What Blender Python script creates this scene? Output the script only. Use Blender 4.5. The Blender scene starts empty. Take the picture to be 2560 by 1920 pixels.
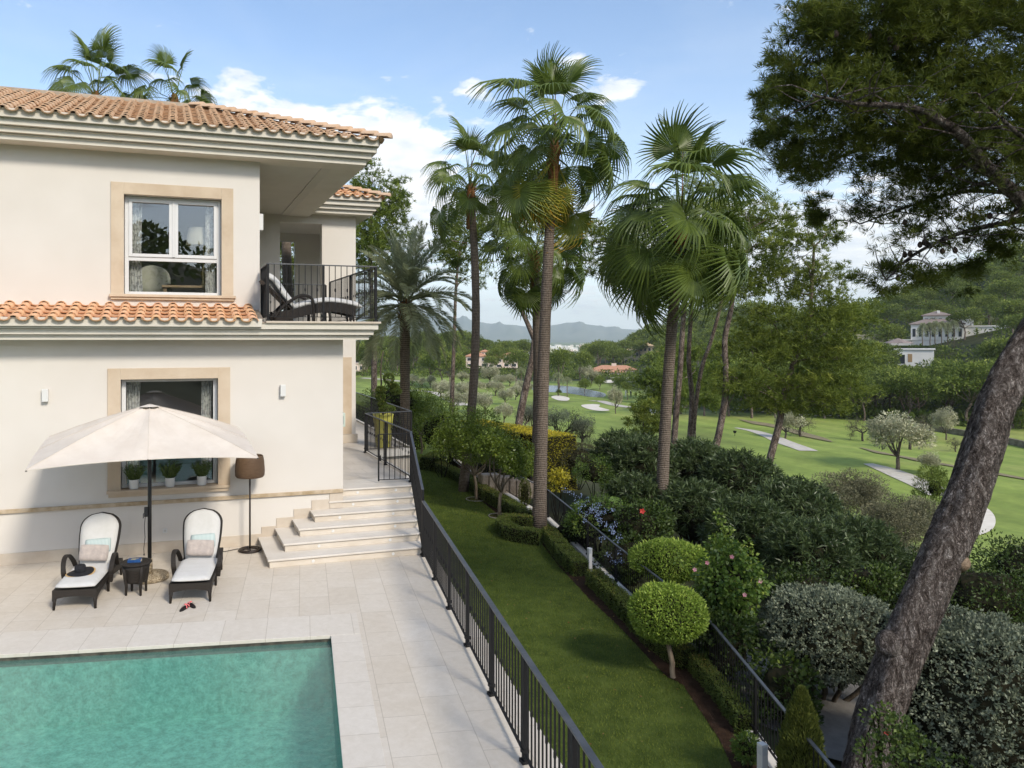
import bpy, bmesh, math, random
import numpy as np
from mathutils import Vector, Matrix
R = math.radians
C = bpy.context.scene.collection
SC = bpy.context.scene

# ------------------------------------------------------------------ camera, world, sun, exposure
CAM_H, YAW, FPX, CXP, HYP = 4.2, R(18.0), 1900.0, 1050.0, 848.0     # surveyed on the 2560x1920 photograph
cam_d = bpy.data.cameras.new('camera'); cam = bpy.data.objects.new('camera', cam_d); C.objects.link(cam)
cam.location = (0, 0, CAM_H); cam.rotation_euler = (R(90), 0, -YAW)
cam_d.sensor_width = 36.0; cam_d.lens = 36.0 * FPX / 2560.0
cam_d.shift_x = (1280.0 - CXP) / 2560.0; cam_d.shift_y = -(960.0 - HYP) / 2560.0
cam_d.clip_start = 0.1; cam_d.clip_end = 60000.0
SC.camera = cam

SUN_AZ, SUN_EL = R(17.0), R(38.0)           # sun behind the camera, to the right
to_sun = Vector((math.sin(SUN_AZ) * math.cos(SUN_EL), -math.cos(SUN_AZ) * math.cos(SUN_EL), math.sin(SUN_EL)))
sd = bpy.data.lights.new('sun', 'SUN'); sun = bpy.data.objects.new('sun', sd); C.objects.link(sun)
sun.rotation_euler = (-to_sun).to_track_quat('-Z', 'Y').to_euler(); sun.location = to_sun * 50
sd.energy = 1.5; sd.angle = R(11.0); sd.color = (1.0, 0.92, 0.80)

W = bpy.data.worlds.new('World'); SC.world = W; W.use_nodes = True
def build_world():
    nt = W.node_tree; N = nt.nodes; L = nt.links
    for n in list(N): N.remove(n)
    def nd(t, **k):
        n = N.new(t)
        for a, b in k.items(): setattr(n, a, b)
        return n
    def math_(op, a, b=None, clamp=False):
        n = nd('ShaderNodeMath', operation=op, use_clamp=clamp)
        for i, v in enumerate((a, b)):
            if v is None: continue
            if isinstance(v, (int, float)): n.inputs[i].default_value = v
            else: L.new(v, n.inputs[i])
        return n.outputs[0]
    sky = nd('ShaderNodeTexSky', sky_type='NISHITA')
    sky.sun_disc = False; sky.sun_elevation = SUN_EL; sky.sun_rotation = math.pi - SUN_AZ
    sky.air_density = 1.0; sky.dust_density = 1.0; sky.ozone_density = 2.2; sky.altitude = 50
    tc = nd('ShaderNodeTexCoord')
    sep = nd('ShaderNodeSeparateXYZ'); L.new(tc.outputs['Generated'], sep.inputs[0])
    x, y, z = sep.outputs
    zz = math_('ADD', math_('MAXIMUM', z, 0.0), 0.16)
    px = math_('DIVIDE', x, zz); py = math_('DIVIDE', y, zz)
    cmb = nd('ShaderNodeCombineXYZ'); L.new(px, cmb.inputs[0]); L.new(py, cmb.inputs[1])
    def fbm(scale, detail, rough, dist, off):
        mp = nd('ShaderNodeMapping'); mp.inputs['Location'].default_value = off
        L.new(cmb.outputs[0], mp.inputs[0])
        n = nd('ShaderNodeTexNoise'); n.inputs['Scale'].default_value = scale; n.inputs['Detail'].default_value = detail
        n.inputs['Roughness'].default_value = rough; n.inputs['Distortion'].default_value = dist
        L.new(mp.outputs[0], n.inputs['Vector']); return n.outputs[0]
    # cumulus banks stand in certain quarters of the sky (azimuth, height, spread)
    def bank(az, el, sa, se, k):
        d = Vector((math.sin(R(az)) * math.cos(R(el)), math.cos(R(az)) * math.cos(R(el)), math.sin(R(el))))
        rt = Vector((math.cos(R(az)), -math.sin(R(az)), 0)); up = rt.cross(d)
        def dot(v):
            n = nd('ShaderNodeVectorMath', operation='DOT_PRODUCT'); L.new(tc.outputs['Generated'], n.inputs[0]); n.inputs[1].default_value = v
            return n.outputs['Value']
        a = math_('DIVIDE', dot(rt), math.sin(R(sa))); b = math_('DIVIDE', dot(up), math.sin(R(se)))
        q = math_('ADD', math_('MULTIPLY', a, a), math_('MULTIPLY', b, b))
        g = math_('POWER', 2.718, math_('MULTIPLY', q, -1.0))
        g = math_('MULTIPLY', g, math_('GREATER_THAN', dot(d), 0.0))
        return math_('MULTIPLY', g, k)
    banks = None
    for b in ((8.6, 15.5, 5.0, 2.2, .38), (14.8, 14.0, 3.6, 2.8, .42), (17.6, 10.0, 2.8, 4.6, .40), (22.6, 18.2, 1.9, 1.7, .27), (29.8, 19.2, 2.0, 2.2, .27),
              (33.0, 17.2, 1.4, 1.0, .27), (-9, 25, 9, 3, .10), (21, 14, 4, 3, .14), (48.5, 6.0, 9, 4.0, .36), (28, 4, 16, 4.0, .17), (25, 9.5, 5, 1.6, .26), (36, 8.0, 5, 2.2, .27), (2.5, 17.8, 3.0, 1.6, .26),
              (120, 25, 50, 12, .25), (200, 30, 60, 14, .2), (-90, 30, 40, 14, .22)):
        g = bank(*b); banks = g if banks is None else math_('ADD', banks, g)
    nz = fbm(6.5, 12, .60, .25, (3.1, 1.7, 0))
    c = math_('ADD', math_('SUBTRACT', nz, .665), banks)
    dens = math_('MULTIPLY', c, 8.0, True)
    thin = math_('MULTIPLY', math_('MULTIPLY', math_('SUBTRACT', fbm(1.1, 6, .6, 1.2, (8, 2, 0)), .42), 1.3, True), .3)
    dens = math_('MAXIMUM', dens, thin)
    # pale band low over the horizon
    low = math_('MULTIPLY', math_('POWER', math_('SUBTRACT', 1.0, math_('MINIMUM', math_('MULTIPLY', math_('MAXIMUM', z, 0.0), 2.0), 1.0)), 2.8), .88)
    shade = fbm(9, 5, .5, 0, (5, 9, 0))
    cw = nd('ShaderNodeMixRGB'); cw.inputs[1].default_value = (.70, .76, .84, 1); cw.inputs[2].default_value = (1.0, 1.0, 1.0, 1)
    L.new(math_('MULTIPLY', math_('SUBTRACT', shade, .3), 3.0, True), cw.inputs[0])
    bg = nd('ShaderNodeBackground'); bg.inputs['Strength'].default_value = SKY_K; L.new(sky.outputs[0], bg.inputs['Color'])
    bl = nd('ShaderNodeBackground'); bl.inputs['Strength'].default_value = LOW_K; bl.inputs['Color'].default_value = (.90, .95, 1.0, 1)
    bc = nd('ShaderNodeBackground'); bc.inputs['Strength'].default_value = CLOUD_K; L.new(cw.outputs[0], bc.inputs['Color'])
    m0 = nd('ShaderNodeMixShader'); L.new(low, m0.inputs[0]); L.new(bg.outputs[0], m0.inputs[1]); L.new(bl.outputs[0], m0.inputs[2])
    m1 = nd('ShaderNodeMixShader'); L.new(dens, m1.inputs[0]); L.new(m0.outputs[0], m1.inputs[1]); L.new(bc.outputs[0], m1.inputs[2])
    out = nd('ShaderNodeOutputWorld'); L.new(m1.outputs[0], out.inputs[0])
HAZE = True
SKY_K, LOW_K, CLOUD_K = 0.103, 0.62, 0.56
build_world()
SC.view_settings.view_transform = 'Standard'; SC.view_settings.look = 'None'
SC.view_settings.exposure = 1.2; SC.view_settings.gamma = 1.0
cy = SC.cycles
cy.max_bounces = 7; cy.diffuse_bounces = 3; cy.glossy_bounces = 3; cy.transmission_bounces = 4; cy.volume_bounces = 2; cy.transparent_max_bounces = 12
cy.caustics_reflective = False; cy.caustics_refractive = False; cy.use_denoising = True

# ------------------------------------------------------------------ surveying: where a sight line meets the place
_f = np.array([math.sin(YAW), math.cos(YAW), 0.0]); _r = np.array([math.cos(YAW), -math.sin(YAW), 0.0])
def sight(sx, sy):
    return _f + _r * ((sx - CXP) / FPX) + np.array([0, 0, (HYP - sy) / FPX])
def at_d(sx, sy, d): return np.array([0, 0, CAM_H]) + sight(sx, sy) * d
def at_z(sx, sy, z):
    v = sight(sx, sy); return np.array([0, 0, CAM_H]) + v * ((z - CAM_H) / v[2])
def at_y(sx, sy, y):
    v = sight(sx, sy); return np.array([0, 0, CAM_H]) + v * (y / v[1])
def sm(a, b, x):
    t = np.clip((np.asarray(x, float) - a) / (b - a), 0, 1); return t * t * (3 - 2 * t)
def terrain(x, y):
    x = np.asarray(x, float); y = np.asarray(y, float)
    s = (x - 7.29) * .968 - (y - 6.92) * .2514
    b = (y - 44.0)
    k = .12
    dist = np.log(np.exp(np.clip(s * k, -40, 40)) + np.exp(np.clip(b * k, -40, 40))) / k
    rho = np.hypot(x, y); az = np.degrees(np.arctan2(x, y))
    z = -1.95 - .35 * sm(0, 3, dist) - 8.5 * sm(3, 42, dist)
    und = .5 * np.sin(x * .045 + 1.3) * np.sin(y * .038 + .4) + .3 * np.sin(x * .11 + y * .07)
    z = z + und * sm(45, 90, rho)
    k2 = np.interp(az, [33, 36, 42, 48.6, 56.5, 70], [0, .02, .055, .10, .20, .22]) * (1 - sm(95, 130, az)) * sm(-1, 1, y)
    z = z + k2 * np.clip(rho - 190, 0, 260)
    z = z + 26 * np.exp(-((az - 39.0) / 4.8) ** 2 - ((rho - 560) / 80.0) ** 2)
    z = z + 7 * np.exp(-((az - 20.0) / 7.0) ** 2 - ((rho - 430) / 90.0) ** 2)
    z = z - 22 * sm(650, 1500, rho) * (1 - sm(45, 55, az) * (1 - sm(95, 130, az)))
    back = sm(40, 190, -y - 10) * 38 * (1 - .25 * np.sin(x * .02 + .6) * np.sin(x * .05))
    return z + back
def on_land(sx, sy):
    v = sight(sx, sy); o = np.array([0, 0, CAM_H]); t = 10.0
    while t < 4000:
        p = o + v * t
        if p[2] < terrain(p[0], p[1]): break
        t *= 1.01
    a, c = t / 1.01, t
    for _ in range(20):
        m = .5 * (a + c); p = o + v * m
        if p[2] < terrain(p[0], p[1]): c = m
        else: a = m
    p = o + v * c; p[2] = float(terrain(p[0], p[1])); return p

# ------------------------------------------------------------------ helpers: meshes
class MB:
    def __init__(s): s.v = []; s.f = []; s.t = []; s.cur = 0.5
    def add(s, vs, fs):
        o = len(s.v); s.v.extend([tuple(map(float, p)) for p in vs]); s.f.extend([tuple(i + o for i in f) for f in fs])
        s.t.extend([s.cur] * len(vs)); return s
    def box(s, a, b, M=None, taper=0.0):
        x0, y0, z0 = a; x1, y1, z1 = b
        vs = [(x0, y0, z0), (x1, y0, z0), (x1, y1, z0), (x0, y1, z0), (x0, y0, z1), (x1, y0, z1), (x1, y1, z1), (x0, y1, z1)]
        if taper:
            cx, cy_ = (x0 + x1) / 2, (y0 + y1) / 2
            vs = [(cx + (p[0] - cx) * (1 - taper), cy_ + (p[1] - cy_) * (1 - taper), p[2]) if i < 4 else p for i, p in enumerate(vs)]
        if M is not None: vs = [tuple(M @ Vector(p)) for p in vs]
        return s.add(vs, [(0, 3, 2, 1), (4, 5, 6, 7), (0, 1, 5, 4), (1, 2, 6, 5), (2, 3, 7, 6), (3, 0, 4, 7)])
    def bar(s, p, q, w, h=None, up=(0, 0, 1)):
        """a square bar from p to q"""
        h = h or w; p = Vector(p); q = Vector(q); d = (q - p).normalized(); u = Vector(up)
        if abs(d.dot(u)) > .98: u = Vector((0, 1, 0))
        sd_ = d.cross(u).normalized(); u = sd_.cross(d).normalized()
        vs = []
        for c in (p, q):
            for a, b in ((-1, -1), (1, -1), (1, 1), (-1, 1)): vs.append(c + sd_ * (a * w / 2) + u * (b * h / 2))
        return s.add(vs, [(0, 3, 2, 1), (4, 5, 6, 7), (0, 1, 5, 4), (1, 2, 6, 5), (2, 3, 7, 6), (3, 0, 4, 7)])
    def tube(s, pts, rad, n=8, cap=True, flat=1.0, jit=0.0, rng=None):
        pts = [Vector(p) for p in pts]; m = len(pts)
        if not hasattr(rad, '__len__'): rad = [rad] * m
        t0 = (pts[1] - pts[0]).normalized(); a = Vector((1, 0, 0)) if abs(t0.x) < .8 else Vector((0, 1, 0))
        nrm = (a - t0 * a.dot(t0)).normalized(); vs = []
        for i, p in enumerate(pts):
            t = (pts[min(i + 1, m - 1)] - pts[max(i - 1, 0)]).normalized()
            nrm = (nrm - t * nrm.dot(t)).normalized(); b = t.cross(nrm)
            for k in range(n):
                an = 2 * math.pi * k / n; rr = rad[i] * (1 + (rng.uniform(-jit, jit) if rng else 0))
                vs.append(p + nrm * (math.cos(an) * rr) + b * (math.sin(an) * rr * flat))
        fs = [(i * n + k, i * n + (k + 1) % n, (i + 1) * n + (k + 1) % n, (i + 1) * n + k) for i in range(m - 1) for k in range(n)]
        if cap: fs += [tuple(range(n - 1, -1, -1)), tuple((m - 1) * n + k for k in range(n))]
        return s.add(vs, fs)
    def lathe(s, prof, n=20, c=(0, 0, 0), cap=True):
        vs = []; m = len(prof)
        for r, z in prof:
            for k in range(n):
                an = 2 * math.pi * k / n; vs.append((c[0] + r * math.cos(an), c[1] + r * math.sin(an), c[2] + z))
        fs = [(i * n + k, i * n + (k + 1) % n, (i + 1) * n + (k + 1) % n, (i + 1) * n + k) for i in range(m - 1) for k in range(n)]
        if cap: fs += [tuple(range(n - 1, -1, -1)), tuple((m - 1) * n + k for k in range(n))]
        return s.add(vs, fs)
    def prism(s, poly, z0, z1):
        n = len(poly)
        vs = [(p[0], p[1], z0) for p in poly] + [(p[0], p[1], z1) for p in poly]
        return s.add(vs, [tuple(range(n - 1, -1, -1)), tuple(range(n, 2 * n))] + [(i, (i + 1) % n, n + (i + 1) % n, n + i) for i in range(n)])
    def mesh(s, name, smooth=False, bevel=0.0, seg=2):
        me = bpy.data.meshes.new(name); me.from_pydata(s.v, [], s.f); me.update()
        a = me.attributes.new('tint', 'FLOAT', 'POINT'); a.data.foreach_set('value', np.array(s.t, np.float32))
        if bevel:
            bm = bmesh.new(); bm.from_mesh(me)
            es = [e for e in bm.edges if len(e.link_faces) == 2 and e.calc_face_angle(0) > .6]
            bmesh.ops.bevel(bm, geom=es, offset=bevel, segments=seg, profile=.6, affect='EDGES', clamp_overlap=True)
            bm.to_mesh(me); bm.free()
        if smooth: me.polygons.foreach_set('use_smooth', np.ones(len(me.polygons), bool))
        return me
def quads_mesh(name, V, tint=None, smooth=False):
    """V: (n,4,3) loose quads (leaves, blades)"""
    V = np.ascontiguousarray(V, np.float32); n = len(V); me = bpy.data.meshes.new(name)
    me.vertices.add(n * 4); me.vertices.foreach_set('co', V.ravel())
    me.loops.add(n * 4); me.loops.foreach_set('vertex_index', np.arange(n * 4, dtype=np.int32))
    me.polygons.add(n); me.polygons.foreach_set('loop_start', np.arange(0, n * 4, 4, dtype=np.int32))
    me.update(calc_edges=True)
    a = me.attributes.new('tint', 'FLOAT', 'POINT')
    tint = np.full(n, .5) if tint is None else tint
    a.data.foreach_set('value', np.repeat(tint, 4).astype(np.float32))
    return me
def grid_mesh(name, V, closed_u=False):
    """V: (m,n,3) sheet"""
    m, n = V.shape[:2]; idx = np.arange(m * n).reshape(m, n); fs = []
    a = idx[:-1, :-1].ravel(); b = idx[1:, :-1].ravel(); c = idx[1:, 1:].ravel(); d = idx[:-1, 1:].ravel()
    me = bpy.data.meshes.new(name); me.from_pydata(V.reshape(-1, 3).tolist(), [], np.stack([a, b, c, d], 1).tolist()); me.update()
    me.polygons.foreach_set('use_smooth', np.ones(len(me.polygons), bool)); return me
def unit(a): return a / (np.linalg.norm(a, axis=-1, keepdims=True) + 1e-9)
def leaf_quads(rng, P, D, L, Wd, droop=0.0, mid=.45):
    n = len(P); L = np.broadcast_to(np.asarray(L, float), (n,))[:, None]; Wd = np.broadcast_to(np.asarray(Wd, float), (n,))[:, None]
    S = unit(np.cross(D, rng.normal(size=(n, 3))))
    tip = P + D * L; tip[:, 2] -= droop * L[:, 0]
    m = P + D * L * mid
    return np.stack([P, m + S * Wd / 2, tip, m - S * Wd / 2], 1)
def fill_poly(name, pts, z):
    me = bpy.data.meshes.new(name); bm = bmesh.new()
    vs = [bm.verts.new((p[0], p[1], z if not callable(z) else z(p[0], p[1]))) for p in pts]
    f = bm.faces.new(vs); bmesh.ops.triangulate(bm, faces=[f]); bmesh.ops.recalc_face_normals(bm, faces=bm.faces)
    for f in bm.faces:
        if f.normal.z < 0: f.normal_flip()
    bm.to_mesh(me); bm.free(); return me

# ------------------------------------------------------------------ helpers: objects
def world_of(o):
    b = o.matrix_basis.copy()
    return world_of(o.parent) @ o.matrix_parent_inverse @ b if o.parent else b
def obj(name, me, mat=None, parent=None, label=None, world=True):
    """one mesh object; with world=True the mesh is given in world coordinates even under a parent"""
    o = bpy.data.objects.new(name, me); C.objects.link(o)
    if mat is not None and not me.materials:
        me.materials.append(mat)
    if parent is not None:
        o.parent = parent
        if world:
            o.matrix_parent_inverse = world_of(parent).inverted()
    if label: o['label'] = label
    return o
def tag(o, label=None, cat=None, group=None, kind=None):
    if label: o['label'] = label
    if cat: o['category'] = cat
    if group: o['group'] = group
    if kind: o['kind'] = kind
    return o
def thing(name, loc, label, cat, group=None, rz=0.0):
    o = bpy.data.objects.new(name, None); C.objects.link(o); o.location = [float(v) for v in loc]; o.rotation_euler = (0, 0, rz)
    o.empty_display_size = .2
    return tag(o, label, cat, group)
def struct(name, me, mat): return tag(obj(name, me, mat), kind='structure')
def copy_tree(o, parent=None):
    c = o.copy(); C.objects.link(c)
    if parent is not None: c.parent = parent
    for ch in list(o.children): copy_tree(ch, c)
    return c
def place(o, loc, rz=0.0, s=1.0, label=None):
    o.location = [float(v) for v in loc]; o.rotation_euler = (0, 0, rz)
    o.scale = (s, s, s) if not hasattr(s, '__len__') else s
    if label: o['label'] = label
    return o

# ------------------------------------------------------------------ helpers: materials
def _nt(name):
    m = bpy.data.materials.new(name); m.use_nodes = True; nt = m.node_tree
    return m, nt, nt.nodes, nt.links, nt.nodes['Principled BSDF']
def _c(c): return (c[0], c[1], c[2], 1.0)
def mat(name, col, col2=None, rough=.6, scale=4.0, detail=6.0, contrast=(.35, .65), bump=0.0, bscale=60.0, spec=.4, metal=0.0, stretch=(1, 1, 1), tint=None, coat=0.0, sheen=0.0):
    m, nt, N, L, P = _nt(name)
    P.inputs['Roughness'].default_value = rough; P.inputs['Specular IOR Level'].default_value = spec; P.inputs['Metallic'].default_value = metal
    P.inputs['Coat Weight'].default_value = coat; P.inputs['Sheen Weight'].default_value = sheen
    tc = N.new('ShaderNodeTexCoord'); mp = N.new('ShaderNodeMapping'); mp.inputs['Scale'].default_value = stretch; L.new(tc.outputs['Object'], mp.inputs[0])
    if col2 is None: P.inputs['Base Color'].default_value = _c(col)
    else:
        nz = N.new('ShaderNodeTexNoise'); nz.inputs['Scale'].default_value = scale; nz.inputs['Detail'].default_value = detail; nz.inputs['Roughness'].default_value = .6
        L.new(mp.outputs[0], nz.inputs['Vector'])
        rp = N.new('ShaderNodeValToRGB'); rp.color_ramp.elements[0].position = contrast[0]; rp.color_ramp.elements[1].position = contrast[1]
        rp.color_ramp.elements[0].color = _c(col); rp.color_ramp.elements[1].color = _c(col2); L.new(nz.outputs[0], rp.inputs[0])
        src = rp.outputs[0]
        if tint is not None:
            at = N.new('ShaderNodeAttribute'); at.attribute_name = 'tint'
            mx = N.new('ShaderNodeMixRGB'); mx.inputs[2].default_value = _c(tint); L.new(at.outputs['Fac'], mx.inputs[0]); L.new(src, mx.inputs[1]); src = mx.outputs[0]
        L.new(src, P.inputs['Base Color'])
    if bump:
        nb = N.new('ShaderNodeTexNoise'); nb.inputs['Scale'].default_value = bscale; nb.inputs['Detail'].default_value = 5; L.new(mp.outputs[0], nb.inputs['Vector'])
        bp = N.new('ShaderNodeBump'); bp.inputs['Strength'].default_value = min(1, bump); bp.inputs['Distance'].default_value = .02 * max(1, bump); L.new(nb.outputs[0], bp.inputs['Height']); L.new(bp.outputs[0], P.inputs['Normal'])
    return m
def leafmat(name, c1, c2, rough=.5, trans=.3, spec=.35, c3=None, k=1.95):
    """leaves differ one from the next: the tint attribute runs from c1 to c2 (to c3 at 1)"""
    m, nt, N, L, P = _nt(name); c1, c2, c3 = [None if c is None else tuple(min(.85, v * k * q) for v, q in zip(c, (1.08, 1.0, .82) if k > 1 else (1, 1, 1))) for c in (c1, c2, c3)]
    at = N.new('ShaderNodeAttribute'); at.attribute_name = 'tint'
    rp = N.new('ShaderNodeValToRGB'); rp.color_ramp.elements[0].color = _c(c1); rp.color_ramp.elements[1].color = _c(c2)
    if c3 is not None:
        rp.color_ramp.elements[1].position = .8
        e = rp.color_ramp.elements.new(1.0); e.color = _c(c3)
    L.new(at.outputs['Fac'], rp.inputs[0]); L.new(rp.outputs[0], P.inputs['Base Color'])
    P.inputs['Roughness'].default_value = rough; P.inputs['Specular IOR Level'].default_value = spec
    tr = N.new('ShaderNodeBsdfTranslucent'); L.new(rp.outputs[0], tr.inputs['Color'])
    mx = N.new('ShaderNodeMixShader'); mx.inputs[0].default_value = trans
    L.new(P.outputs[0], mx.inputs[1]); L.new(tr.outputs[0], mx.inputs[2]); L.new(mx.outputs[0], N['Material Output'].inputs['Surface'])
    return m
def clear(name, tintc=(1, 1, 1), f0=.06, fk=1.0, rough=0.0, bump=0.0, bscale=8.0, gcol=(1, 1, 1), scatter_tint=None, bdist=.02, stretch=(1, 1, 1)):
    """see-through sheet with a mirror on top (glass panes, water)"""
    m, nt, N, L, P = _nt(name); N.remove(P)
    tr = N.new('ShaderNodeBsdfTransparent'); tr.inputs[0].default_value = _c(tintc)
    gl = N.new('ShaderNodeBsdfGlossy'); gl.inputs['Roughness'].default_value = rough; gl.inputs[0].default_value = _c(gcol)
    lw = N.new('ShaderNodeLayerWeight'); lw.inputs['Blend'].default_value = .5
    pw = N.new('ShaderNodeMath'); pw.operation = 'POWER'; pw.inputs[1].default_value = 4.0; L.new(lw.outputs['Facing'], pw.inputs[0])
    ma = N.new('ShaderNodeMath'); ma.operation = 'MULTIPLY_ADD'; ma.inputs[1].default_value = (1 - f0) * fk; ma.inputs[2].default_value = f0; ma.use_clamp = True; L.new(pw.outputs[0], ma.inputs[0])
    mx = N.new('ShaderNodeMixShader'); L.new(ma.outputs[0], mx.inputs[0]); L.new(tr.outputs[0], mx.inputs[1]); L.new(gl.outputs[0], mx.inputs[2])
    if scatter_tint:
        df = N.new('ShaderNodeBsdfDiffuse'); df.inputs[0].default_value = _c(scatter_tint[:3]); m2 = N.new('ShaderNodeMixShader'); m2.inputs[0].default_value = scatter_tint[3]
        L.new(tr.outputs[0], m2.inputs[1]); L.new(df.outputs[0], m2.inputs[2]); L.new(m2.outputs[0], mx.inputs[1])
    L.new(mx.outputs[0], N['Material Output'].inputs['Surface'])
    if bump:
        tc = N.new('ShaderNodeTexCoord'); mp = N.new('ShaderNodeMapping'); mp.inputs['Scale'].default_value = stretch; L.new(tc.outputs['Object'], mp.inputs[0])
        nz = N.new('ShaderNodeTexNoise'); nz.inputs['Scale'].default_value = bscale; nz.inputs['Detail'].default_value = 4; nz.inputs['Distortion'].default_value = .6; L.new(mp.outputs[0], nz.inputs['Vector'])
        bp = N.new('ShaderNodeBump'); bp.inputs['Strength'].default_value = bump; bp.inputs['Distance'].default_value = bdist; L.new(nz.outputs[0], bp.inputs['Height'])
        L.new(bp.outputs[0], gl.inputs['Normal']); L.new(bp.outputs[0], lw.inputs['Normal'])
    return m
# ------------------------------------------------------------------ materials of the setting
def ground_mat():
    m, nt, N, L, P = _nt('fairway_grass')
    P.inputs['Roughness'].default_value = .85; P.inputs['Specular IOR Level'].default_value = .15
    tc = N.new('ShaderNodeTexCoord')
    def noise(sc, det=5, ro=.6, st=(1, 1, 1)):
        mp = N.new('ShaderNodeMapping'); mp.inputs['Scale'].default_value = st; L.new(tc.outputs['Object'], mp.inputs[0])
        n = N.new('ShaderNodeTexNoise'); n.inputs['Scale'].default_value = sc; n.inputs['Detail'].default_value = det; n.inputs['Roughness'].default_value = ro; L.new(mp.outputs[0], n.inputs['Vector']); return n.outputs[0]
    def ramp(fac, stops):
        r = N.new('ShaderNodeValToRGB'); e = r.color_ramp.elements
        e[0].position, e[0].color = stops[0][0], _c(stops[0][1]); e[1].position, e[1].color = stops[-1][0], _c(stops[-1][1])
        for p, c in stops[1:-1]: k = e.new(p); k.color = _c(c)
        L.new(fac, r.inputs[0]); return r.outputs[0]
    base = ramp(noise(.035, 6, .62), [(.36, (.145, .175, .046)), (.46, (.205, .262, .060)), (.56, (.24, .305, .070)), (.68, (.29, .305, .095))])
    fine = ramp(noise(.9, 4), [(.3, (.72, .72, .72)), (.7, (1.2, 1.2, 1.15))])
    mx = N.new('ShaderNodeMixRGB'); mx.blend_type = 'MULTIPLY'; mx.inputs[0].default_value = .5; L.new(base, mx.inputs[1]); L.new(fine, mx.inputs[2])
    # mowing bands
    wv = N.new('ShaderNodeTexWave'); wv.inputs['Scale'].default_value = .055; wv.inputs['Distortion'].default_value = 3.5; wv.inputs['Detail'].default_value = 2; wv.inputs['Detail Scale'].default_value = .4; L.new(tc.outputs['Object'], wv.inputs[0])
    st = ramp(wv.outputs[1], [(.35, (.87, .90, .85)), (.65, (1.08, 1.07, 1.04))])
    m2 = N.new('ShaderNodeMixRGB'); m2.blend_type = 'MULTIPLY'; m2.inputs[0].default_value = .7; L.new(mx.outputs[0], m2.inputs[1]); L.new(st, m2.inputs[2])
    # scrub and leaf litter where the attribute says woodland / bank
    at = N.new('ShaderNodeAttribute'); at.attribute_name = 'tint'
    lit = ramp(noise(.35, 6), [(.35, (.028, .036, .014)), (.6, (.055, .060, .026)), (.72, (.10, .085, .05))])
    m3 = N.new('ShaderNodeMixRGB'); L.new(at.outputs['Fac'], m3.inputs[0]); L.new(m2.outputs[0], m3.inputs[1]); L.new(lit, m3.inputs[2])
    L.new(m3.outputs[0], P.inputs['Base Color'])
    bp = N.new('ShaderNodeBump'); bp.inputs['Strength'].default_value = .5; bp.inputs['Distance'].default_value = .05; L.new(noise(14, 3), bp.inputs['Height']); L.new(bp.outputs[0], P.inputs['Normal'])
    return m
def build_terrain():
    rho = np.concatenate([[0.5], np.arange(3, 60, 1.5), np.arange(60, 200, 4), np.arange(200, 520, 8), [540, 580, 640, 720, 850, 1000, 1300, 1800, 2600, 4000, 6000, 9000, 14000, 24000]])
    az = np.radians(np.concatenate([np.arange(-30, 75, .8), np.arange(75, 330.1, 5)]))
    Rr, A = np.meshgrid(rho, az, indexing='ij'); X = Rr * np.sin(A); Y = Rr * np.cos(A); Z = terrain(X, Y)
    me = grid_mesh('ground', np.stack([X, Y, Z], -1))
    azd = np.degrees(A); azd = np.where(azd > 180, azd - 360, azd)
    s = (X - 7.29) * .968 - (Y - 6.92) * .2514; b = Y - 44.0; dist = np.maximum(s, b)
    wood = sm(5, 1, np.abs(dist - 8) - 14) * 1.0                      # garden bank
    edge = 158 + 110 * sm(38, 30, azd) + 40 * sm(26, 16, azd)
    wood = np.maximum(wood, sm(0, 12, Rr - edge)); wood = np.maximum(wood, sm(-10, -25, Y))
    wood = np.maximum(wood, np.where((azd < 8), 1.0, 0.0) * sm(20, 26, Rr)); wood *= 1 - sm(480, 620, Rr) * .35
    a = me.attributes.new('tint', 'FLOAT', 'POINT'); a.data.foreach_set('value', wood.ravel().astype(np.float32))
    for p in me.polygons: pass
    struct('ground', me, ground_mat())
build_terrain()

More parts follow.
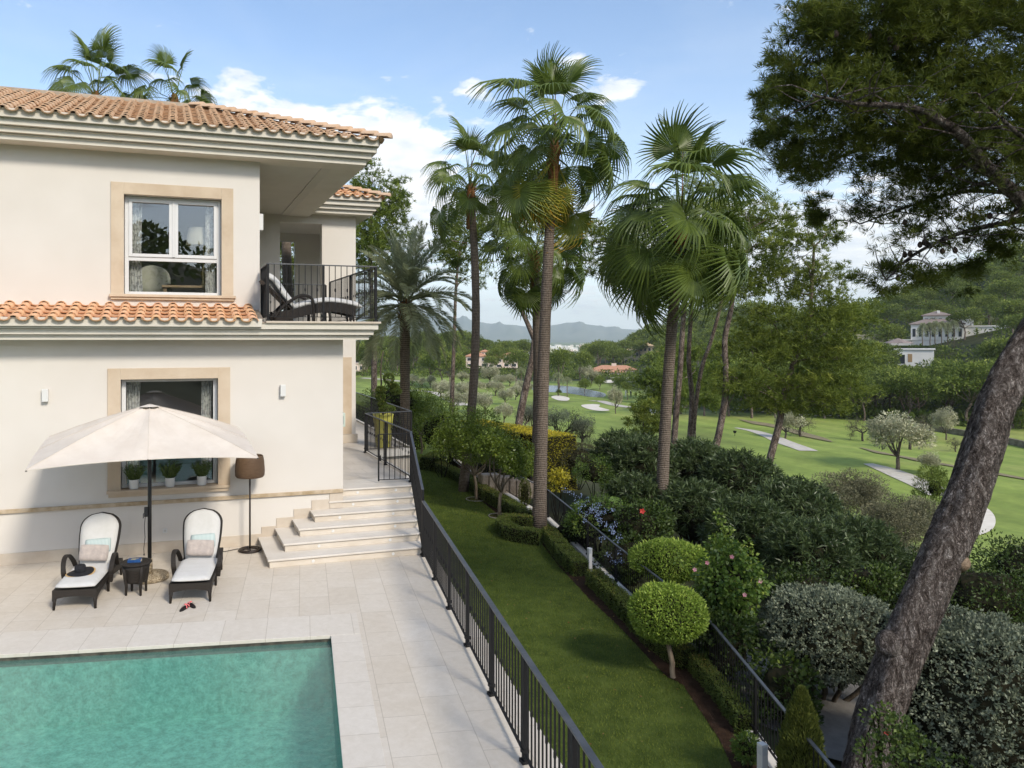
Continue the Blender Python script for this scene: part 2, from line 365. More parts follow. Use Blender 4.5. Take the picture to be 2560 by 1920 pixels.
# patio and pool share the pool's axes, turned 9.3 degrees from the house
PA = R(9.3); P0 = np.array([2.15, 10.65, 0.0]); E1 = np.array([math.cos(PA), -math.sin(PA), 0]); E2 = np.array([math.sin(PA), math.cos(PA), 0])
def pool_pt(u, v, z=0.0): return P0 + E1 * u + E2 * v + np.array([0, 0, z])
PM = Matrix.Translation(P0.tolist()) @ Matrix.Rotation(-PA, 4, 'Z')
def paving_mat(name, rot, bw, bh, c1, c2, mort, stain=.35, off=(0, 0, 0)):
    m, nt, N, L, P = _nt(name)
    tc = N.new('ShaderNodeTexCoord'); mp = N.new('ShaderNodeMapping'); mp.inputs['Rotation'].default_value = (0, 0, rot); mp.inputs['Location'].default_value = off; L.new(tc.outputs['Object'], mp.inputs[0])
    br = N.new('ShaderNodeTexBrick'); br.offset = .5; br.inputs['Scale'].default_value = 1.0; br.inputs['Brick Width'].default_value = bw; br.inputs['Row Height'].default_value = bh
    br.inputs['Mortar Size'].default_value = .0045; br.inputs['Mortar Smooth'].default_value = .1; br.inputs['Bias'].default_value = .0
    br.inputs['Color1'].default_value = _c(c1); br.inputs['Color2'].default_value = _c(c2); br.inputs['Mortar'].default_value = _c(mort); L.new(mp.outputs[0], br.inputs[0])
    def nz(sc, lo, hi, a, b):
        n = N.new('ShaderNodeTexNoise'); n.inputs['Scale'].default_value = sc; n.inputs['Detail'].default_value = 7; n.inputs['Roughness'].default_value = .65; n.inputs['Distortion'].default_value = .8; L.new(tc.outputs['Object'], n.inputs[0])
        r = N.new('ShaderNodeValToRGB'); r.color_ramp.elements[0].position = lo; r.color_ramp.elements[1].position = hi; r.color_ramp.elements[0].color = _c(a); r.color_ramp.elements[1].color = _c(b); L.new(n.outputs[0], r.inputs[0]); return r.outputs[0]
    x = br.outputs[0]
    for src, k in ((nz(1.3, .3, .7, (.86, .80, .70), (1.06, 1.06, 1.06)), stain), (nz(9, .35, .65, (.88, .86, .82), (1.05, 1.05, 1.05)), .5), (nz(.35, .35, .7, (1.03, 1.03, 1.03), (.88, .84, .77)), stain)):
        mx = N.new('ShaderNodeMixRGB'); mx.blend_type = 'MULTIPLY'; mx.inputs[0].default_value = k; L.new(x, mx.inputs[1]); L.new(src, mx.inputs[2]); x = mx.outputs[0]
    L.new(x, P.inputs['Base Color']); P.inputs['Roughness'].default_value = .55; P.inputs['Specular IOR Level'].default_value = .35
    bp = N.new('ShaderNodeBump'); bp.inputs['Strength'].default_value = .35; bp.inputs['Distance'].default_value = .004; bp.invert = True; L.new(br.outputs['Fac'], bp.inputs['Height']); L.new(bp.outputs[0], P.inputs['Normal'])
    return m
M_pave = paving_mat('limestone_paving', R(90), .82, .47, (.605, .55, .475), (.65, .60, .53), (.46, .41, .345))
M_cope = paving_mat('limestone_coping', 0, .62, 5.0, (.635, .585, .515), (.67, .625, .56), (.48, .43, .365), .15, (0, 2.0, 0))
M_cope2 = paving_mat('limestone_coping_side', R(90), .62, 5.0, (.635, .585, .515), (.67, .625, .56), (.48, .43, .365), .15, (0, 2.0, 0))
UF = 2.12                                                    # outer edge of the patio beyond its railing
def ring_sheet(outer, inner, z):
    """outer rectangle with an inner hole, both (u0,v0,u1,v1), in pool axes"""
    U0, V0, U1, V1 = outer; a, b, c, d = inner; m = MB()
    for (x0, y0, x1, y1) in ((U0, d, U1, V1), (U0, V0, U1, b), (U0, b, a, d), (c, b, U1, d)):
        if x1 - x0 > 1e-6 and y1 - y0 > 1e-6: m.add([(x0, y0, z), (x1, y0, z), (x1, y1, z), (x0, y1, z)], [(0, 1, 2, 3)])
    return m
PU0, PV0 = -9.0, -8.0
m = ring_sheet((-12, -11.5, UF, 6.5), (PU0, PV0, 0, 0), 0.0)
for p in ([(UF, -11.5), (UF, 6.5)], [(UF, 6.5), (-12, 6.5)], [(-12, -11.5), (UF, -11.5)], [(-12, 6.5), (-12, -11.5)]):
    (x0, y0), (x1, y1) = p; m.add([(x0, y0, 0), (x0, y0, -2.6), (x1, y1, -2.6), (x1, y1, 0)], [(0, 1, 2, 3)])
o = struct('patio', m.mesh('patio'), M_pave); o.matrix_world = PM
m = MB(); m.box((PU0, -.02, -.045), (.40, .80, .004)); o = struct('pool_coping', m.mesh('coping', bevel=.006), M_cope); o.matrix_world = PM
m = MB(); m.box((-.02, PV0, -.045), (.40, -.022, .0035)); o = struct('pool_coping_side', m.mesh('coping', bevel=.006), M_cope2); o.matrix_world = PM
# basin: dark line of the overflow slot, mosaic walls and floor
def mosaic_mat(name, c1, c2, c3, sc=30):
    m, nt, N, L, P = _nt(name)
    tc = N.new('ShaderNodeTexCoord'); wn = N.new('ShaderNodeTexNoise'); wn.inputs['Scale'].default_value = 3; wn.inputs['Detail'].default_value = 3; L.new(tc.outputs['Object'], wn.inputs[0])
    ad = N.new('ShaderNodeMixRGB'); ad.blend_type = 'LINEAR_LIGHT'; ad.inputs[0].default_value = .07; L.new(tc.outputs['Object'], ad.inputs[1]); L.new(wn.outputs[1], ad.inputs[2])
    n1 = N.new('ShaderNodeTexNoise'); n1.inputs['Scale'].default_value = 8.5; n1.inputs['Detail'].default_value = 8; n1.inputs['Roughness'].default_value = .72; L.new(ad.outputs[0], n1.inputs[0])
    r = N.new('ShaderNodeValToRGB'); e = r.color_ramp.elements; e[0].position = .36; e[0].color = _c(c1); e[1].position = .66; e[1].color = _c(c3); k = e.new(.5); k.color = _c(c2); L.new(n1.outputs[0], r.inputs[0])
    vo = N.new('ShaderNodeTexVoronoi'); vo.inputs['Scale'].default_value = sc; L.new(ad.outputs[0], vo.inputs[0])
    mx = N.new('ShaderNodeMixRGB'); mx.blend_type = 'SOFT_LIGHT'; mx.inputs[0].default_value = .35; L.new(r.outputs[0], mx.inputs[1]); L.new(vo.outputs['Distance'], mx.inputs[2])
    L.new(mx.outputs[0], P.inputs['Base Color']); P.inputs['Roughness'].default_value = .5; return m
M_basin = mosaic_mat('pool_mosaic', (.10, .29, .225), (.175, .45, .355), (.30, .62, .50))
M_wallb = mosaic_mat('pool_wall_mosaic', (.085, .245, .195), (.145, .38, .305), (.25, .53, .43))
ZB = -1.02
m = MB(); m.add([(PU0, PV0, ZB), (0, PV0, ZB), (0, 0, ZB), (PU0, 0, ZB)], [(0, 1, 2, 3)])
pb = struct('pool_floor', m.mesh('pool_floor'), M_basin); pb.matrix_world = PM
m = MB()
for (x0, y0), (x1, y1) in (((PU0, 0), (0, 0)), ((0, 0), (0, PV0)), ((0, PV0), (PU0, PV0)), ((PU0, PV0), (PU0, 0))):
    m.add([(x0, y0, -.004), (x1, y1, -.004), (x1, y1, ZB), (x0, y0, ZB)], [(3, 2, 1, 0)])
o = struct('pool_wall', m.mesh('pool_wall'), M_wallb); o.matrix_world = PM
M_slot = mat('overflow_slot', (.035, .032, .026), (.10, .09, .07), scale=9, rough=.9)
m = MB(); m.box((PU0, -.012, -.17), (-.002, -.003, -.0455)); o = struct('pool_overflow_slot', m.mesh('slot'), M_slot); o.matrix_world = PM
M_water = clear('pool_water', (.86, 1.0, .97), .02, .45, .05, .45, 9.0, bdist=.012, stretch=(1, 1.7, 1), scatter_tint=(.18, .37, .31, .32))  # teal diffuse share stands in for light scattered in the water, softening basin shadows
m = MB(); m.add([(PU0 + .002, PV0 + .002, -.088), (-.002, PV0 + .002, -.088), (-.002, -.002, -.088), (PU0 + .002, -.002, -.088)], [(0, 1, 2, 3)])
o = struct('pool_water', m.mesh('pool_water'), M_water); o.matrix_world = PM

# garden: lawn, soil bed
ZL = -1.8
M_lawn = mat('lawn_turf', (.060, .090, .016), (.115, .155, .032), scale=2.2, detail=9, contrast=(.36, .66), rough=.9, bump=1.5, bscale=120, spec=.12)
M_soil = mat('soil', (.030, .017, .010), (.062, .036, .022), scale=7, rough=.95, bump=2.0, bscale=40, spec=.1)
fenceP = [(5.6, 0.5), (7.29, 6.92), (8.21, 9.18), (9.01, 11.15), (9.54, 13.15), (10.19, 16.0), (11.3, 20.6), (11.75, 23.0), (12.2, 26.0), (12.9, 30.0), (13.6, 34.0), (14.0, 40.0)]
lawn_poly = [(2.6, 0.5)] + fenceP + [(13.8, 44), (7, 44), (6.5, 30), (6.3, 21), (4.9, 20), (4.6, 16), (2.6, 0.6)]
struct('lawn', fill_poly('lawn', lawn_poly, ZL), M_lawn)
bed_left = [at_z(x, y, ZL + .006) for x, y in ((1900, 2080), (1830, 1920), (1800, 1852), (1744, 1768), (1707, 1712), (1668, 1693), (1640, 1666), (1555, 1574), (1472, 1496), (1398, 1417), (1352, 1356), (1300, 1345), (1262, 1330), (1250, 1316), (1262, 1300), (1240, 1283), (1200, 1250), (1172, 1224), (1136, 1192), (1080, 1172), (1066, 1160), (1078, 1142), (1130, 1132))]
bed_poly = [(p[0], p[1]) for p in bed_left] + [(13.4, 38), (13.5, 34), (12.8, 30.0), (12.1, 26.0), (11.65, 23.0), (11.2, 20.6), (10.1, 16.0), (9.45, 13.15), (8.92, 11.15), (8.12, 9.18), (7.2, 6.92), (6.2, 4.0)]
struct('flower_bed_soil', fill_poly('soil', bed_poly, ZL + .012), M_soil)
def inside(poly, x, y):
    c = np.zeros(len(x), bool); n = len(poly)
    for i in range(n):
        x1, y1 = poly[i]; x2, y2 = poly[(i + 1) % n]
        hit = ((y1 > y) != (y2 > y)) & (x < (x2 - x1) * (y - y1) / (y2 - y1 + 1e-12) + x1); c ^= hit
    return c
def build_grass():
    rng = np.random.default_rng(5); n = 420000
    y = 3.5 + 34 * rng.random(n) ** 1.7; x = 3 + 10.5 * rng.random(n)
    k = inside(lawn_poly, x, y) & ~inside(bed_poly, x, y) & (x > 2.15 + (y - 10.65) * .1637 + 2.2); x = x[k]; y = y[k]; n = len(x)
    P = np.stack([x, y, np.full(n, ZL - .004)], -1); D = unit(np.stack([rng.normal(0, .45, n), rng.normal(0, .45, n), np.ones(n)], -1))
    sc = 1 + np.clip((y - 8) / 14, 0, 1.6)
    V = leaf_quads(rng, P, D, rng.uniform(.025, .05, n) * (1 + .3 * (sc - 1)), .007 * sc, mid=.3)
    patch = .5 + .25 * np.sin(x * 2.1 + 1.7 * np.sin(y * .9)) * np.sin(y * 1.3) + .15 * np.sin(x * 5.3 + y * 3.1)
    t = np.clip(patch * .55 + rng.normal(.2, .22, n), 0, 1)
    o = obj('lawn_grass', quads_mesh('lawn_grass', V, t), leafmat('grass_blade', (.028, .050, .010), (.084, .108, .024), .6, .3, .2, k=2.4)); tag(o, 'short mown green grass of the sloping garden lawn', 'grass', kind='stuff')
build_grass()
def litter():
    rng = np.random.default_rng(8); n = 420; y = 6 + 26 * rng.random(n) ** 1.4; x = 3 + 9 * rng.random(n); k = inside(lawn_poly, x, y) & (x > 4.3 + (y - 10.65) * .16); P = np.stack([x[k], y[k], np.full(k.sum(), ZL + .032)], -1); m_ = len(P)
    D = unit(np.stack([rng.normal(size=m_), rng.normal(size=m_), rng.normal(0, .15, m_)], -1)); V = leaf_quads(rng, P, D, rng.uniform(.03, .075, m_), rng.uniform(.012, .03, m_))
    tag(obj('fallen_leaves', quads_mesh('fallen_leaves', V, rng.random(m_)), leafmat('dry_leaf', (.14, .085, .035), (.30, .22, .08), .8, .1, .1, k=1)), 'scattered dry fallen leaves on the garden lawn', 'leaves', kind='stuff')
litter()

# driveway seen between the shrubs, bunkers, cart paths, pond: sheets that follow the land
def drape(name, poly_px, mat_, lift=.05, n=None, kind='structure', plane=None):
    pts = [on_land(x, y) for x, y in poly_px]
    return drape_xy(name, [(p[0], p[1]) for p in pts], mat_, lift, kind)
def drape_xy(name, pts, mat_, lift, kind='structure'):
    bm = bmesh.new(); vs = [bm.verts.new((p[0], p[1], 0)) for p in pts]; f = bm.faces.new(vs)
    bmesh.ops.triangulate(bm, faces=[f])
    for _ in range(3): bmesh.ops.subdivide_edges(bm, edges=[e for e in bm.edges if e.calc_length() > 1.2], cuts=1); bmesh.ops.triangulate(bm, faces=[f for f in bm.faces if len(f.verts) > 3])
    for v in bm.verts: v.co.z = float(terrain(v.co.x, v.co.y)) + lift
    for f in bm.faces:
        if f.normal.z < 0: f.normal_flip()
    me = bpy.data.meshes.new(name); bm.to_mesh(me); bm.free(); return struct(name, me, mat_)
def smooth_loop(pts, n=6):
    """closed Catmull-Rom through the points"""
    out = []; m = len(pts); P = [np.array(p, float) for p in pts]
    for i in range(m):
        a, b, c, d = P[i - 1], P[i], P[(i + 1) % m], P[(i + 2) % m]
        for k in range(n):
            t = k / n; out.append(.5 * ((2 * b) + (c - a) * t + (2 * a - 5 * b + 4 * c - d) * t * t + (3 * b - a - 3 * c + d) * t ** 3))
    return [tuple(q) for q in out]
def smooth_line(pts, n=8):
    P = [np.array(p, float) for p in pts]; P = [2 * P[0] - P[1]] + P + [2 * P[-1] - P[-2]]; out = []
    for i in range(1, len(P) - 2):
        a, b, c, d = P[i - 1:i + 3]
        for k in range(n):
            t = k / n; out.append(.5 * ((2 * b) + (c - a) * t + (2 * a - 5 * b + 4 * c - d) * t * t + (3 * b - a - 3 * c + d) * t ** 3))
    return out + [P[-2]]
M_sand = mat('bunker_sand', (.62, .56, .46), (.74, .68, .58), scale=.8, rough=.95, spec=.1)
M_path = mat('cart_path', (.44, .40, .33), (.56, .52, .45), scale=1.5, rough=.9, spec=.15)
M_drive = mat('driveway_asphalt', (.175, .162, .145), (.235, .22, .20), scale=3, rough=.9, bump=.8, bscale=90, spec=.2)
def bunker(px): drape('sand_bunker', smooth_loop(px), M_sand, .08)
bunker([(1378, 993), (1395, 989), (1422, 995), (1419, 1002), (1395, 1001)])
bunker([(1453, 1014), (1480, 1011), (1500, 1013), (1498, 1018), (1524, 1026), (1500, 1028), (1470, 1023)])
bunker([(1508, 954), (1525, 950), (1540, 952), (1532, 957), (1512, 957)])
bunker([(1524, 945), (1550, 943), (1578, 946), (1550, 948)])
bunker([(2400, 1348), (2424, 1310), (2440, 1276), (2466, 1272), (2488, 1296), (2480, 1326), (2430, 1346)])
bunker([(890, 919), (910, 918), (912, 924), (892, 926)])
bunker([(958, 933), (994, 932), (993, 936), (960, 937)])
def strip(name, px, wd, m_, lift=.06):
    P = smooth_line([on_land(x, y)[:2] for x, y in px]); L_ = []; R_ = []
    for i, p in enumerate(P):
        d = P[min(i + 1, len(P) - 1)] - P[max(i - 1, 0)]; d = d / np.linalg.norm(d); nn = np.array([d[1], -d[0]])
        w = wd if not hasattr(wd, '__len__') else np.interp(i / (len(P) - 1), np.linspace(0, 1, len(wd)), wd)
        L_.append(p - nn * w / 2); R_.append(p + nn * w / 2)
    V = np.array([[(*a, terrain(*a) + lift), (*b, terrain(*b) + lift)] for a, b in zip(L_, R_)], float)
    me = grid_mesh(name, V[:, ::-1]); struct(name, me, m_)
strip('cart_path', [(1478, 1003), (1500, 1003), (1530, 1011), (1570, 1018), (1610, 1021), (1640, 1034)], 2.6, M_path)
strip('cart_path', [(1838, 1020), (1900, 1029), (2000, 1037), (2130, 1041), (2260, 1044), (2430, 1047)], 2.4, M_path)
strip('cart_path', [(1840, 1070), (1888, 1079), (1930, 1093), (1960, 1106), (2022, 1128)], [.8, 2.0, 2.6, 2.8, 2.4], M_path)
strip('cart_path', [(2170, 1160), (2215, 1174), (2260, 1192), (2310, 1214), (2360, 1240)], [1.2, 2.4, 2.8, 2.8, 2.8], M_path)
strip('cart_path', [(1010, 978), (1040, 976), (1075, 980), (1100, 986), (1128, 1000), (1160, 1014)], 3.4, M_path)
strip('cart_path', [(905, 945), (960, 949), (1000, 953), (1040, 952)], 2.5, M_path)
strip('driveway', [(2010, 1860), (2080, 1790), (2150, 1700), (2230, 1640), (2340, 1600)], 4.2, M_drive, .03)
strip('driveway', [(2330, 1985), (2300, 1900), (2290, 1800), (2285, 1690), (2240, 1600)], 3.2, M_drive, .045)
M_pond = mat('pond_water', (.05, .06, .055), rough=.22, spec=.5, bump=.6, bscale=1.5)
drape('pond', smooth_loop([(1335, 966), (1390, 964), (1440, 968), (1475, 975), (1512, 984), (1508, 993), (1470, 992), (1430, 985), (1390, 981), (1340, 980)]), M_pond, .06)

# far mountains and the town on the plain
def build_mountains():
    M_mt = mat('mountain_scrub', (.07, .09, .07), (.14, .14, .11), scale=.0025, detail=8, rough=.95, spec=.05)
    prof = [(-14, 60), (8, 150), (12, 330), (15, 300), (17, 265), (19.5, 236), (21.4, 212), (22.8, 172), (24, 148), (25, 158), (26.3, 118), (27.4, 140), (29.4, 170), (30.8, 148), (32, 118), (34, 92), (35.2, 100), (36.6, 78), (38.5, 60), (43, 40), (50, 25), (60, 15), (75, 10)]
    ridge = 6200.0; azs = np.linspace(-10, 70, 260); ks = np.linspace(0, 1, 26); rng = np.random.default_rng(3)
    h = np.interp(azs, [p[0] for p in prof], [p[1] for p in prof]); h = np.convolve(np.pad(h, 2, 'edge'), np.ones(5) / 5, 'valid')
    V = np.zeros((len(ks), len(azs), 3))
    for i, k in enumerate(ks):
        r = 9000 + 4400 * k; f = np.sin(np.clip(k / .66, 0, 1) * math.pi / 2) ** 1.6 if k < .66 else np.cos((k - .66) / .34 * math.pi / 2) ** .8
        spur = 1 + (.22 * np.sin(azs * 2.3 + 5 * k) + .14 * np.sin(azs * 5.1 - 3 * k + 1) + .08 * np.sin(azs * 11 + 2)) * math.sin(math.pi * min(k / .66, 1)) if k < .66 else 1
        V[i, :, 0] = r * np.sin(np.radians(azs)); V[i, :, 1] = r * np.cos(np.radians(azs)); V[i, :, 2] = -24 + (h * 1.5 + 28) * f * spur
    struct('mountains', grid_mesh('mountains', V[:, ::-1]), M_mt)
    m = MB(); rng = random.Random(4)
    for _ in range(420):
        a = R(rng.uniform(13, 36)); r = rng.uniform(1500, 3400) if rng.random() < .8 else rng.uniform(3400, 4700)
        w, d, hh = rng.uniform(9, 34), rng.uniform(9, 20), rng.uniform(5, 15); x, y = r * math.sin(a), r * math.cos(a); z = float(terrain(x, y)) - .5
        Mx = Matrix.Translation((x, y, z)) @ Matrix.Rotation(rng.uniform(0, 3), 4, 'Z'); m.cur = rng.random(); m.box((-w / 2, -d / 2, 0), (w / 2, d / 2, hh), Mx)
    M_town = leafmat('town_wall', (.75, .70, .62), (.85, .82, .78), .8, 0.0, .2, (.50, .26, .17), k=1)
    tag(obj('distant_town', m.mesh('distant_town'), M_town), 'pale far-off town spread over the plain below the mountains', 'town', kind='stuff')
build_mountains()
# ------------------------------------------------------------------ the villa
M_stucco = mat('white_stucco', (.65, .608, .55), (.695, .655, .60), scale=.7, detail=7, contrast=(.3, .7), rough=.85, bump=.25, bscale=170, spec=.15)
M_cornice = mat('cornice_plaster', (.60, .56, .48), (.65, .61, .535), scale=1.6, rough=.8, bump=.15, bscale=90, spec=.15)
M_soffit = mat('soffit_plaster', (.56, .525, .46), (.60, .565, .50), scale=1.0, rough=.85, spec=.1)
M_mares = mat('sandstone', (.52, .41, .295), (.61, .505, .38), scale=1.8, detail=5, rough=.85, bump=.2, bscale=120, spec=.15)
M_mares2 = mat('pale_sandstone', (.53, .42, .305), (.61, .51, .39), scale=1.5, detail=5, rough=.85, bump=.2, bscale=120, spec=.15)
M_band = mat('weathered_stone', (.36, .27, .16), (.55, .45, .33), scale=5, detail=8, rough=.9, bump=.4, bscale=60, spec=.1)
M_base = mat('stone_baseboard', (.50, .42, .33), (.58, .51, .42), scale=2.5, detail=7, rough=.7, spec=.25)
M_step = mat('step_limestone', (.56, .49, .40), (.65, .59, .505), scale=2.2, detail=8, rough=.6, spec=.3, stretch=(1, 1.6, 3))
M_tread = mat('tread_limestone', (.60, .55, .48), (.67, .625, .56), scale=1.6, detail=8, rough=.55, spec=.3)
M_tile = mat('terracotta_tile', (.58, .325, .175), (.70, .45, .25), scale=6, detail=6, rough=.8, bump=.3, bscale=60, spec=.2, tint=(.66, .38, .235))
M_tileu = mat('weathered_terracotta', (.46, .285, .17), (.64, .45, .30), scale=5, detail=8, rough=.88, bump=.4, bscale=50, spec=.15, tint=(.55, .40, .28))
M_mortar = mat('roof_mortar', (.34, .28, .21), (.45, .38, .30), scale=8, rough=.9, bump=.5, bscale=40)
M_pvc = mat('white_frame', (.66, .66, .65), rough=.35, spec=.45)
M_glass = clear('window_glass', (.80, .84, .86), .17, 0.0, gcol=(.92, .96, 1))
M_room = mat('room_plaster', (.34, .32, .28), rough=.9)
M_dark = mat('dark_interior', (.10, .09, .075), rough=.8)
M_iron = mat('black_wrought_iron', (.010, .010, .011), rough=.6, spec=.25)
M_rail = mat('worn_handrail', (.045, .050, .058), (.075, .08, .09), scale=6, rough=.4, spec=.5)
M_white = mat('white_plastic', (.66, .66, .64), rough=.4)
villa = thing('villa', (0, 18, 0), 'two storey cream stucco villa with terracotta roofs and a corner balcony', 'house')
def vpart(name, m, mt, smooth=False, bevel=0.0, label=None, parent=None):
    return obj(name, m.mesh(name, smooth, bevel) if isinstance(m, MB) else m, mt, parent or villa, label)
def wall_holes(m, x0, x1, z0, z1, y0, y1, holes):
    """wall slab between y0 (outside) and y1 with rectangular holes (x0,x1,z0,z1)"""
    xs = sorted({x0, x1, *[h[0] for h in holes], *[h[1] for h in holes]}); zs = sorted({z0, z1, *[h[2] for h in holes], *[h[3] for h in holes]})
    for i in range(len(xs) - 1):
        for k in range(len(zs) - 1):
            cx, cz = (xs[i] + xs[i + 1]) / 2, (zs[k] + zs[k + 1]) / 2
            if any(h[0] < cx < h[1] and h[2] < cz < h[3] for h in holes): continue
            a, b, c, d = xs[i], xs[i + 1], zs[k], zs[k + 1]
            m.add([(a, y0, c), (b, y0, c), (b, y0, d), (a, y0, d)], [(0, 1, 2, 3)]); m.add([(a, y1, c), (b, y1, c), (b, y1, d), (a, y1, d)], [(3, 2, 1, 0)])
    for a, b, c, d in holes:
        m.add([(a, y0, c), (b, y0, c), (b, y0, d), (a, y0, d), (a, y1, c), (b, y1, c), (b, y1, d), (a, y1, d)], [(0, 4, 5, 1), (1, 5, 6, 2), (2, 6, 7, 3), (3, 7, 4, 0)])
    m.add([(x0, y0, z0), (x0, y1, z0), (x0, y1, z1), (x0, y0, z1)], [(3, 2, 1, 0)]); m.add([(x1, y0, z0), (x1, y1, z0), (x1, y1, z1), (x1, y0, z1)], [(0, 1, 2, 3)])
    m.add([(x0, y0, z1), (x1, y0, z1), (x1, y1, z1), (x0, y1, z1)], [(0, 1, 2, 3)])
XL = -9.0; GY, GX = 15.8, 3.42; UY, UX = 16.5, 1.76; WY, WX = 23.4, 5.475; ZP, ZT = .95, 4.56
def xz(sx, sy, y): p = at_y(sx, sy, y); return float(p[0]), float(p[2])
# window openings read off the photograph, on their wall planes
gx0, gz1 = xz(301.7, 949, GY); gx1, _ = xz(545, 948, GY); _, gz0 = xz(425, 1219, GY); gz0 = gz0
ux0, uz1 = xz(309.6, 484.6, UY); ux1, _ = xz(554, 500, UY); _, uz0 = xz(430, 738, UY)
m = MB(); wall_holes(m, XL, GX, -.02, 4.30, GY, GY + .35, [(gx0, gx1, gz0, gz1)])
m.box((GX - .35, GY + .352, -.02), (GX, WY, 4.30)); m.box((XL, GY + .352, 4.10), (GX - .352, UY + .2, 4.28))
vpart('ground_floor_wall', m, M_stucco)
m = MB(); wall_holes(m, XL, UX, 4.30, 7.99, UY, UY + .35, [(ux0, ux1, uz0, uz1)]); m.box((UX - .35, UY + .352, 4.57), (UX, WY, 7.99))
vpart('upper_floor_wall', m, M_stucco)
# back wing: loggia upstairs, plain wall with a stone door surround below
ox0, oz1 = xz(700, 555, WY); ox1, _ = xz(805, 555, WY); dx0 = 3.7; dx1, dz1 = xz(879, 893, WY)
m = MB(); wall_holes(m, UX, WX, -2.4, 8.06, WY + .002, WY + .35, [(ox0, ox1, ZT + .02, oz1), (dx0, dx1 - .42, ZP, dz1 - .42)])
m.box((WX - .35, WY + .352, -2.4), (WX, WY + 8.5, ZT)); m.box((WX - .35, WY + 3.2, ZT + .002), (WX, WY + 8.5, 8.06)); m.box((WX - .35, WY + .352, 7.3), (WX, WY + 3.198, 8.06))
bx0, bx1 = xz(698, 605, WY + 3.6)[0], xz(736, 605, WY + 3.6)[0]; bz1 = xz(720, 605, WY + 3.6)[1]
wall_holes(m, UX, WX - .352, ZT + .002, 8.06, WY + 3.4, WY + 3.65, [(bx0, bx1, ZT + .03, bz1)])
m.box((UX, WY + .352, 7.92), (WX - .352, WY + 3.398, 8.05)); m.box((UX, WY + .352, ZT - .2), (WX - .352, WY + 8, ZT))
vpart('back_wing_wall', m, M_stucco)
m = MB(); m.box((UX + .002, WY - .12, ZT + .02), (xz(662, 700, WY - .12)[0], WY, 8.0)); vpart('pilaster', m, M_stucco)
m = MB(); w_ = dx1
m.box((dx0 - .3, WY - .03, ZP), (dx0, WY + .0015, dz1)); m.box((w_ - .42, WY - .03, ZP + .28), (w_, WY + .0015, dz1)); m.box((dx0 + .002, WY - .03, dz1 - .42), (w_ - .422, WY + .0015, dz1))
vpart('door_surround', m, M_mares, bevel=.004)
m = MB(); m.box((dx0, WY + .15, ZP), (dx1 - .42, WY + .2, dz1 - .42)); vpart('door', m, M_dark)
m = MB(); m.box((w_ - .44, WY - .05, ZP), (WX + .05, WY + .0012, ZP + .27)); m.box((WX + .002, WY + .003, ZP), (WX + .05, WY + 8.5, ZP + .27)); vpart('pilaster_base', m, M_base, bevel=.006)
# mouldings: a profile (outward, z) run round an L
def run_profile(m, pf, y0, xc, yb, x_l=XL):
    n = len(pf); vs = []
    for o, z in pf: vs.append((x_l, y0 - o, z))
    for o, z in pf: vs.append((xc + o, y0 - o, z))
    for o, z in pf: vs.append((xc + o, yb, z))
    fs = [(k, n + k, n + k + 1, k + 1) for k in range(n - 1)] + [(n + k, 2 * n + k, 2 * n + k + 1, n + k + 1) for k in range(n - 1)]
    m.add(vs, fs); m.add([vs[i] for i in range(n)], [tuple(range(n))]); m.add([vs[2 * n + i] for i in range(n)], [tuple(range(n - 1, -1, -1))])
LOWP = [(-.30, 4.19), (.45, 4.19), (.45, 4.255), (.475, 4.262), (.475, 4.275), (.45, 4.285), (.53, 4.29), (.53, 4.37), (.555, 4.378), (.555, 4.388), (.53, 4.395), (.61, 4.40), (.61, 4.50), (.635, 4.515), (-.30, 4.515)]
m = MB(); run_profile(m, LOWP, GY, GX, WY - .05); vpart('lower_cornice', m, M_cornice)
m = MB(); m.box((UX - .02, GY - .66, 4.518), (GX + .66, WY - .002, ZT)); vpart('balcony_slab', m, M_base, bevel=.008)
zs_ = 7.98
UPP = [(-.2, zs_ + .002), (.43, zs_), (.43, zs_ + .085), (.455, zs_ + .093), (.455, zs_ + .105), (.43, zs_ + .115), (.525, zs_ + .12), (.525, zs_ + .205), (.55, zs_ + .213), (.55, zs_ + .225), (.525, zs_ + .235), (.625, zs_ + .24), (.625, zs_ + .42), (-.2, zs_ + .42)]
EX = 3.56
m = MB(); run_profile(m, UPP, UY, EX, WY + 2); vpart('upper_cornice', m, M_cornice)
m = MB(); m.box((UX + .002, UY + .0, zs_ + .03), (EX + .2, WY - .002, zs_ + .06)); m.box((EX - .42, UY - .19, zs_ + .006), (EX + .19, WY - .003, zs_ + .028)); m.box((UX + .003, UY - .19, zs_ + .006), (EX - .422, UY + .12, zs_ + .028)); vpart('soffit', m, M_soffit)
WPP = [(a, b + .08) for a, b in UPP]
m = MB(); run_profile(m, WPP, WY, WX, WY + 9, x_l=2.0); vpart('wing_cornice', m, M_cornice)
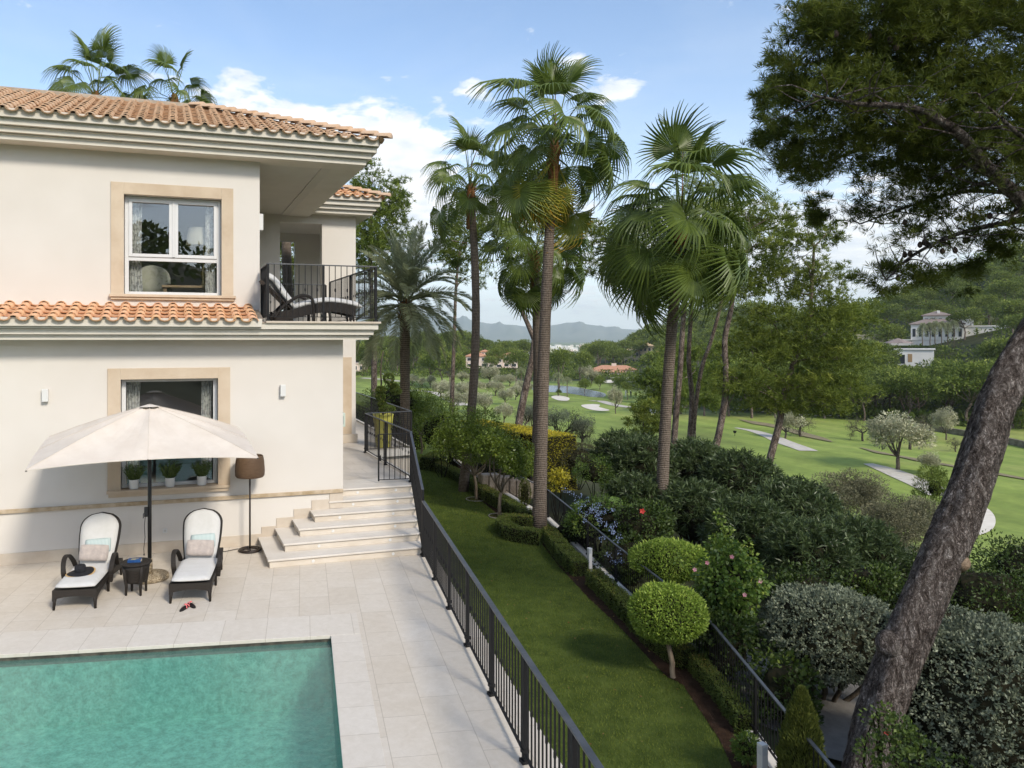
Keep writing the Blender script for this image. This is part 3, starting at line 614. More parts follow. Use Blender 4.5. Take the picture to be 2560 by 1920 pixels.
# barrel tiles
def tile_field(m, org, ax, up, nrm, width, length_at, pitch=.30, row=.34, rng=None, weather=.5):
    org, ax, up, nrm = map(Vector, (org, ax, up, nrm)); ncol = int(width / pitch + .01); K = 7
    for i in range(ncol):
        s = (i + .5) * pitch; l0, l1 = length_at(s)
        for cover in (0, 1):
            c = org + ax * (s + (pitch / 2 if cover else 0)); j = 0; a, b = l0, l1
            if cover: a, b = length_at(min(s + pitch / 2, width - .01))
            t = a - (.0 if cover else .02)
            while t < b - .04:
                e = min(t + row + .05, b); r0, r1 = (.098, .082) if cover else (.100, .088); lift0, lift1 = (.052, .022) if cover else (.030, .000)
                jx = rng.uniform(-.008, .008); jz = rng.uniform(-.004, .005); vs = []
                for (tt, rr, lf) in ((t, r0, lift0 + jz), (e, r1, lift1 + jz)):
                    for k in range(K):
                        an = math.pi * k / (K - 1); cx = -math.cos(an) * rr; h = math.sin(an) * rr
                        vs.append(c + ax * (cx * (1.18 if not cover else 1.0) + jx) + up * tt + nrm * (lf + (h * .9 if cover else .075 - h * .75)))
                for (tt, rr, lf) in ((t, r0 - .017, lift0 + jz),):
                    for k in range(K):
                        an = math.pi * k / (K - 1); cx = -math.cos(an) * rr; h = math.sin(an) * rr
                        vs.append(c + ax * (cx * (1.18 if not cover else 1.0) + jx) + up * (tt + .002) + nrm * (lf + (h * .9 - .002 if cover else .075 - h * .75 + .014)))
                m.cur = min(1, max(0, rng.gauss(.45, .3)))
                f = [(k, k + 1, K + k + 1, K + k) for k in range(K - 1)] + [(k + 1, k, 2 * K + k, 2 * K + k + 1) for k in range(K - 1)]
                m.add(vs, f); t += row
def roof_tiles(name, mtl, fields, label=None):
    m = MB(); rg = random.Random(7)
    for f in fields: tile_field(m, *f, rng=rg)
    me = m.mesh(name, smooth=True)
    return vpart(name, me, mtl, label=label)
# lower tile strip against the upper wall
sl = math.atan2(.34, 1.40); upv = Vector((0, math.cos(sl), math.sin(sl))); nv = Vector((0, -math.sin(sl), math.cos(sl)))
roof_tiles('lower_tile_roof', M_tile, [((XL, 15.08, 4.50), (1, 0, 0), upv, nv, 1.78 - XL, lambda s: (0, 1.52))])
m = MB(); m.add([(XL, 15.2, 4.50), (1.74, 15.2, 4.50), (1.74, UY, 4.83), (XL, UY, 4.83), (1.74, UY, 4.50), (XL, UY, 4.50)], [(0, 1, 2, 3), (1, 4, 2), (0, 3, 5)]); vpart('tile_bedding', m, M_mortar)
# upper hipped roof
EXT, EYT, EZT = 4.27, 15.74, 8.40; ss = .384; RK = 3.83; sl = math.atan(ss); cl = math.cos(sl)
upv = Vector((0, cl, math.sin(sl))); nv = Vector((0, -math.sin(sl), cl)); Wd = EXT - XL
def hipfront(s): return (0, min(RK, max(0.0, (Wd - s))) / cl)
upr = Vector((-cl, 0, math.sin(sl))); nr = Vector((math.sin(sl), 0, cl)); Dp = 14.0
def hipside(s): return (0, min(RK, max(0.0, s)) / cl)
roof_tiles('upper_roof', M_tileu, [((XL, EYT, EZT), (1, 0, 0), upv, nv, Wd, hipfront), ((EXT, EYT, EZT), (0, 1, 0), upr, nr, Dp, hipside)])
zr = EZT + RK * ss
m = MB(); o_ = .02
a = (XL, EYT + .08, EZT + .02); b = (EXT - .08, EYT + .08, EZT + .02); c = (EXT - RK, EYT + RK, zr); d = (XL, EYT + RK, zr); e = (EXT - .08, EYT + Dp, EZT + .02); f = (EXT - RK, EYT + Dp, zr)
m.add([a, b, c, d, e, f], [(0, 1, 2, 3), (1, 4, 5, 2)]); m.add([a, b, (b[0], b[1], EZT - .02), (a[0], a[1], EZT - .02)], [(3, 2, 1, 0)]); m.add([b, e, (e[0], e[1], EZT - .02), (b[0], b[1], EZT - .02)], [(3, 2, 1, 0)])
m.add([(XL, UY - .6, EZT - .0), (EX + .6, UY - .6, EZT), (EX + .6, EYT + Dp, EZT), (XL, EYT + Dp, EZT)], [(3, 2, 1, 0)])
vpart('roof_bedding', m, M_mortar)
m = MB(); m.box((XL, EYT + RK - .02, zr - .12), (EXT - RK + .1, EYT + RK + .2, zr + .14)); m.box((EXT - RK - .1, EYT + RK + .202, zr - .12), (EXT - RK + .1, EYT + Dp, zr + .139)); vpart('roof_parapet', m, M_mortar, bevel=.01)
def hip_caps(p, q, name, n):
    m = MB(); p, q = Vector(p), Vector(q); d = (q - p).normalized(); side = d.cross(Vector((0, 0, 1))).normalized(); u = side.cross(d); L_ = (q - p).length / n; rg = random.Random(2)
    for i in range(n):
        vs = []
        for t, r, l in ((i * L_ - .02, .125, .07), ((i + 1) * L_ + .04, .105, .03)):
            for k in range(9):
                an = math.pi * k / 8; vs.append(p + d * t - side * (math.cos(an) * r) + u * (math.sin(an) * r * .8 + l))
        m.cur = rg.random(); m.add(vs, [(k, k + 1, 9 + k + 1, 9 + k) for k in range(8)] + [tuple(range(8, -1, -1))])
    vpart(name, m.mesh(name, True), M_tileu)
hip_caps((EXT + .1, EYT - .1, EZT + .04), (EXT - RK, EYT + RK, zr + .06), 'hip_ridge_tiles', 17)
# wing roof
WXT, WYT, WZT = WX + .72, WY - .76, 8.50; RK2 = 2.6
upv2 = Vector((0, cl, math.sin(sl)))
roof_tiles('wing_roof', M_tile, [((1.9, WYT, WZT), (1, 0, 0), upv2, nv, WXT - 1.9, lambda s: (0, min(RK2, max(0, WXT - 1.9 - s)) / cl)), ((WXT, WYT, WZT), (0, 1, 0), upr, nr, 9.0, lambda s: (0, min(RK2, max(0, s)) / cl))])
m = MB(); a = (1.9, WYT + .08, WZT + .02); b = (WXT - .08, WYT + .08, WZT + .02); c = (WXT - RK2, WYT + RK2, WZT + RK2 * ss); d = (1.9, WYT + RK2, WZT + RK2 * ss); e = (WXT - .08, WYT + 9, WZT + .02); f = (WXT - RK2, WYT + 9, WZT + RK2 * ss)
m.add([a, b, c, d, e, f], [(0, 1, 2, 3), (1, 4, 5, 2)]); m.add([(1.9, WYT + .1, WZT), (WXT - .1, WYT + .1, WZT), (WXT - .1, WYT + 9, WZT), (1.9, WYT + 9, WZT)], [(3, 2, 1, 0)])
vpart('wing_roof_bedding', m, M_mortar)
hip_caps((WXT + .1, WYT - .1, WZT + .04), (WXT - RK2, WYT + RK2, WZT + RK2 * ss + .06), 'wing_hip_tiles', 11)
m = MB(); m.box((XL, EYT + .045, EZT - .06), (EXT - .07, EYT + .085, EZT + .10)); m.box((EXT - .085, EYT + .087, EZT - .06), (EXT - .045, EYT + Dp, EZT + .10)); m.box((XL, 15.125, 4.44), (1.66, 15.165, 4.60)); m.box((2.0, WYT + .045, WZT - .06), (WXT - .07, WYT + .085, WZT + .10)); vpart('eave_mortar', m, M_cornice)
# windows: stone surround, sill, white frame, panes, curtains
def surround(name, x0, x1, z0, z1, ox0_, ox1_, oz1_, y, mt, sill):
    m = MB(); p = .025
    m.box((ox0_, y - p, z0), (x0, y + .002, oz1_)); m.box((x1, y - p, z0), (ox1_, y + .002, oz1_)); m.box((x0 + .001, y - p, z1), (x1 - .001, y + .002, oz1_))
    o = vpart(name, m, mt, bevel=.003)
    m = MB(); s0, s1, zt, zb = sill
    m.box((s0, y - .10, zt - .055), (s1, y + .34, zt)); m.box((s0 + .03, y - .065, zb), (s1 - .03, y + .0, zt - .057)); vpart('window_sill', m, M_mares if mt is M_mares else M_mares2, bevel=.006)
sx0, st = xz(273, 689, UY - .05); sx1 = xz(590, 695, UY - .05)[0]
surround('window_surround', ux0, ux1, uz0, uz1, xz(277, 455, UY)[0], xz(583, 455, UY)[0], xz(277, 454, UY)[1], UY, M_mares, (xz(272, 745, UY - .1)[0], xz(590, 745, UY - .1)[0], uz0 + .005, uz0 - .10))
surround('window_surround', gx0, gx1, gz0, gz1, xz(268.8, 921, GY)[0], xz(575.3, 921, GY)[0], xz(268.8, 921.5, GY)[1], GY, M_mares2, (xz(266, 1228, GY - .1)[0], xz(576, 1228, GY - .1)[0], gz0 + .005, gz0 - .12))
def curtain(m, x0, x1, z0, z1, y, n=7, pinch=0.0):
    V = []
    for k in range(13):
        t = k / 12; z = z1 + (z0 - z1) * t; row = []
        for i in range(n * 4 + 1):
            s = i / (n * 4); x = x0 + (x1 - x0) * s * (1 - pinch * math.sin(t * math.pi) * .3); row.append((x, y + .035 * math.sin(s * n * 2 * math.pi + t * .6), z))
        V.append(row)
    nn = n * 4 + 1; vs = [p for r_ in V for p in r_]; m.add(vs, [(k * nn + i, (k + 1) * nn + i, (k + 1) * nn + i + 1, k * nn + i + 1) for k in range(12) for i in range(nn - 1)])
M_curt = mat('patterned_curtain', (.62, .59, .52), (.33, .31, .28), scale=14, detail=3, contrast=(.48, .56), rough=.9, sheen=.2)
def window(x0, x1, z0, z1, y, double, label):
    fr = vpart('window', frame_mesh(x0, x1, z0, z1, y, double), M_pvc, label=label)
    panes = []
    mid = (x0 + x1) / 2; zm = z0 + (z1 - z0) * .36
    if double: panes = [(x0 + .14, mid - .10, zm + .12, z1 - .13), (mid + .10, x1 - .14, zm + .12, z1 - .13), (x0 + .10, x1 - .10, z0 + .07, zm - .02)]
    else: panes = [(x0 + .11, x1 - .11, z0 + .06, z1 - .06)]
    for a, b, c, d in panes:
        m = MB(); yy = y + .05; m.add([(a - .01, yy, c - .01), (b + .01, yy, c - .01), (b + .01, yy, d + .01), (a - .01, yy, d + .01)], [(0, 1, 2, 3)]); vpart('pane', m, M_glass, parent=fr)
    for s in (0, 1):
        m = MB()
        a, b = (x0 + .08, x0 + .34) if s == 0 else (x1 - .30, x1 - .08)
        curtain(m, a, b, z0 + .03, z1 - .03, y + .22, 4, .4); vpart('curtain', m.mesh('curtain', True), M_curt, parent=fr)
def frame_mesh(x0, x1, z0, z1, y, double):
    m = MB(); y0, y1 = y, y + .09; w = .075
    m.box((x0, y0, z0), (x0 + w, y1, z1)); m.box((x1 - w, y0, z0), (x1, y1, z1)); m.box((x0 + w + .001, y0, z1 - .05), (x1 - w - .001, y1, z1)); m.box((x0 + w + .001, y0, z0), (x1 - w - .001, y1, z0 + .06))
    if double:
        mid = (x0 + x1) / 2; zm = z0 + (z1 - z0) * .36
        m.box((x0 + w + .001, y0 + .002, zm - .03), (x1 - w - .001, y1, zm + .05))
        for a, b in ((x0 + w + .002, mid - .025), (mid + .025, x1 - w - .002)):
            q0, q1 = y0 - .022, y0 + .06; c, d = zm + .052, z1 - .052; t = .065
            m.box((a, q0, c), (a + t, q1, d)); m.box((b - t, q0, c), (b, q1, d)); m.box((a + t + .001, q0, d - t), (b - t - .001, q1, d)); m.box((a + t + .001, q0, c), (b - t - .001, q1, c + t))
        m.box((mid - .024, y0 - .035, zm + .06), (mid + .024, y0 + .05, z1 - .06))
    return m.mesh('window', bevel=.004)
window(ux0 + .01, ux1 - .01, uz0 + .012, uz1 - .01, UY + .17, True, 'white double casement window over a fixed lower pane')
window(gx0 + .01, gx1 - .01, gz0 + .012, gz1 - .01, GY + .17, False, 'large single pane window with dark glass')
# rooms behind the glass
def room(x0, x1, z0, z1, y0, y1):
    m = MB(); m.add([(x0, y0, z0), (x1, y0, z0), (x1, y1, z0), (x0, y1, z0), (x0, y0, z1), (x1, y0, z1), (x1, y1, z1), (x0, y1, z1)], [(0, 1, 2, 3), (7, 6, 5, 4), (2, 6, 7, 3), (0, 3, 7, 4), (1, 5, 6, 2)])
    vpart('room_interior', m, M_room)
room(ux0 - 1.2, min(ux1 + .6, UX - .4), 4.6, 7.9, UY + .36, UY + 4.6); room(gx0 - 1.5, gx1 + 1.0, ZP, 4.08, GY + .36, GY + 5)
# plinth band, baseboard, wall lights, socket, meter box
zb1 = xz(400, 1251, GY - .05)[1]
m = MB(); m.box((XL, GY - .045, zb1 - .075), (GX, GY + .0015, zb1)); vpart('plinth_band', m, M_band, bevel=.01)
m = MB(); m.box((XL, GY - .022, .001), (1.72, GY + .0012, .22)); vpart('baseboard', m, M_base, bevel=.004)
for k in range(5):
    x = [1.72, 2.02, 2.38, 2.75, 3.13][k]; m = MB(); m.box((x, GY - .018, .159 * k + .002), ([2.02, 2.38, 2.75, 3.13, GX][k] - .004, GY + .001, .159 * (k + 1) + .20)); vpart('baseboard', m, M_base, bevel=.004)
def wall_light(x, y, z, dx=(0, -1)):
    m = MB(); m.box((x - .055, y - .095, z - .12), (x + .055, y - .01, z + .12)); o = vpart('wall_light', m, M_white, bevel=.01)
    m = MB(); m.box((x - .035, y - .012, z - .09), (x + .035, y + .001, z + .09)); vpart('mounting_plate', m, M_iron, parent=o)
for sx, sy in ((114, 988), (706.5, 976)): wall_light(*[xz(sx, sy, GY)[0]], GY, xz(sx, sy, GY)[1])
m = MB(); m.box((UX + .0, UY + .12, 6.55), (UX + .09, UY + .3, 6.9)); vpart('wall_light', m, M_white, bevel=.01)
x, z = xz(412.7, 1326.6, GY); m = MB(); m.box((x - .042, GY - .012, z - .042), (x + .042, GY + .001, z + .042)); o = vpart('wall_socket', m, M_white, bevel=.004)
m = MB(); m.tube([(x, GY - .0135, z), (x, GY - .0125, z)], .024, 14); vpart('socket_plate', m, mat('grey_plastic', (.52, .51, .48), rough=.5), parent=o)
zz = xz(862, 1047, GY + .5)[1]; m = MB(); m.box((GX - .0, GY + .35, zz - .16), (GX + .13, GY + .62, zz + .14)); o = vpart('intercom_box', m, mat('pale_green_plastic', (.50, .57, .50), rough=.45), bevel=.012)
m = MB(); m.box((GX + .03, GY + .343, zz - .10), (GX + .09, GY + .352, zz + .08)); vpart('intercom_panel', m, mat('box_window', (.28, .31, .30), rough=.3), parent=o)
# steps from the patio up to the side path
steps = thing('garden_steps', (3.2, 15, 0), 'pale limestone steps fanning down from the side path to the patio', 'steps')
sxl = [1.65, 1.99, 2.34, 2.71, 3.11, 3.42]; syf = [14.07, 14.49, 14.91, 15.33, 15.76, 16.18]; rr = ZP / 6
def fx(y): return 4.62 + (y - 13.99) * (5.085 - 4.62) / (16.17 - 13.99)
for k in range(6):
    y0, x0 = syf[k], sxl[k]; y1 = 16.6 if k < 5 else 17.2; z0, z1 = rr * k, rr * (k + 1); n = .035
    m = MB(); yb = GY if x0 + .04 < GX else y1
    if k < 5: poly = [(x0 + n, y0 + n), (fx(y0), y0 + n), (fx(y1), y1), (GX + .002, y1), (GX + .002, GY - .002), (x0 + n, GY - .002)]
    else: poly = [(x0 + n, y0 + n), (fx(y0), y0 + n), (fx(17.2), 17.2), (x0 + n, 17.2)]
    m.prism(poly, z0 + .002, z1 - .036); st_ = obj('riser', m.mesh('riser'), M_step, steps)
    m = MB()
    if k < 5: poly = [(x0, y0), (fx(y0) - .001, y0 + .001), (fx(y1), y1), (GX + .004, y1), (GX + .004, GY - .004), (x0, GY - .004)]
    else: poly = [(x0 - .05, y0), (fx(y0), y0), (fx(17.2), 17.2), (x0, 17.2)]
    m.prism(poly, z1 - .035, z1); obj('tread', m.mesh('tread', bevel=.008), M_tread, steps)
    for f in (.28, .80):
        x = x0 + (fx(y0) - x0) * (f - .03 * (k % 2)); m = MB(); m.tube([(x, y0 + n - .006, (z0 + z1) / 2 - .02), (x, y0 + n + .004, (z0 + z1) / 2 - .02)], [.028, .032], 14); obj('step_light', m.mesh('step_light'), M_white, st_)
# side path with its kerb and the terrace bump where the planter stands
M_pave2 = paving_mat('path_paving', 0, .6, .6, (.57, .525, .47), (.62, .575, .52), (.42, .38, .33), .3)
m = MB(); m.prism([(GX + .002, 17.202), (fx(17.2), 17.202), (5.25, 18), (5.25, 21.3), (6.72, 21.5), (7.0, 31.5), (WX + .002, 31.5), (WX + .002, WY - .004), (GX + .002, WY - .004)], -2.4, ZP - .004); struct('side_path', m.mesh('side_path'), M_pave2)
m = MB(); m.bar((6.76, 21.45, ZP - .06), (7.05, 31.5, ZP - .06), .14, .2); m.bar((5.3, 21.26, ZP - .06), (6.76, 21.43, ZP - .06), .14, .198); m.bar((5.32, 17.2, ZP - .06), (5.32, 21.2, ZP - .06), .12, .199); struct('path_kerb', m.mesh('path_kerb'), mat('white_kerb', (.70, .67, .62), rough=.8))
# ------------------------------------------------------------------ railings
def railing(name, pts, h, label, cat='railing', sp=.115, r=.007, wall=.055, zb=.09, knots=True, hs=None, post=.045, rail_mat=None, group=None, rw=.05):
    """pts: foot points (x,y,z) of the posts; each span gets its own panel of bars"""
    root = thing(name, pts[0], label, cat, group); P = [Vector(p) for p in pts]; hs = hs or [h] * len(P)
    m = MB()
    for i in range(len(P) - 1): m.bar(P[i] + Vector((0, 0, hs[i])), P[i + 1] + Vector((0, 0, hs[i + 1])), rw, .022)
    obj('handrail', m.mesh('handrail', bevel=.004), rail_mat or M_rail, root)
    m = MB()
    for i in range(len(P) - 1): m.bar(P[i] + Vector((0, 0, zb)), P[i + 1] + Vector((0, 0, zb)), .03, .014)
    obj('bottom_rail', m.mesh('bottom_rail'), M_iron, root)
    for i, p in enumerate(P):
        m = MB(); m.box((p.x - post / 2, p.y - post / 2, p.z), (p.x + post / 2, p.y + post / 2, p.z + hs[i] - .011)); m.box((p.x - post * .95, p.y - post * .95, p.z), (p.x + post * .95, p.y + post * .95, p.z + .035))
        m.box((p.x - post * .75, p.y - post * .75, p.z + .1), (p.x + post * .75, p.y + post * .75, p.z + .14))
        obj('post', m.mesh('post'), M_iron, root)
    c = 0
    for i in range(len(P) - 1):
        m = MB(); n = max(2, int(round((P[i + 1] - P[i]).length / sp)))
        for k in range(1, n):
            t = k / n; q = P[i].lerp(P[i + 1], t); hh = hs[i] + (hs[i + 1] - hs[i]) * t
            m.bar(q + Vector((0, 0, zb + .007)), q + Vector((0, 0, hh - .011)), r * 2)
            if knots and k % 2 == 0:
                z = hh * .56; m.lathe([(.006, z - .05), (.016, z - .02), (.016, z + .02), (.006, z + .05)], 6, q, False)
        obj('baluster_panel', m.mesh('baluster_panel'), M_iron, root)
    return root
fpt = lambda y, z=0.0: (4.60 + (y - 13.95) * .1805, y, z)
ys = [13.95 - 1.42 * k for k in range(8)]
railing('patio_railing', [fpt(y) for y in ys], 1.07, 'black wrought iron railing along the edge of the pool patio', sp=.118, rw=.06)
railing('stair_railing', [fpt(14.02), (5.14, 16.5, ZP)], 1.25, 'black iron railing sloping up beside the stone steps', hs=[1.27, 1.13], zb=.12, sp=.12)
railing('path_railing', [(5.2, 16.62, ZP), (5.22, 18.95, ZP), (5.24, 21.2, ZP)], 1.12, 'black iron railing between the open gate and the planter', sp=.12)
railing('path_railing', [(5.30, 21.25, ZP), (6.70, 21.45, ZP), (6.80, 24.2, ZP), (6.9, 27.0, ZP), (7.0, 31.0, ZP)], 1.12, 'black iron railing round the yellow planter and on along the back wing', sp=.125)
railing('balcony_railing', [(1.79, 16.38, ZT), (1.79, 15.27, ZT), (2.9, 15.27, ZT), (4.0, 15.27, ZT), (3.97, 17.5, ZT), (3.93, 19.8, ZT)], 1.14, 'black iron railing round the upstairs corner balcony', sp=.125)
railing('balcony_railing', [(1.95, 20.2, ZT), (3.9, 20.2, ZT)], 1.1, 'black iron railing across the back of the balcony behind the lounger', sp=.12)
def gate(name, a, b, z, h, label):
    a, b = Vector((*a, z)), Vector((*b, z)); root = thing(name, a, label, 'gate', 'leaves of the path gate'); m = MB(); u = Vector((0, 0, 1))
    for p in (a, b): m.bar(p + u * .04, p + u * h, .03)
    m.bar(a + u * h, b + u * h, .035, .02); m.bar(a + u * .07, b + u * .07, .028, .014); obj('gate_frame', m.mesh('gate_frame'), M_iron, root)
    m = MB(); n = 6
    for k in range(1, n): q = a.lerp(b, k / n); m.bar(q + u * .075, q + u * (h - .01), .014)
    obj('baluster_panel', m.mesh('baluster_panel'), M_iron, root)
    m = MB(); q = b + (a - b).normalized() * .03; m.box((q.x - .02, q.y - .04, q.z + .5), (q.x + .02, q.y + .04, q.z + .62)); obj('latch', m.mesh('latch'), M_iron, root)
gate('path_gate', (5.16, 16.56), (4.42, 16.63), ZP, 1.10, 'iron gate leaf standing half shut across the top of the steps')
gate('path_gate', (3.50, 16.62), (3.66, 17.32), ZP, 1.10, 'iron gate leaf folded back against the villa wall')
# garden fence on its low wall
ftop = [at_z(x, y, -.80)[:2] for x, y in ((2200, 2075), (2082, 1920), (1971, 1788), (1888, 1688), (1777, 1555), (1666, 1460), (1539, 1362), (1469, 1304), (1411, 1258), (1370, 1225), (1305, 1193))] + [np.array([12.25, 27.5]), np.array([12.7, 31.0]), np.array([13.3, 35.5])]
railing('garden_fence', [(*p, -1.70) for p in ftop], .90, 'black iron fence on a low white wall at the far side of the lawn', 'fence', sp=.125, knots=False, post=.04, r=.0055)
m = MB()
for i in range(len(ftop) - 1): m.bar((*ftop[i], -2.06), (*ftop[i + 1], -2.06), .2, .70)
tag(obj('low_wall', m.mesh('low_wall'), mat('white_wall_cap', (.62, .58, .52), (.72, .69, .63), scale=2, rough=.85)), 'low white garden wall under the iron fence', 'wall')

# ------------------------------------------------------------------ parasol
M_canvas = mat('canvas', (.60, .53, .455), (.655, .59, .515), scale=3, rough=.95, spec=.05, bump=.2, bscale=220, sheen=.2)
M_pole = mat('black_metal', (.010, .010, .011), rough=.4, spec=.5)
par = thing('parasol', (-.39, 14.13, 0), 'large cream canvas parasol open between the two loungers', 'parasol')
def canopy():
    cor = [Vector(p) for p in ((-2.14, 12.87, 2.20), (1.37, 13.05, 2.20), (1.21, 15.33, 2.47), (-2.15, 15.28, 2.42))]; ap = Vector((-.39, 14.13, 3.05)); rim = []
    for i in range(4):
        a, b = cor[i], cor[(i + 1) % 4]; mid = (a + b) / 2 + Vector((0, 0, .075 if i == 0 else .04))
        for p, q in ((a, mid), (mid, b)):
            for k in range(6):
                t = k / 6; v = p.lerp(q, t); v.z += .022 * math.sin(math.pi * t); rim.append((v, i, t))
    m = MB(); n = len(rim); rows = 9; vs = []
    for j in range(rows + 1):
        s = .07 + .93 * j / rows
        for k, (v, i, t) in enumerate(rim):
            p = ap.lerp(v, s); sag = .09 * math.sin(math.pi * s) * (math.sin(math.pi * t) ** .8); p.z += -sag + .03 * math.sin(math.pi * s); vs.append(p)
    m.add(vs, [(j * n + k, j * n + (k + 1) % n, (j + 1) * n + (k + 1) % n, (j + 1) * n + k)[::-1] for j in range(rows) for k in range(n)])
    base = len(vs); low = [p + Vector((0, 0, -.012)) for p in vs[-n:]]; m.add(low, []); m.f += [(base - n + k, base - n + (k + 1) % n, base + (k + 1) % n, base + k)[::-1] for k in range(n)]
    me = m.mesh('canopy'); o = obj('canopy', me, M_canvas, par)
    m = MB(); m.add([ap + Vector((math.cos(a) * .17, math.sin(a) * .14, -.028)) for a in [2 * math.pi * k / 16 for k in range(16)]] + [ap + Vector((0, 0, .018))], [(k, (k + 1) % 16, 16) for k in range(16)]); obj('vent_flap', m.mesh('vent_flap'), M_canvas, par)
    for v, i, t in rim:
        if t == 0:
            m = MB(); m.tube([ap.lerp(v, s_) + Vector((0, 0, .006 + .03 * math.sin(math.pi * s_))) for s_ in [.08 + .92 * q / 10 for q in range(11)]], .0045, 5); obj('seam', m.mesh('seam'), M_canvas, par)
            m = MB(); m.bar(ap + Vector((0, 0, -.09)), v + Vector((0, 0, -.015)), .022, .016); m.bar((-.39, 14.13, 2.25), ap.lerp(v, .5) + Vector((0, 0, -.09)), .014); obj('rib', m.mesh('rib'), M_pole, par)
canopy()
m = MB(); m.tube([(-.39, 14.13, .08), (-.39, 14.13, 3.06)], .034, 12); m.lathe([(.034, 2.17), (.06, 2.2), (.06, 2.3), (.034, 2.33)], 12, (-.39, 14.13, 0)); obj('pole', m.mesh('pole', True), M_pole, par)
m = MB(); m.box((-.48, 14.08, 1.10), (-.42, 14.17, 1.26)); m.tube([(-.46, 14.09, 1.18), (-.49, 14.0, 1.17), (-.49, 13.98, 1.1)], .009, 6); obj('crank', m.mesh('crank', bevel=.01), M_pole, par)
m = MB(); m.tube([(-.46, 14.08, 1.12), (-.475, 14.06, .95), (-.465, 14.07, .75), (-.485, 14.06, .55), (-.48, 14.06, .47)], .006, 5); m.lathe([(.004, .43), (.014, .45), (.004, .48)], 6, (-.48, 14.06, 0)); obj('cord', m.mesh('cord'), M_pole, par)
M_pebble = mat('pebble_concrete', (.20, .15, .09), (.48, .40, .28), scale=38, detail=2, contrast=(.4, .6), rough=.85, bump=1.5, bscale=40)
m = MB(); m.lathe([(.30, .002), (.33, .02), (.33, .06), (.31, .085), (.05, .095)], 32, (-.39, 14.13, 0)); m.lathe([(.05, .08), (.05, .34), (.042, .36)], 14, (-.39, 14.13, 0)); obj('base', m.mesh('base', True), M_pebble, par)

# ------------------------------------------------------------------ wicker sun loungers and cushions
def wicker_mat():
    m, nt, N, L, P = _nt('dark_wicker'); P.inputs['Roughness'].default_value = .55; P.inputs['Specular IOR Level'].default_value = .35
    tc = N.new('ShaderNodeTexCoord'); hs = []
    for rot in (0, 90):
        mp = N.new('ShaderNodeMapping'); mp.inputs['Rotation'].default_value = (0, R(20), R(rot)); L.new(tc.outputs['Object'], mp.inputs[0]); w = N.new('ShaderNodeTexWave'); w.inputs['Scale'].default_value = 42; w.inputs['Distortion'].default_value = .4; L.new(mp.outputs[0], w.inputs[0]); hs.append(w.outputs[1])
    mm = N.new('ShaderNodeMath'); mm.operation = 'MULTIPLY'; L.new(hs[0], mm.inputs[0]); L.new(hs[1], mm.inputs[1])
    r = N.new('ShaderNodeValToRGB'); r.color_ramp.elements[0].color = _c((.012, .009, .007)); r.color_ramp.elements[1].color = _c((.045, .036, .028)); L.new(mm.outputs[0], r.inputs[0]); L.new(r.outputs[0], P.inputs['Base Color'])
    b = N.new('ShaderNodeBump'); b.inputs['Strength'].default_value = .6; b.inputs['Distance'].default_value = .006; L.new(mm.outputs[0], b.inputs['Height']); L.new(b.outputs[0], P.inputs['Normal']); return m
M_wicker = wicker_mat()
M_cush = mat('white_cushion', (.56, .55, .52), (.61, .60, .58), scale=5, rough=.92, sheen=.25, bump=.25, bscale=200, spec=.1)
def soft_box(w, l, h, nx=9, ny=9, puff=.35, corner=.12):
    """pillow-like slab centred on the origin, z from 0 to h, edges rounded"""
    m = MB(); vs = []; idx = {}
    def P(i, j, side):
        u, v = i / (nx - 1) * 2 - 1, j / (ny - 1) * 2 - 1; e = max(abs(u), abs(v)); ed = (1 - abs(u) ** 4) * (1 - abs(v) ** 4)
        k = 1 - corner * (abs(u * v) ** 3); x, y = u * w / 2 * k, v * l / 2 * k; z = h / 2 + side * (h / 2) * ((1 - puff) * (1 - max(0, e - .8) / .2 * .6) + puff * ed ** .5) if e < 1 else h / 2
        if e == 1: z = h / 2 + side * h * .12
        return (x, y, z)
    for side in (1, -1):
        o = len(vs)
        for j in range(ny):
            for i in range(nx): vs.append(P(i, j, side))
        for j in range(ny - 1):
            for i in range(nx - 1):
                f = (o + j * nx + i, o + j * nx + i + 1, o + (j + 1) * nx + i + 1, o + (j + 1) * nx + i); idx[(side, i, j)] = f if side == 1 else f[::-1]
    fs = list(idx.values()); n2 = nx * ny
    loop = [i for i in range(nx)] + [j * nx + nx - 1 for j in range(1, ny)] + [(ny - 1) * nx + i for i in range(nx - 2, -1, -1)] + [j * nx for j in range(ny - 2, 0, -1)]
    for a, b in zip(loop, loop[1:] + loop[:1]): fs.append((a, n2 + a, n2 + b, b))
    m.add(vs, fs); return m
def xf(m, M): m.v = [tuple(M @ Vector(p)) for p in m.v]; return m
def back_outline(y0, L_, w, n=24):
    """tall rounded back: half-width as it rises"""
    out = []
    for k in range(n + 1):
        t = k / n; s = t * L_
        hw = (w * .40 + w * .10 * math.sin(min(1, t / .7) * math.pi / 2))
        if t > .72: hw = hw * math.sqrt(max(0, 1 - ((t - .72) / .28) ** 2))
        out.append((hw, s))
    return out
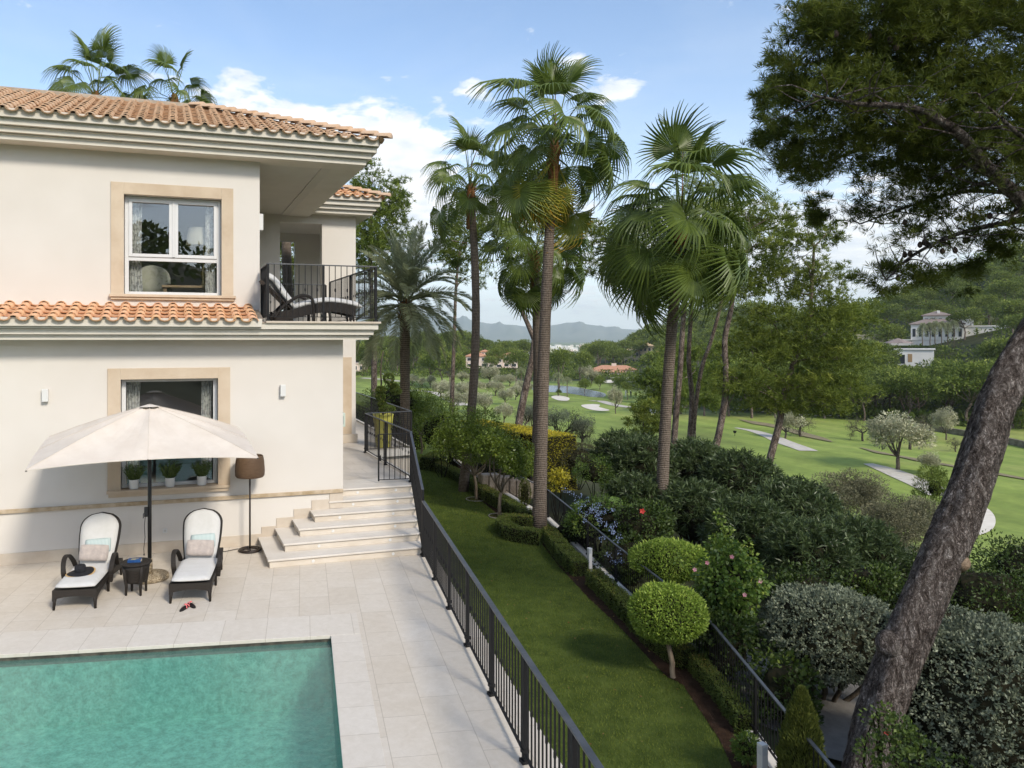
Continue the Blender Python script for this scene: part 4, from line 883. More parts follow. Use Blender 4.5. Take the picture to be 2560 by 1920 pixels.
def make_lounger(label):
    root = thing('sun_lounger', (0, 0, 0), label, 'sun lounger', 'wicker sun loungers on the patio')
    w = .66; SH = .30; SL = 1.22; ba = R(62); bl = .93
    # seat frame: apron arched underneath
    m = MB(); n = 14
    for x0, x1 in ((-w / 2, -w / 2 + .04), (w / 2 - .04, w / 2)):
        vs = []
        for k in range(n + 1):
            t = k / n; y = 1.72 * t; d = .15 - .085 * math.sin(math.pi * min(1, t / .78)) ** .6 if t < .78 else .13
            for x in (x0, x1): vs += [(x, y, SH - d), (x, y, SH)]
        m.add(vs, [f for k in range(n) for f in ((4 * k, 4 * k + 4, 4 * k + 5, 4 * k + 1), (4 * k + 2, 4 * k + 3, 4 * k + 7, 4 * k + 6), (4 * k + 1, 4 * k + 5, 4 * k + 7, 4 * k + 3), (4 * k, 4 * k + 2, 4 * k + 6, 4 * k + 4))] + [(0, 1, 3, 2), (4 * n, 4 * n + 2, 4 * n + 3, 4 * n + 1)])
    vs = []; n = 12
    for k in range(n + 1):
        t = k / n; x = -w / 2 + w * t; d = .16 - .065 * math.sin(math.pi * t) ** .5
        for y in (-.012, .03): vs += [(x, y, SH - d), (x, y, SH + .005)]
    m.add(vs, [f for k in range(n) for f in ((4 * k, 4 * k + 1, 4 * k + 5, 4 * k + 4), (4 * k + 2, 4 * k + 6, 4 * k + 7, 4 * k + 3), (4 * k + 1, 4 * k + 3, 4 * k + 7, 4 * k + 5), (4 * k, 4 * k + 4, 4 * k + 6, 4 * k + 2))])
    m.box((-w / 2 + .042, .032, SH - .03), (w / 2 - .042, 1.70, SH - .002)); m.box((-w / 2 + .042, 1.68, SH - .13), (w / 2 - .042, 1.72, SH))
    obj('seat_frame', m.mesh('seat_frame'), M_wicker, root)
    for x in (-1, 1):
        for y in (.02, .80, 1.68):
            m = MB(); xx = x * (w / 2 - .035); m.tube([(xx, y, SH - .09), (xx + x * .006, y - (.012 if y < .5 else 0), .12), (xx + x * .012, y - (.022 if y < .5 else -.02 if y > 1 else 0), .001)], [.034, .027, .019], 8); obj('leg', m.mesh('leg', True), M_wicker, root)
    # arms: a loop each side
    for x in (-1, 1):
        m = MB(); xx = x * (w / 2 + .02); pts = [(xx, .74, SH - .12), (xx + x * .02, .70, SH + .06), (xx + x * .03, .72, SH + .19), (xx + x * .035, .80, SH + .275), (xx + x * .03, .92, SH + .295), (xx + x * .02, 1.04, SH + .25), (xx, 1.16, SH + .14), (xx - x * .01, 1.26, SH + .02)]
        P = smooth_line(pts, 4); vs = []; nn = len(P)
        for i, p in enumerate(P):
            p = Vector(p); t = (Vector(P[min(i + 1, nn - 1)]) - Vector(P[max(i - 1, 0)])).normalized(); nrm = t.cross(Vector((1, 0, 0))).normalized(); h = .030 if i > nn * .2 else .045
            for a, b in ((-.038, -h / 2), (.038, -h / 2), (.038, h / 2), (-.038, h / 2)): vs.append(p + Vector((a, 0, 0)) + nrm * b)
        m.add(vs, [(4 * i + k, 4 * i + (k + 1) % 4, 4 * i + 4 + (k + 1) % 4, 4 * i + 4 + k) for i in range(nn - 1) for k in range(4)] + [(3, 2, 1, 0), tuple(4 * (nn - 1) + k for k in range(4))]); obj('armrest', m.mesh('armrest', bevel=.008), M_wicker, root)
    # back frame and back cushion share the rounded outline
    B = Matrix.Translation((0, SL - .02, SH)) @ Matrix.Rotation(ba, 4, 'X')
    def back(th, grow, z0, puff):
        o = back_outline(0, bl + grow, w + 2 * grow - .04); m = MB(); vs = []; cols = 9
        for side in (0, 1):
            for hw, s in o:
                for c in range(cols):
                    u = c / (cols - 1) * 2 - 1; e = (1 - u ** 4); ed = min(1, (o[-1][1] - s) / .05, s / .05 + .3); z = z0 + (th * (.35 + .65 * (e * max(0, ed)) ** .5) if side else (0.0 if not puff else .01))
                    vs.append((hw * u, s, z))
        R_ = len(o); fs = []
        for side in (0, 1):
            q = side * R_ * cols
            for r_ in range(R_ - 1):
                for c in range(cols - 1):
                    f = (q + r_ * cols + c, q + r_ * cols + c + 1, q + (r_ + 1) * cols + c + 1, q + (r_ + 1) * cols + c); fs.append(f if side else f[::-1])
        q = R_ * cols
        for r_ in range(R_ - 1):
            fs.append((r_ * cols, (r_ + 1) * cols, q + (r_ + 1) * cols, q + r_ * cols)[::-1]); a = r_ * cols + cols - 1; fs.append((a, a + cols, q + a + cols, q + a))
        fs.append(tuple(range(cols))[::-1] + tuple()); m.add(vs, fs); m.f[-1] = (0, cols - 1, q + cols - 1, q); return xf(m, B)
    obj('back_frame', back(.035, .035, -.03, False).mesh('back_frame', True), M_wicker, root)
    obj('back_cushion', back(.085, 0.0, .008, True).mesh('back_cushion', True), M_cush, root)
    m = xf(soft_box(w - .05, SL - .03, .10, 9, 15, .25, .04), Matrix.Translation((0, (SL - .03) / 2 + .0, SH))); obj('seat_cushion', m.mesh('seat_cushion', True), M_cush, root)
    return root, B, SH
lo1, LB, LSH = make_lounger('wicker lounger with the straw hat on its white cushion')
place(lo1, (-1.455, 12.90, 0), -PA)
lo2 = place(copy_tree(lo1), (.262, 12.665, 0), -PA, label='wicker lounger nearer the floor lamp with nothing on its seat')
def stripes_mat(name, c1, c2, sc, rough=.9):
    m, nt, N, L, P = _nt(name); tc = N.new('ShaderNodeTexCoord'); w = N.new('ShaderNodeTexWave'); w.inputs['Scale'].default_value = sc; w.inputs['Distortion'].default_value = .3; L.new(tc.outputs['Object'], w.inputs[0])
    r = N.new('ShaderNodeValToRGB'); r.color_ramp.elements[0].color = _c(c1); r.color_ramp.elements[1].color = _c(c2); L.new(w.outputs[1], r.inputs[0]); L.new(r.outputs[0], P.inputs['Base Color']); P.inputs['Roughness'].default_value = rough; return m
M_aqua = stripes_mat('aqua_stripe', (.36, .47, .46), (.56, .62, .60), 14)
M_taupe = mat('taupe_linen', (.40, .345, .315), (.52, .45, .40), scale=12, rough=.95, sheen=.3, bump=.3, bscale=150)
def pillows(lo, who, dx=0.0):
    Wm = lo.matrix_basis.copy()
    for nm, w, l, mt, s, off, x, tilt, lab in (('aqua_pillow', .42, .24, M_aqua, .27, .095, .02, 3, 'small aqua striped pillow on the %s'), ('taupe_pillow', .47, .27, M_taupe, .115, .19, -.01, -3, 'taupe linen pillow before the aqua one on the %s')):
        me = soft_box(w, l, .13, 11, 9, .75, .05).mesh(nm, True); o = obj(nm, me, mt); tag(o, lab % who, 'pillow', 'pillows on the loungers')
        o.matrix_world = Wm @ LB @ Matrix.Translation((x + dx, s + l / 2 - .04, off - .07 if nm == 'aqua_pillow' else off - .075)) @ Matrix.Rotation(R(tilt), 4, 'Z') @ Matrix.Rotation(R(6), 4, 'X')
pillows(lo1, 'lounger with the hat'); pillows(lo2, 'lounger beside the floor lamp', .015)
# hat
hat = thing('sun_hat', at_z(0, 0, 0), 'black wide brimmed hat with straw underside on a lounger seat', 'hat')
hp = at_z(100 + 450 / 4.424, 1230 + 885 / 4.424, LSH + .12); hat.location = (hp[0], hp[1], LSH + .105); hat.rotation_euler = (R(5), R(-5), R(10))
M_felt = mat('black_straw', (.008, .008, .010), (.016, .016, .02), scale=30, rough=.85); M_straw = mat('natural_straw', (.46, .29, .12), (.60, .42, .20), scale=30, rough=.8)
m = MB(); m.lathe([(.085, .03), (.09, .05), (.086, .11), (.078, .125), (.03, .118), (.001, .115)], 28, cap=False); obj('hat_crown', m.mesh('hat_crown', True), M_felt, hat, world=False)
def brim(z, r0, r1, name, mt):
    m = MB(); n = 40; vs = []
    for j in range(5):
        t = j / 4; r = r0 + (r1 - r0) * t
        for k in range(n): a = 2 * math.pi * k / n; vs.append((math.cos(a) * r, math.sin(a) * r * .93, z + .012 * math.sin(2 * a + .5) * t + .02 * (1 - t)))
    m.add(vs, [(j * n + k, j * n + (k + 1) % n, (j + 1) * n + (k + 1) % n, (j + 1) * n + k) for j in range(4) for k in range(n)]); obj(name, m.mesh(name, True), mt, hat, world=False)
brim(.016, .07, .205, 'hat_brim', M_felt); brim(.009, .07, .228, 'brim_lining', M_straw)
# side table with a book
tb = thing('side_table', (-.58, 13.40, 0), 'round dark wicker side table between the loungers', 'table')
m = MB(); m.lathe([(.235, .495), (.25, .505), (.25, .52), (.24, .527), (.001, .527)], 36, (-.58, 13.40, 0)); obj('table_top', m.mesh('table_top', True), M_wicker, tb)
m = MB(); m.lathe([(.155, .20), (.165, .24), (.19, .40), (.225, .494)], 36, (-.58, 13.40, 0)); obj('table_body', m.mesh('table_body', True), M_wicker, tb)
for a in (35, 125, 215, 305):
    c, s = math.cos(R(a - 9)), math.sin(R(a - 9)); m = MB(); m.tube([(-.58 + c * .21, 13.4 + s * .21, .49), (-.58 + c * .185, 13.4 + s * .185, .30), (-.58 + c * .165, 13.4 + s * .165, .15), (-.58 + c * .17, 13.4 + s * .17, .001)], [.03, .03, .024, .018], 8); obj('leg', m.mesh('leg', True), M_wicker, tb)
bk = thing('book', (-.60, 13.40, .528), 'blue paperback book on the round side table', 'book', rz=R(-8))
m = MB(); m.box((-.105, -.07, .0365), (.105, .07, .04)); m.box((-.105, -.07, .0), (.105, .07, .0035)); m.box((-.105, -.0735, .0), (.105, -.07, .04)); obj('cover', m.mesh('cover'), mat('blue_cover', (.012, .045, .16), (.03, .10, .26), scale=18, rough=.35), bk, world=False)
m = MB(); m.box((-.1, -.069, .0037), (.101, .066, .0363)); obj('pages', m.mesh('pages'), mat('paper', (.68, .56, .36), rough=.9), bk, world=False)
M_gold = mat('gold_print', (.58, .48, .16), rough=.5); m = MB(); m.box((-.06, -.03, .0402), (.02, -.005, .0409)); m.box((-.05, .01, .0402), (.06, .025, .0409)); obj('cover_print', m.mesh('cover_print'), M_gold, bk, world=False)
# flip-flops
M_sole = mat('black_sole', (.012, .010, .010), rough=.7); M_pink = mat('coral_strap', (.72, .16, .16), rough=.6)
def sandal(sx, sy, rz, label):
    p = at_z(sx, sy, 0); root = thing('sandal', (p[0], p[1], 0), label, 'sandal', 'pair of sandals', R(rz)); m = MB(); out = []
    for k in range(28):
        a = 2 * math.pi * k / 28; y = math.sin(a) * .125; w = .046 + .010 * math.sin(a) - .006 * math.cos(2 * a); out.append((math.cos(a) * w, y))
    m.prism(out, .002, .022); obj('sole', m.mesh('sole', bevel=.004), M_sole, root, world=False)
    m = MB()
    for s in (1, -1):
        P = smooth_line([(-.05 * s, .00, .016), (-.028 * s, .025, .05), (0, .045, .062), (.03 * s, .07, .05), (.048 * s, .088, .018)], 4)
        vs = []
        for p_ in P: vs += [(p_[0], p_[1] - .014, p_[2]), (p_[0], p_[1] + .014, p_[2])]
        m.add(vs, [(2 * i, 2 * i + 1, 2 * i + 3, 2 * i + 2) for i in range(len(P) - 1)])
    m.lathe([(.016, .055), (.018, .066), (.006, .074)], 10, (0, .045, 0)); obj('strap', m.mesh('strap', True), M_pink, root, world=False)
sandal(460, 1523, -28, 'pink strapped black sandal nearer the pool'); sandal(479.7, 1516, 20, 'pink strapped black sandal nearer the steps')
# floor lamp and its cable
fl = thing('floor_lamp', (1.45, 15.38, 0), 'outdoor floor lamp with a woven brown drum shade beside the steps', 'lamp')
def weave_mat():
    m, nt, N, L, P = _nt('woven_shade'); tc = N.new('ShaderNodeTexCoord'); w = N.new('ShaderNodeTexBrick'); mp = N.new('ShaderNodeMapping'); mp.inputs['Scale'].default_value = (1, 1, 1)
    cx = N.new('ShaderNodeSeparateXYZ'); L.new(tc.outputs['Object'], cx.inputs[0]); at = N.new('ShaderNodeMath'); at.operation = 'ARCTAN2'; L.new(cx.outputs[1], at.inputs[0]); L.new(cx.outputs[0], at.inputs[1])
    cb = N.new('ShaderNodeCombineXYZ'); mu = N.new('ShaderNodeMath'); mu.operation = 'MULTIPLY'; mu.inputs[1].default_value = .27; L.new(at.outputs[0], mu.inputs[0]); L.new(mu.outputs[0], cb.inputs[0]); L.new(cx.outputs[2], cb.inputs[1]); L.new(cb.outputs[0], w.inputs[0])
    w.inputs['Scale'].default_value = 1; w.inputs['Brick Width'].default_value = .028; w.inputs['Row Height'].default_value = .009; w.inputs['Mortar Size'].default_value = .0022; w.inputs['Color1'].default_value = _c((.22, .125, .065)); w.inputs['Color2'].default_value = _c((.30, .185, .10)); w.inputs['Mortar'].default_value = _c((.04, .02, .01))
    L.new(w.outputs[0], P.inputs['Base Color']); P.inputs['Roughness'].default_value = .65; b = N.new('ShaderNodeBump'); b.invert = True; b.inputs['Distance'].default_value = .004; L.new(w.outputs['Fac'], b.inputs['Height']); L.new(b.outputs[0], P.inputs['Normal']); return m
m = MB(); prof = [(.262, 1.47), (.285, 1.50), (.292, 1.60), (.280, 1.78), (.258, 1.885), (.245, 1.895), (.24, 1.885), (.266, 1.77), (.278, 1.6), (.27, 1.51), (.255, 1.478)]
m.lathe([(r, z) for r, z in prof] + [prof[0]], 40, (0, 0, 0), False); obj('lamp_shade', m.mesh('lamp_shade', True), weave_mat(), fl, world=False)
M_brown = mat('dark_brown_metal', (.022, .014, .010), rough=.45)
m = MB(); m.tube([(0, 0, .03), (0, 0, 1.62)], .018, 12); m.tube([(0, 0, 1.62), (0, 0, 1.7)], .045, 12); obj('lamp_pole', m.mesh('lamp_pole', True), M_brown, fl, world=False)
m = MB()
for rr_, z in ((.205, .028), (.16, .028)):
    m.tube([(rr_ * math.cos(2 * math.pi * k / 36), rr_ * math.sin(2 * math.pi * k / 36), z) for k in range(37)], .022, 8, False)
m.bar((-.16, 0, .04), (.16, 0, .04), .03, .02); m.bar((0, -.16, .04), (0, .16, .04), .03, .02); obj('lamp_base', m.mesh('lamp_base', True), M_brown, fl, world=False)
m = MB(); m.tube(smooth_line([(1.42, 15.6, .012), (1.2, 15.55, .012), (.95, 15.45, .012), (.8, 15.5, .012), (.7, 15.7, .012), (.45, 15.76, .012)], 6), .007, 6); tag(obj('power_cable', m.mesh('power_cable', True), M_pole), 'thin black cable running from the floor lamp along the wall', 'cable')

# pots on the sill, with clumps of upright leaves
M_pot = mat('white_pot', (.78, .77, .75), rough=.45); M_rose = leafmat('rosemary_leaf', (.030, .055, .018), (.09, .13, .045), .5, .2)
def sill_pot(x, i, label, lab2):
    z = gz0 + .006; y = GY + .06; root = thing('plant_pot', (x, y, z), label, 'plant pot', 'white pots on the window sill')
    m = MB(); m.lathe([(.078, .0), (.085, .02), (.094, .17), (.098, .185), (.090, .185), (.086, .165), (.001, .16)], 24, (x, y, z)); obj('pot_body', m.mesh('pot_body', True), M_pot, root)
    m = MB(); m.lathe([(.086, .163), (.001, .17)], 16, (x, y, z), False); obj('potting_soil', m.mesh('potting_soil'), M_soil, root)
    rng = np.random.default_rng(40 + i); n = 55; Q = []; T = []
    for k in range(n):
        a = rng.uniform(0, 6.28); lean = rng.uniform(.05, .75); d = unit(np.array([[math.cos(a) * lean, math.sin(a) * lean * .6, 1.0]]))[0]; L_ = rng.uniform(.16, .34); ns = 26
        t = rng.random(ns); P = np.array([x, y, z + .15]) + np.outer(t * L_, d) + np.array([math.cos(a), math.sin(a), 0]) * .05; D = unit(d + rng.normal(0, .55, (ns, 3))); Q.append(leaf_quads(rng, P, D, .055, .013)); T.append(rng.random(ns))
    pl = obj('potted_rosemary', quads_mesh('potted_rosemary', np.concatenate(Q), np.concatenate(T)), M_rose); tag(pl, lab2, 'plant', 'rosemary plants in the sill pots')
for i, (sx, a, b) in enumerate(((334.7, 'white pot left of the parasol pole on the sill', 'bushy rosemary left of the parasol pole on the sill'), (425, 'white pot in the middle of the window sill', 'rosemary in the middle pot of the window sill'), (504.7, 'white pot on the lamp side end of the sill', 'tall rosemary in the sill pot nearest the floor lamp'))):
    sill_pot(xz(sx, 1215, GY)[0], i, a, b)

# balcony lounger: arched wicker frame, sloped white mattress
bl_ = thing('balcony_lounger', (2.0, 15.9, ZT), 'arched dark wicker lounger with thick white mattress on the balcony', 'sun lounger')
bw0, bw1 = 15.62, 16.28
m = MB()
for y in (bw0, bw1 - .05):
    P = smooth_line([(1.92, y, .12), (2.3, y, .20), (2.7, y, .30), (3.05, y, .36), (3.35, y, .34), (3.66, y, .27)], 5); vs = []
    for i, p in enumerate(P):
        d = .15; z = ZT + p[2]
        vs += [(p[0], p[1], z - d), (p[0], p[1] + .05, z - d), (p[0], p[1] + .05, z + .05), (p[0], p[1], z + .05)]
    m.add(vs, [(4 * i + k, 4 * i + (k + 1) % 4, 4 * i + 4 + (k + 1) % 4, 4 * i + 4 + k)[::-1] for i in range(len(P) - 1) for k in range(4)] + [(0, 1, 2, 3), tuple(4 * (len(P) - 1) + k for k in (3, 2, 1, 0))])
m.box((3.60, bw0 + .052, ZT + .14), (3.66, bw1 - .052, ZT + .30)); m.box((1.93, bw0 + .052, ZT + .02), (2.0, bw1 - .052, ZT + .16))
obj('frame', m.mesh('frame'), M_wicker, bl_)
for x in (1.97, 3.1, 3.6):
    for y in (bw0 + .025, bw1 - .025): m = MB(); m.tube([(x, y, ZT + .22), (x + .02, y, ZT + .002)], [.035, .022], 8); obj('leg', m.mesh('leg', True), M_wicker, bl_)
for y in (bw0 + .0, bw1):
    m = MB(); m.tube(smooth_line([(1.95, y, ZT + .05), (2.15, y, ZT + .32), (2.45, y, ZT + .52), (2.62, y, ZT + .535), (2.74, y, ZT + .45), (2.77, y, ZT + .2), (2.77, y, ZT + .002)], 5), .032, 8); obj('armrest', m.mesh('armrest', True), M_wicker, bl_)
def mattress(prof, th, y0, y1):
    P = smooth_line(prof, 5); m = MB(); n = len(P); ny = 5; top = []; bot = []
    for i, p in enumerate(P):
        t = Vector((*P[min(i + 1, n - 1)], 0)) - Vector((*P[max(i - 1, 0)], 0)); t.normalize(); nx, nz = -t.y, t.x
        if nz < 0: nx, nz = -nx, -nz
        for j in range(ny):
            v = j / (ny - 1); y = y0 + (y1 - y0) * v; e = .45 if j in (0, ny - 1) else 1.0; e2 = .5 if i in (0, n - 1) else 1.0; top.append((p[0] + nx * th * e * e2, y, p[1] + nz * th * e * e2)); bot.append((p[0], y, p[1]))
    vs = top + bot; k = n * ny; fs = []
    for i in range(n - 1):
        for j in range(ny - 1): a = i * ny + j; fs += [(a, a + ny, a + ny + 1, a + 1), (k + a, k + a + 1, k + a + ny + 1, k + a + ny)]
        a = i * ny; fs.append((a, k + a, k + a + ny, a + ny)); a += ny - 1; fs.append((a, a + ny, k + a + ny, k + a))
    for j in range(ny - 1): fs.append((j, j + 1, k + j + 1, k + j)); a = (n - 1) * ny + j; fs.append((a, k + a, k + a + 1, a + 1))
    m.add(vs, fs); return m
obj('mattress', mattress([(2.36, ZT + .27), (2.7, ZT + .36), (3.05, ZT + .415), (3.4, ZT + .39), (3.8, ZT + .31)], .105, bw0 + .03, bw1 - .03).mesh('mattress', True), M_cush, bl_)
obj('back_mattress', mattress([(1.80, ZT + .90), (1.95, ZT + .80), (2.15, ZT + .52), (2.35, ZT + .28)], .13, bw0 + .03, bw1 - .03).mesh('back_mattress', True), M_cush, bl_)
m = MB(); m.bar((1.72, (bw0 + bw1) / 2, ZT + .86), (2.33, (bw0 + bw1) / 2, ZT + .24), .6, .03, up=(0, 0, 1)); obj('back_frame', m.mesh('back_frame'), M_wicker, bl_)

# the lit-from-outside things in the upstairs room: lamp, armchair, table
tl = thing('table_lamp', (0, 0, 0), 'cream shaded table lamp behind the upstairs window', 'lamp'); lx, lz = xz(495, 575, UY + .85); ly = UY + .85; tl.location = (lx, ly, 4.62)
lz0 = xz(497, 615, ly)[1]; lz1 = xz(497, 571, ly)[1]; lr = (xz(540, 590, ly)[0] - xz(466, 590, ly)[0]) / 2
m = MB(); m.lathe([(lr, lz0), (lr * .80, lz1), (lr * .78, lz1), (lr * .98, lz0 + .003)], 32, (lx + .05, ly, 0), False); obj('lamp_shade', m.mesh('lamp_shade', True), leafmat('linen_shade', (.80, .74, .60), (.80, .74, .60), .9, .45, .1, k=1), tl)
m = MB(); m.tube([(lx + .12, ly, 5.38), (lx + .12, ly, lz1 - .08)], .016, 8); m.lathe([(.10, 5.36), (.06, 5.40), (.03, 5.5), (.07, 5.62), (.03, 5.78), (.018, 5.9)], 16, (lx + .12, ly, 0)); obj('lamp_stem', m.mesh('lamp_stem', True), mat('brass', (.45, .33, .14), rough=.3, metal=.8), tl)
tg = thing('desk', (lx - .2, UY + 1.1, 4.62), 'wooden desk behind the upstairs window', 'table'); M_wood = mat('oak', (.30, .19, .09), (.40, .27, .14), scale=4, stretch=(1, 8, 1), rough=.5)
m = MB(); m.box((lx - .75, UY + .62, 5.31), (lx + .45, UY + 1.35, 5.36)); obj('table_top', m.mesh('table_top', bevel=.008), M_wood, tg)
for x in (lx - .68, lx + .38):
    for y in (UY + .7, UY + 1.28): m = MB(); m.box((x - .035, y - .035, 4.62), (x + .035, y + .035, 5.308)); obj('leg', m.mesh('leg'), M_wood, tg)
ac = thing('armchair', (ux0 + .55, UY + .95, 4.62), 'pale round backed armchair behind the upstairs window', 'chair'); M_uph = mat('pale_upholstery', (.50, .47, .36), rough=.9, sheen=.3)
m = MB(); vs = []; n = 18
for k in range(n + 1):
    a = math.pi * k / n; hh = 4.62 + .78 + .42 * math.sin(a) ** .7
    for r_, z in ((.36, 4.75), (.38, hh), (.30, hh), (.29, 4.75)): vs.append((ux0 + .52 + math.cos(a) * r_, UY + .85 + math.sin(a) * r_, z))
m.add(vs, [(4 * i + k, 4 * i + (k + 1) % 4, 4 * i + 4 + (k + 1) % 4, 4 * i + 4 + k) for i in range(n) for k in range(4)]); obj('backrest', m.mesh('backrest', True), M_uph, ac)
m = MB(); m.lathe([(.30, 4.78), (.33, 4.9), (.33, 5.05), (.28, 5.1), (.001, 5.11)], 24, (ux0 + .52, UY + .85, 0)); obj('seat', m.mesh('seat', True), M_uph, ac)
for a in (45, 135, 225, 315): m = MB(); m.tube([(ux0 + .52 + .26 * math.cos(R(a)), UY + .85 + .26 * math.sin(R(a)), 4.79), (ux0 + .52 + .28 * math.cos(R(a)), UY + .85 + .28 * math.sin(R(a)), 4.605)], [.025, .015], 6); obj('leg', m.mesh('leg'), M_wood, ac)
# yellow planter on the side path
px_, py_ = 6.03, 22.15
plr = thing('planter', (px_, py_, ZP), 'tall ribbed yellow green planter behind the path railing', 'planter')
M_lime = mat('yellow_green_glaze', (.36, .35, .06), (.46, .44, .10), scale=3, rough=.5, spec=.35)
m = MB(); prof = [(.19, .0), (.20, .03), (.275, .90), (.285, .97), (.29, 1.0), (.26, 1.0), (.25, .95), (.001, .93)]
vs = []; n = 40
for r_, z in prof:
    for k in range(n):
        a = 2 * math.pi * k / n; q = (abs(math.cos(a)) ** 4 + abs(math.sin(a)) ** 4) ** -.25; rb = 1 + (.02 * math.cos(10 * a) if .05 < z < .9 else 0); vs.append((px_ + r_ * q * rb * math.cos(a), py_ + r_ * q * rb * math.sin(a), ZP + z))
m.add(vs, [(j * n + k, j * n + (k + 1) % n, (j + 1) * n + (k + 1) % n, (j + 1) * n + k) for j in range(len(prof) - 1) for k in range(n)]); obj('planter_body', m.mesh('planter_body', True), M_lime, plr)
m = MB(); m.lathe([(.25, ZP + .945), (.001, ZP + .96)], 20, (px_, py_, 0), False); obj('potting_soil', m.mesh('potting_soil'), M_soil, plr)
# garden bollard lights
def bollard(sx, sy, d, h, label):
    p = at_d(sx, sy, d); z = ZL; root = thing('garden_light', (p[0], p[1], z), label, 'garden light', 'white garden lights along the hedge'); m = MB(); m.box((p[0] - .05, p[1] - .05, z), (p[0] + .05, p[1] + .05, z + h)); obj('housing', m.mesh('housing', bevel=.008), M_white, root)
    m = MB(); m.box((p[0] - .053, p[1] - .035, z + h - .14), (p[0] - .0505, p[1] + .035, z + h - .03)); m.box((p[0] - .035, p[1] - .053, z + h - .14), (p[0] + .035, p[1] - .0505, z + h - .03)); obj('lens', m.mesh('lens'), mat('frosted_lens', (.55, .57, .58), rough=.3), root)
bollard(1474, 1420, 19.6, .62, 'white square garden light in the gap of the box hedge'); bollard(1906, 1905, 10.25, .55, 'white square garden light nearest the cypress'); bollard(1320, 1275, 25.0, .5, 'white garden light beside the big palm trunk')
# ------------------------------------------------------------------ plants: materials
def bark_mat(name, c1, c2, c3, sc=6, stretch=(1, 1, .35), bump=1.0, dist=.03, plates=True):
    m, nt, N, L, P = _nt(name); P.inputs['Roughness'].default_value = .92; P.inputs['Specular IOR Level'].default_value = .1
    tc = N.new('ShaderNodeTexCoord'); mp = N.new('ShaderNodeMapping'); mp.inputs['Scale'].default_value = stretch; L.new(tc.outputs['Object'], mp.inputs[0])
    nz = N.new('ShaderNodeTexNoise'); nz.inputs['Scale'].default_value = sc; nz.inputs['Detail'].default_value = 9; nz.inputs['Roughness'].default_value = .7; nz.inputs['Distortion'].default_value = .6; L.new(mp.outputs[0], nz.inputs[0])
    r = N.new('ShaderNodeValToRGB'); e = r.color_ramp.elements; e[0].position = .36; e[0].color = _c(c1); e[1].position = .68; e[1].color = _c(c3); k = e.new(.5); k.color = _c(c2); L.new(nz.outputs[0], r.inputs[0])
    vo = N.new('ShaderNodeTexVoronoi'); vo.feature = 'DISTANCE_TO_EDGE'; vo.inputs['Scale'].default_value = sc * 2.0
    ad = N.new('ShaderNodeMixRGB'); ad.blend_type = 'LINEAR_LIGHT'; ad.inputs[0].default_value = .15; L.new(mp.outputs[0], ad.inputs[1]); L.new(nz.outputs[1], ad.inputs[2]); L.new(ad.outputs[0], vo.inputs[0])
    vr = N.new('ShaderNodeValToRGB'); vr.color_ramp.elements[0].position = .0; vr.color_ramp.elements[1].position = .16; L.new(vo.outputs['Distance'], vr.inputs[0])
    mx = N.new('ShaderNodeMixRGB'); mx.blend_type = 'MULTIPLY'; mx.inputs[0].default_value = .7 if plates else .2; L.new(r.outputs[0], mx.inputs[1]); L.new(vr.outputs[0], mx.inputs[2]); L.new(mx.outputs[0], P.inputs['Base Color'])
    mu = N.new('ShaderNodeMath'); mu.operation = 'MULTIPLY_ADD'; mu.inputs[1].default_value = .6; L.new(vr.outputs[0], mu.inputs[0]); L.new(nz.outputs[0], mu.inputs[2])
    bp = N.new('ShaderNodeBump'); bp.inputs['Strength'].default_value = bump; bp.inputs['Distance'].default_value = dist; L.new(mu.outputs[0], bp.inputs['Height']); L.new(bp.outputs[0], P.inputs['Normal']); return m
def palm_bark(name, c1, c2, ring=9.0):
    m, nt, N, L, P = _nt(name); P.inputs['Roughness'].default_value = .9; P.inputs['Specular IOR Level'].default_value = .1
    tc = N.new('ShaderNodeTexCoord'); w = N.new('ShaderNodeTexWave'); w.bands_direction = 'Z'; w.inputs['Scale'].default_value = ring; w.inputs['Distortion'].default_value = 2.2; w.inputs['Detail'].default_value = 3; w.inputs['Detail Scale'].default_value = 2.5; L.new(tc.outputs['Object'], w.inputs[0])
    nz = N.new('ShaderNodeTexNoise'); nz.inputs['Scale'].default_value = 14; nz.inputs['Detail'].default_value = 6; mp = N.new('ShaderNodeMapping'); mp.inputs['Scale'].default_value = (3, 3, .5); L.new(tc.outputs['Object'], mp.inputs[0]); L.new(mp.outputs[0], nz.inputs[0])
    mu = N.new('ShaderNodeMath'); mu.operation = 'MULTIPLY_ADD'; mu.inputs[1].default_value = .42; L.new(w.outputs[1], mu.inputs[0]); L.new(nz.outputs[0], mu.inputs[2])
    r = N.new('ShaderNodeValToRGB'); e = r.color_ramp.elements; e[0].position = .42; e[0].color = _c(c1); e[1].position = .95; e[1].color = _c(c2); L.new(mu.outputs[0], r.inputs[0]); L.new(r.outputs[0], P.inputs['Base Color'])
    bp = N.new('ShaderNodeBump'); bp.inputs['Strength'].default_value = .9; bp.inputs['Distance'].default_value = .03; L.new(mu.outputs[0], bp.inputs['Height']); L.new(bp.outputs[0], P.inputs['Normal']); return m
M_fan = leafmat('fan_palm_leaf', (.030, .052, .010), (.095, .135, .030), .42, .34, .45)
M_fany = leafmat('yellowing_palm_leaf', (.12, .18, .03), (.42, .37, .045), .5, .35, .35, (.62, .36, .04), k=1)
M_date = leafmat('date_palm_leaf', (.085, .105, .065), (.22, .25, .17), .45, .25, .45)
M_pineN = leafmat('pine_needles', (.028, .046, .009), (.10, .132, .026), .6, .35, .2, (.155, .18, .04))
M_pineD = leafmat('shaded_pine_needles', (.024, .037, .007), (.074, .096, .018), .6, .4, .2, (.115, .13, .026))  # darker copy of the needle colours, the crown's shade put into the colour
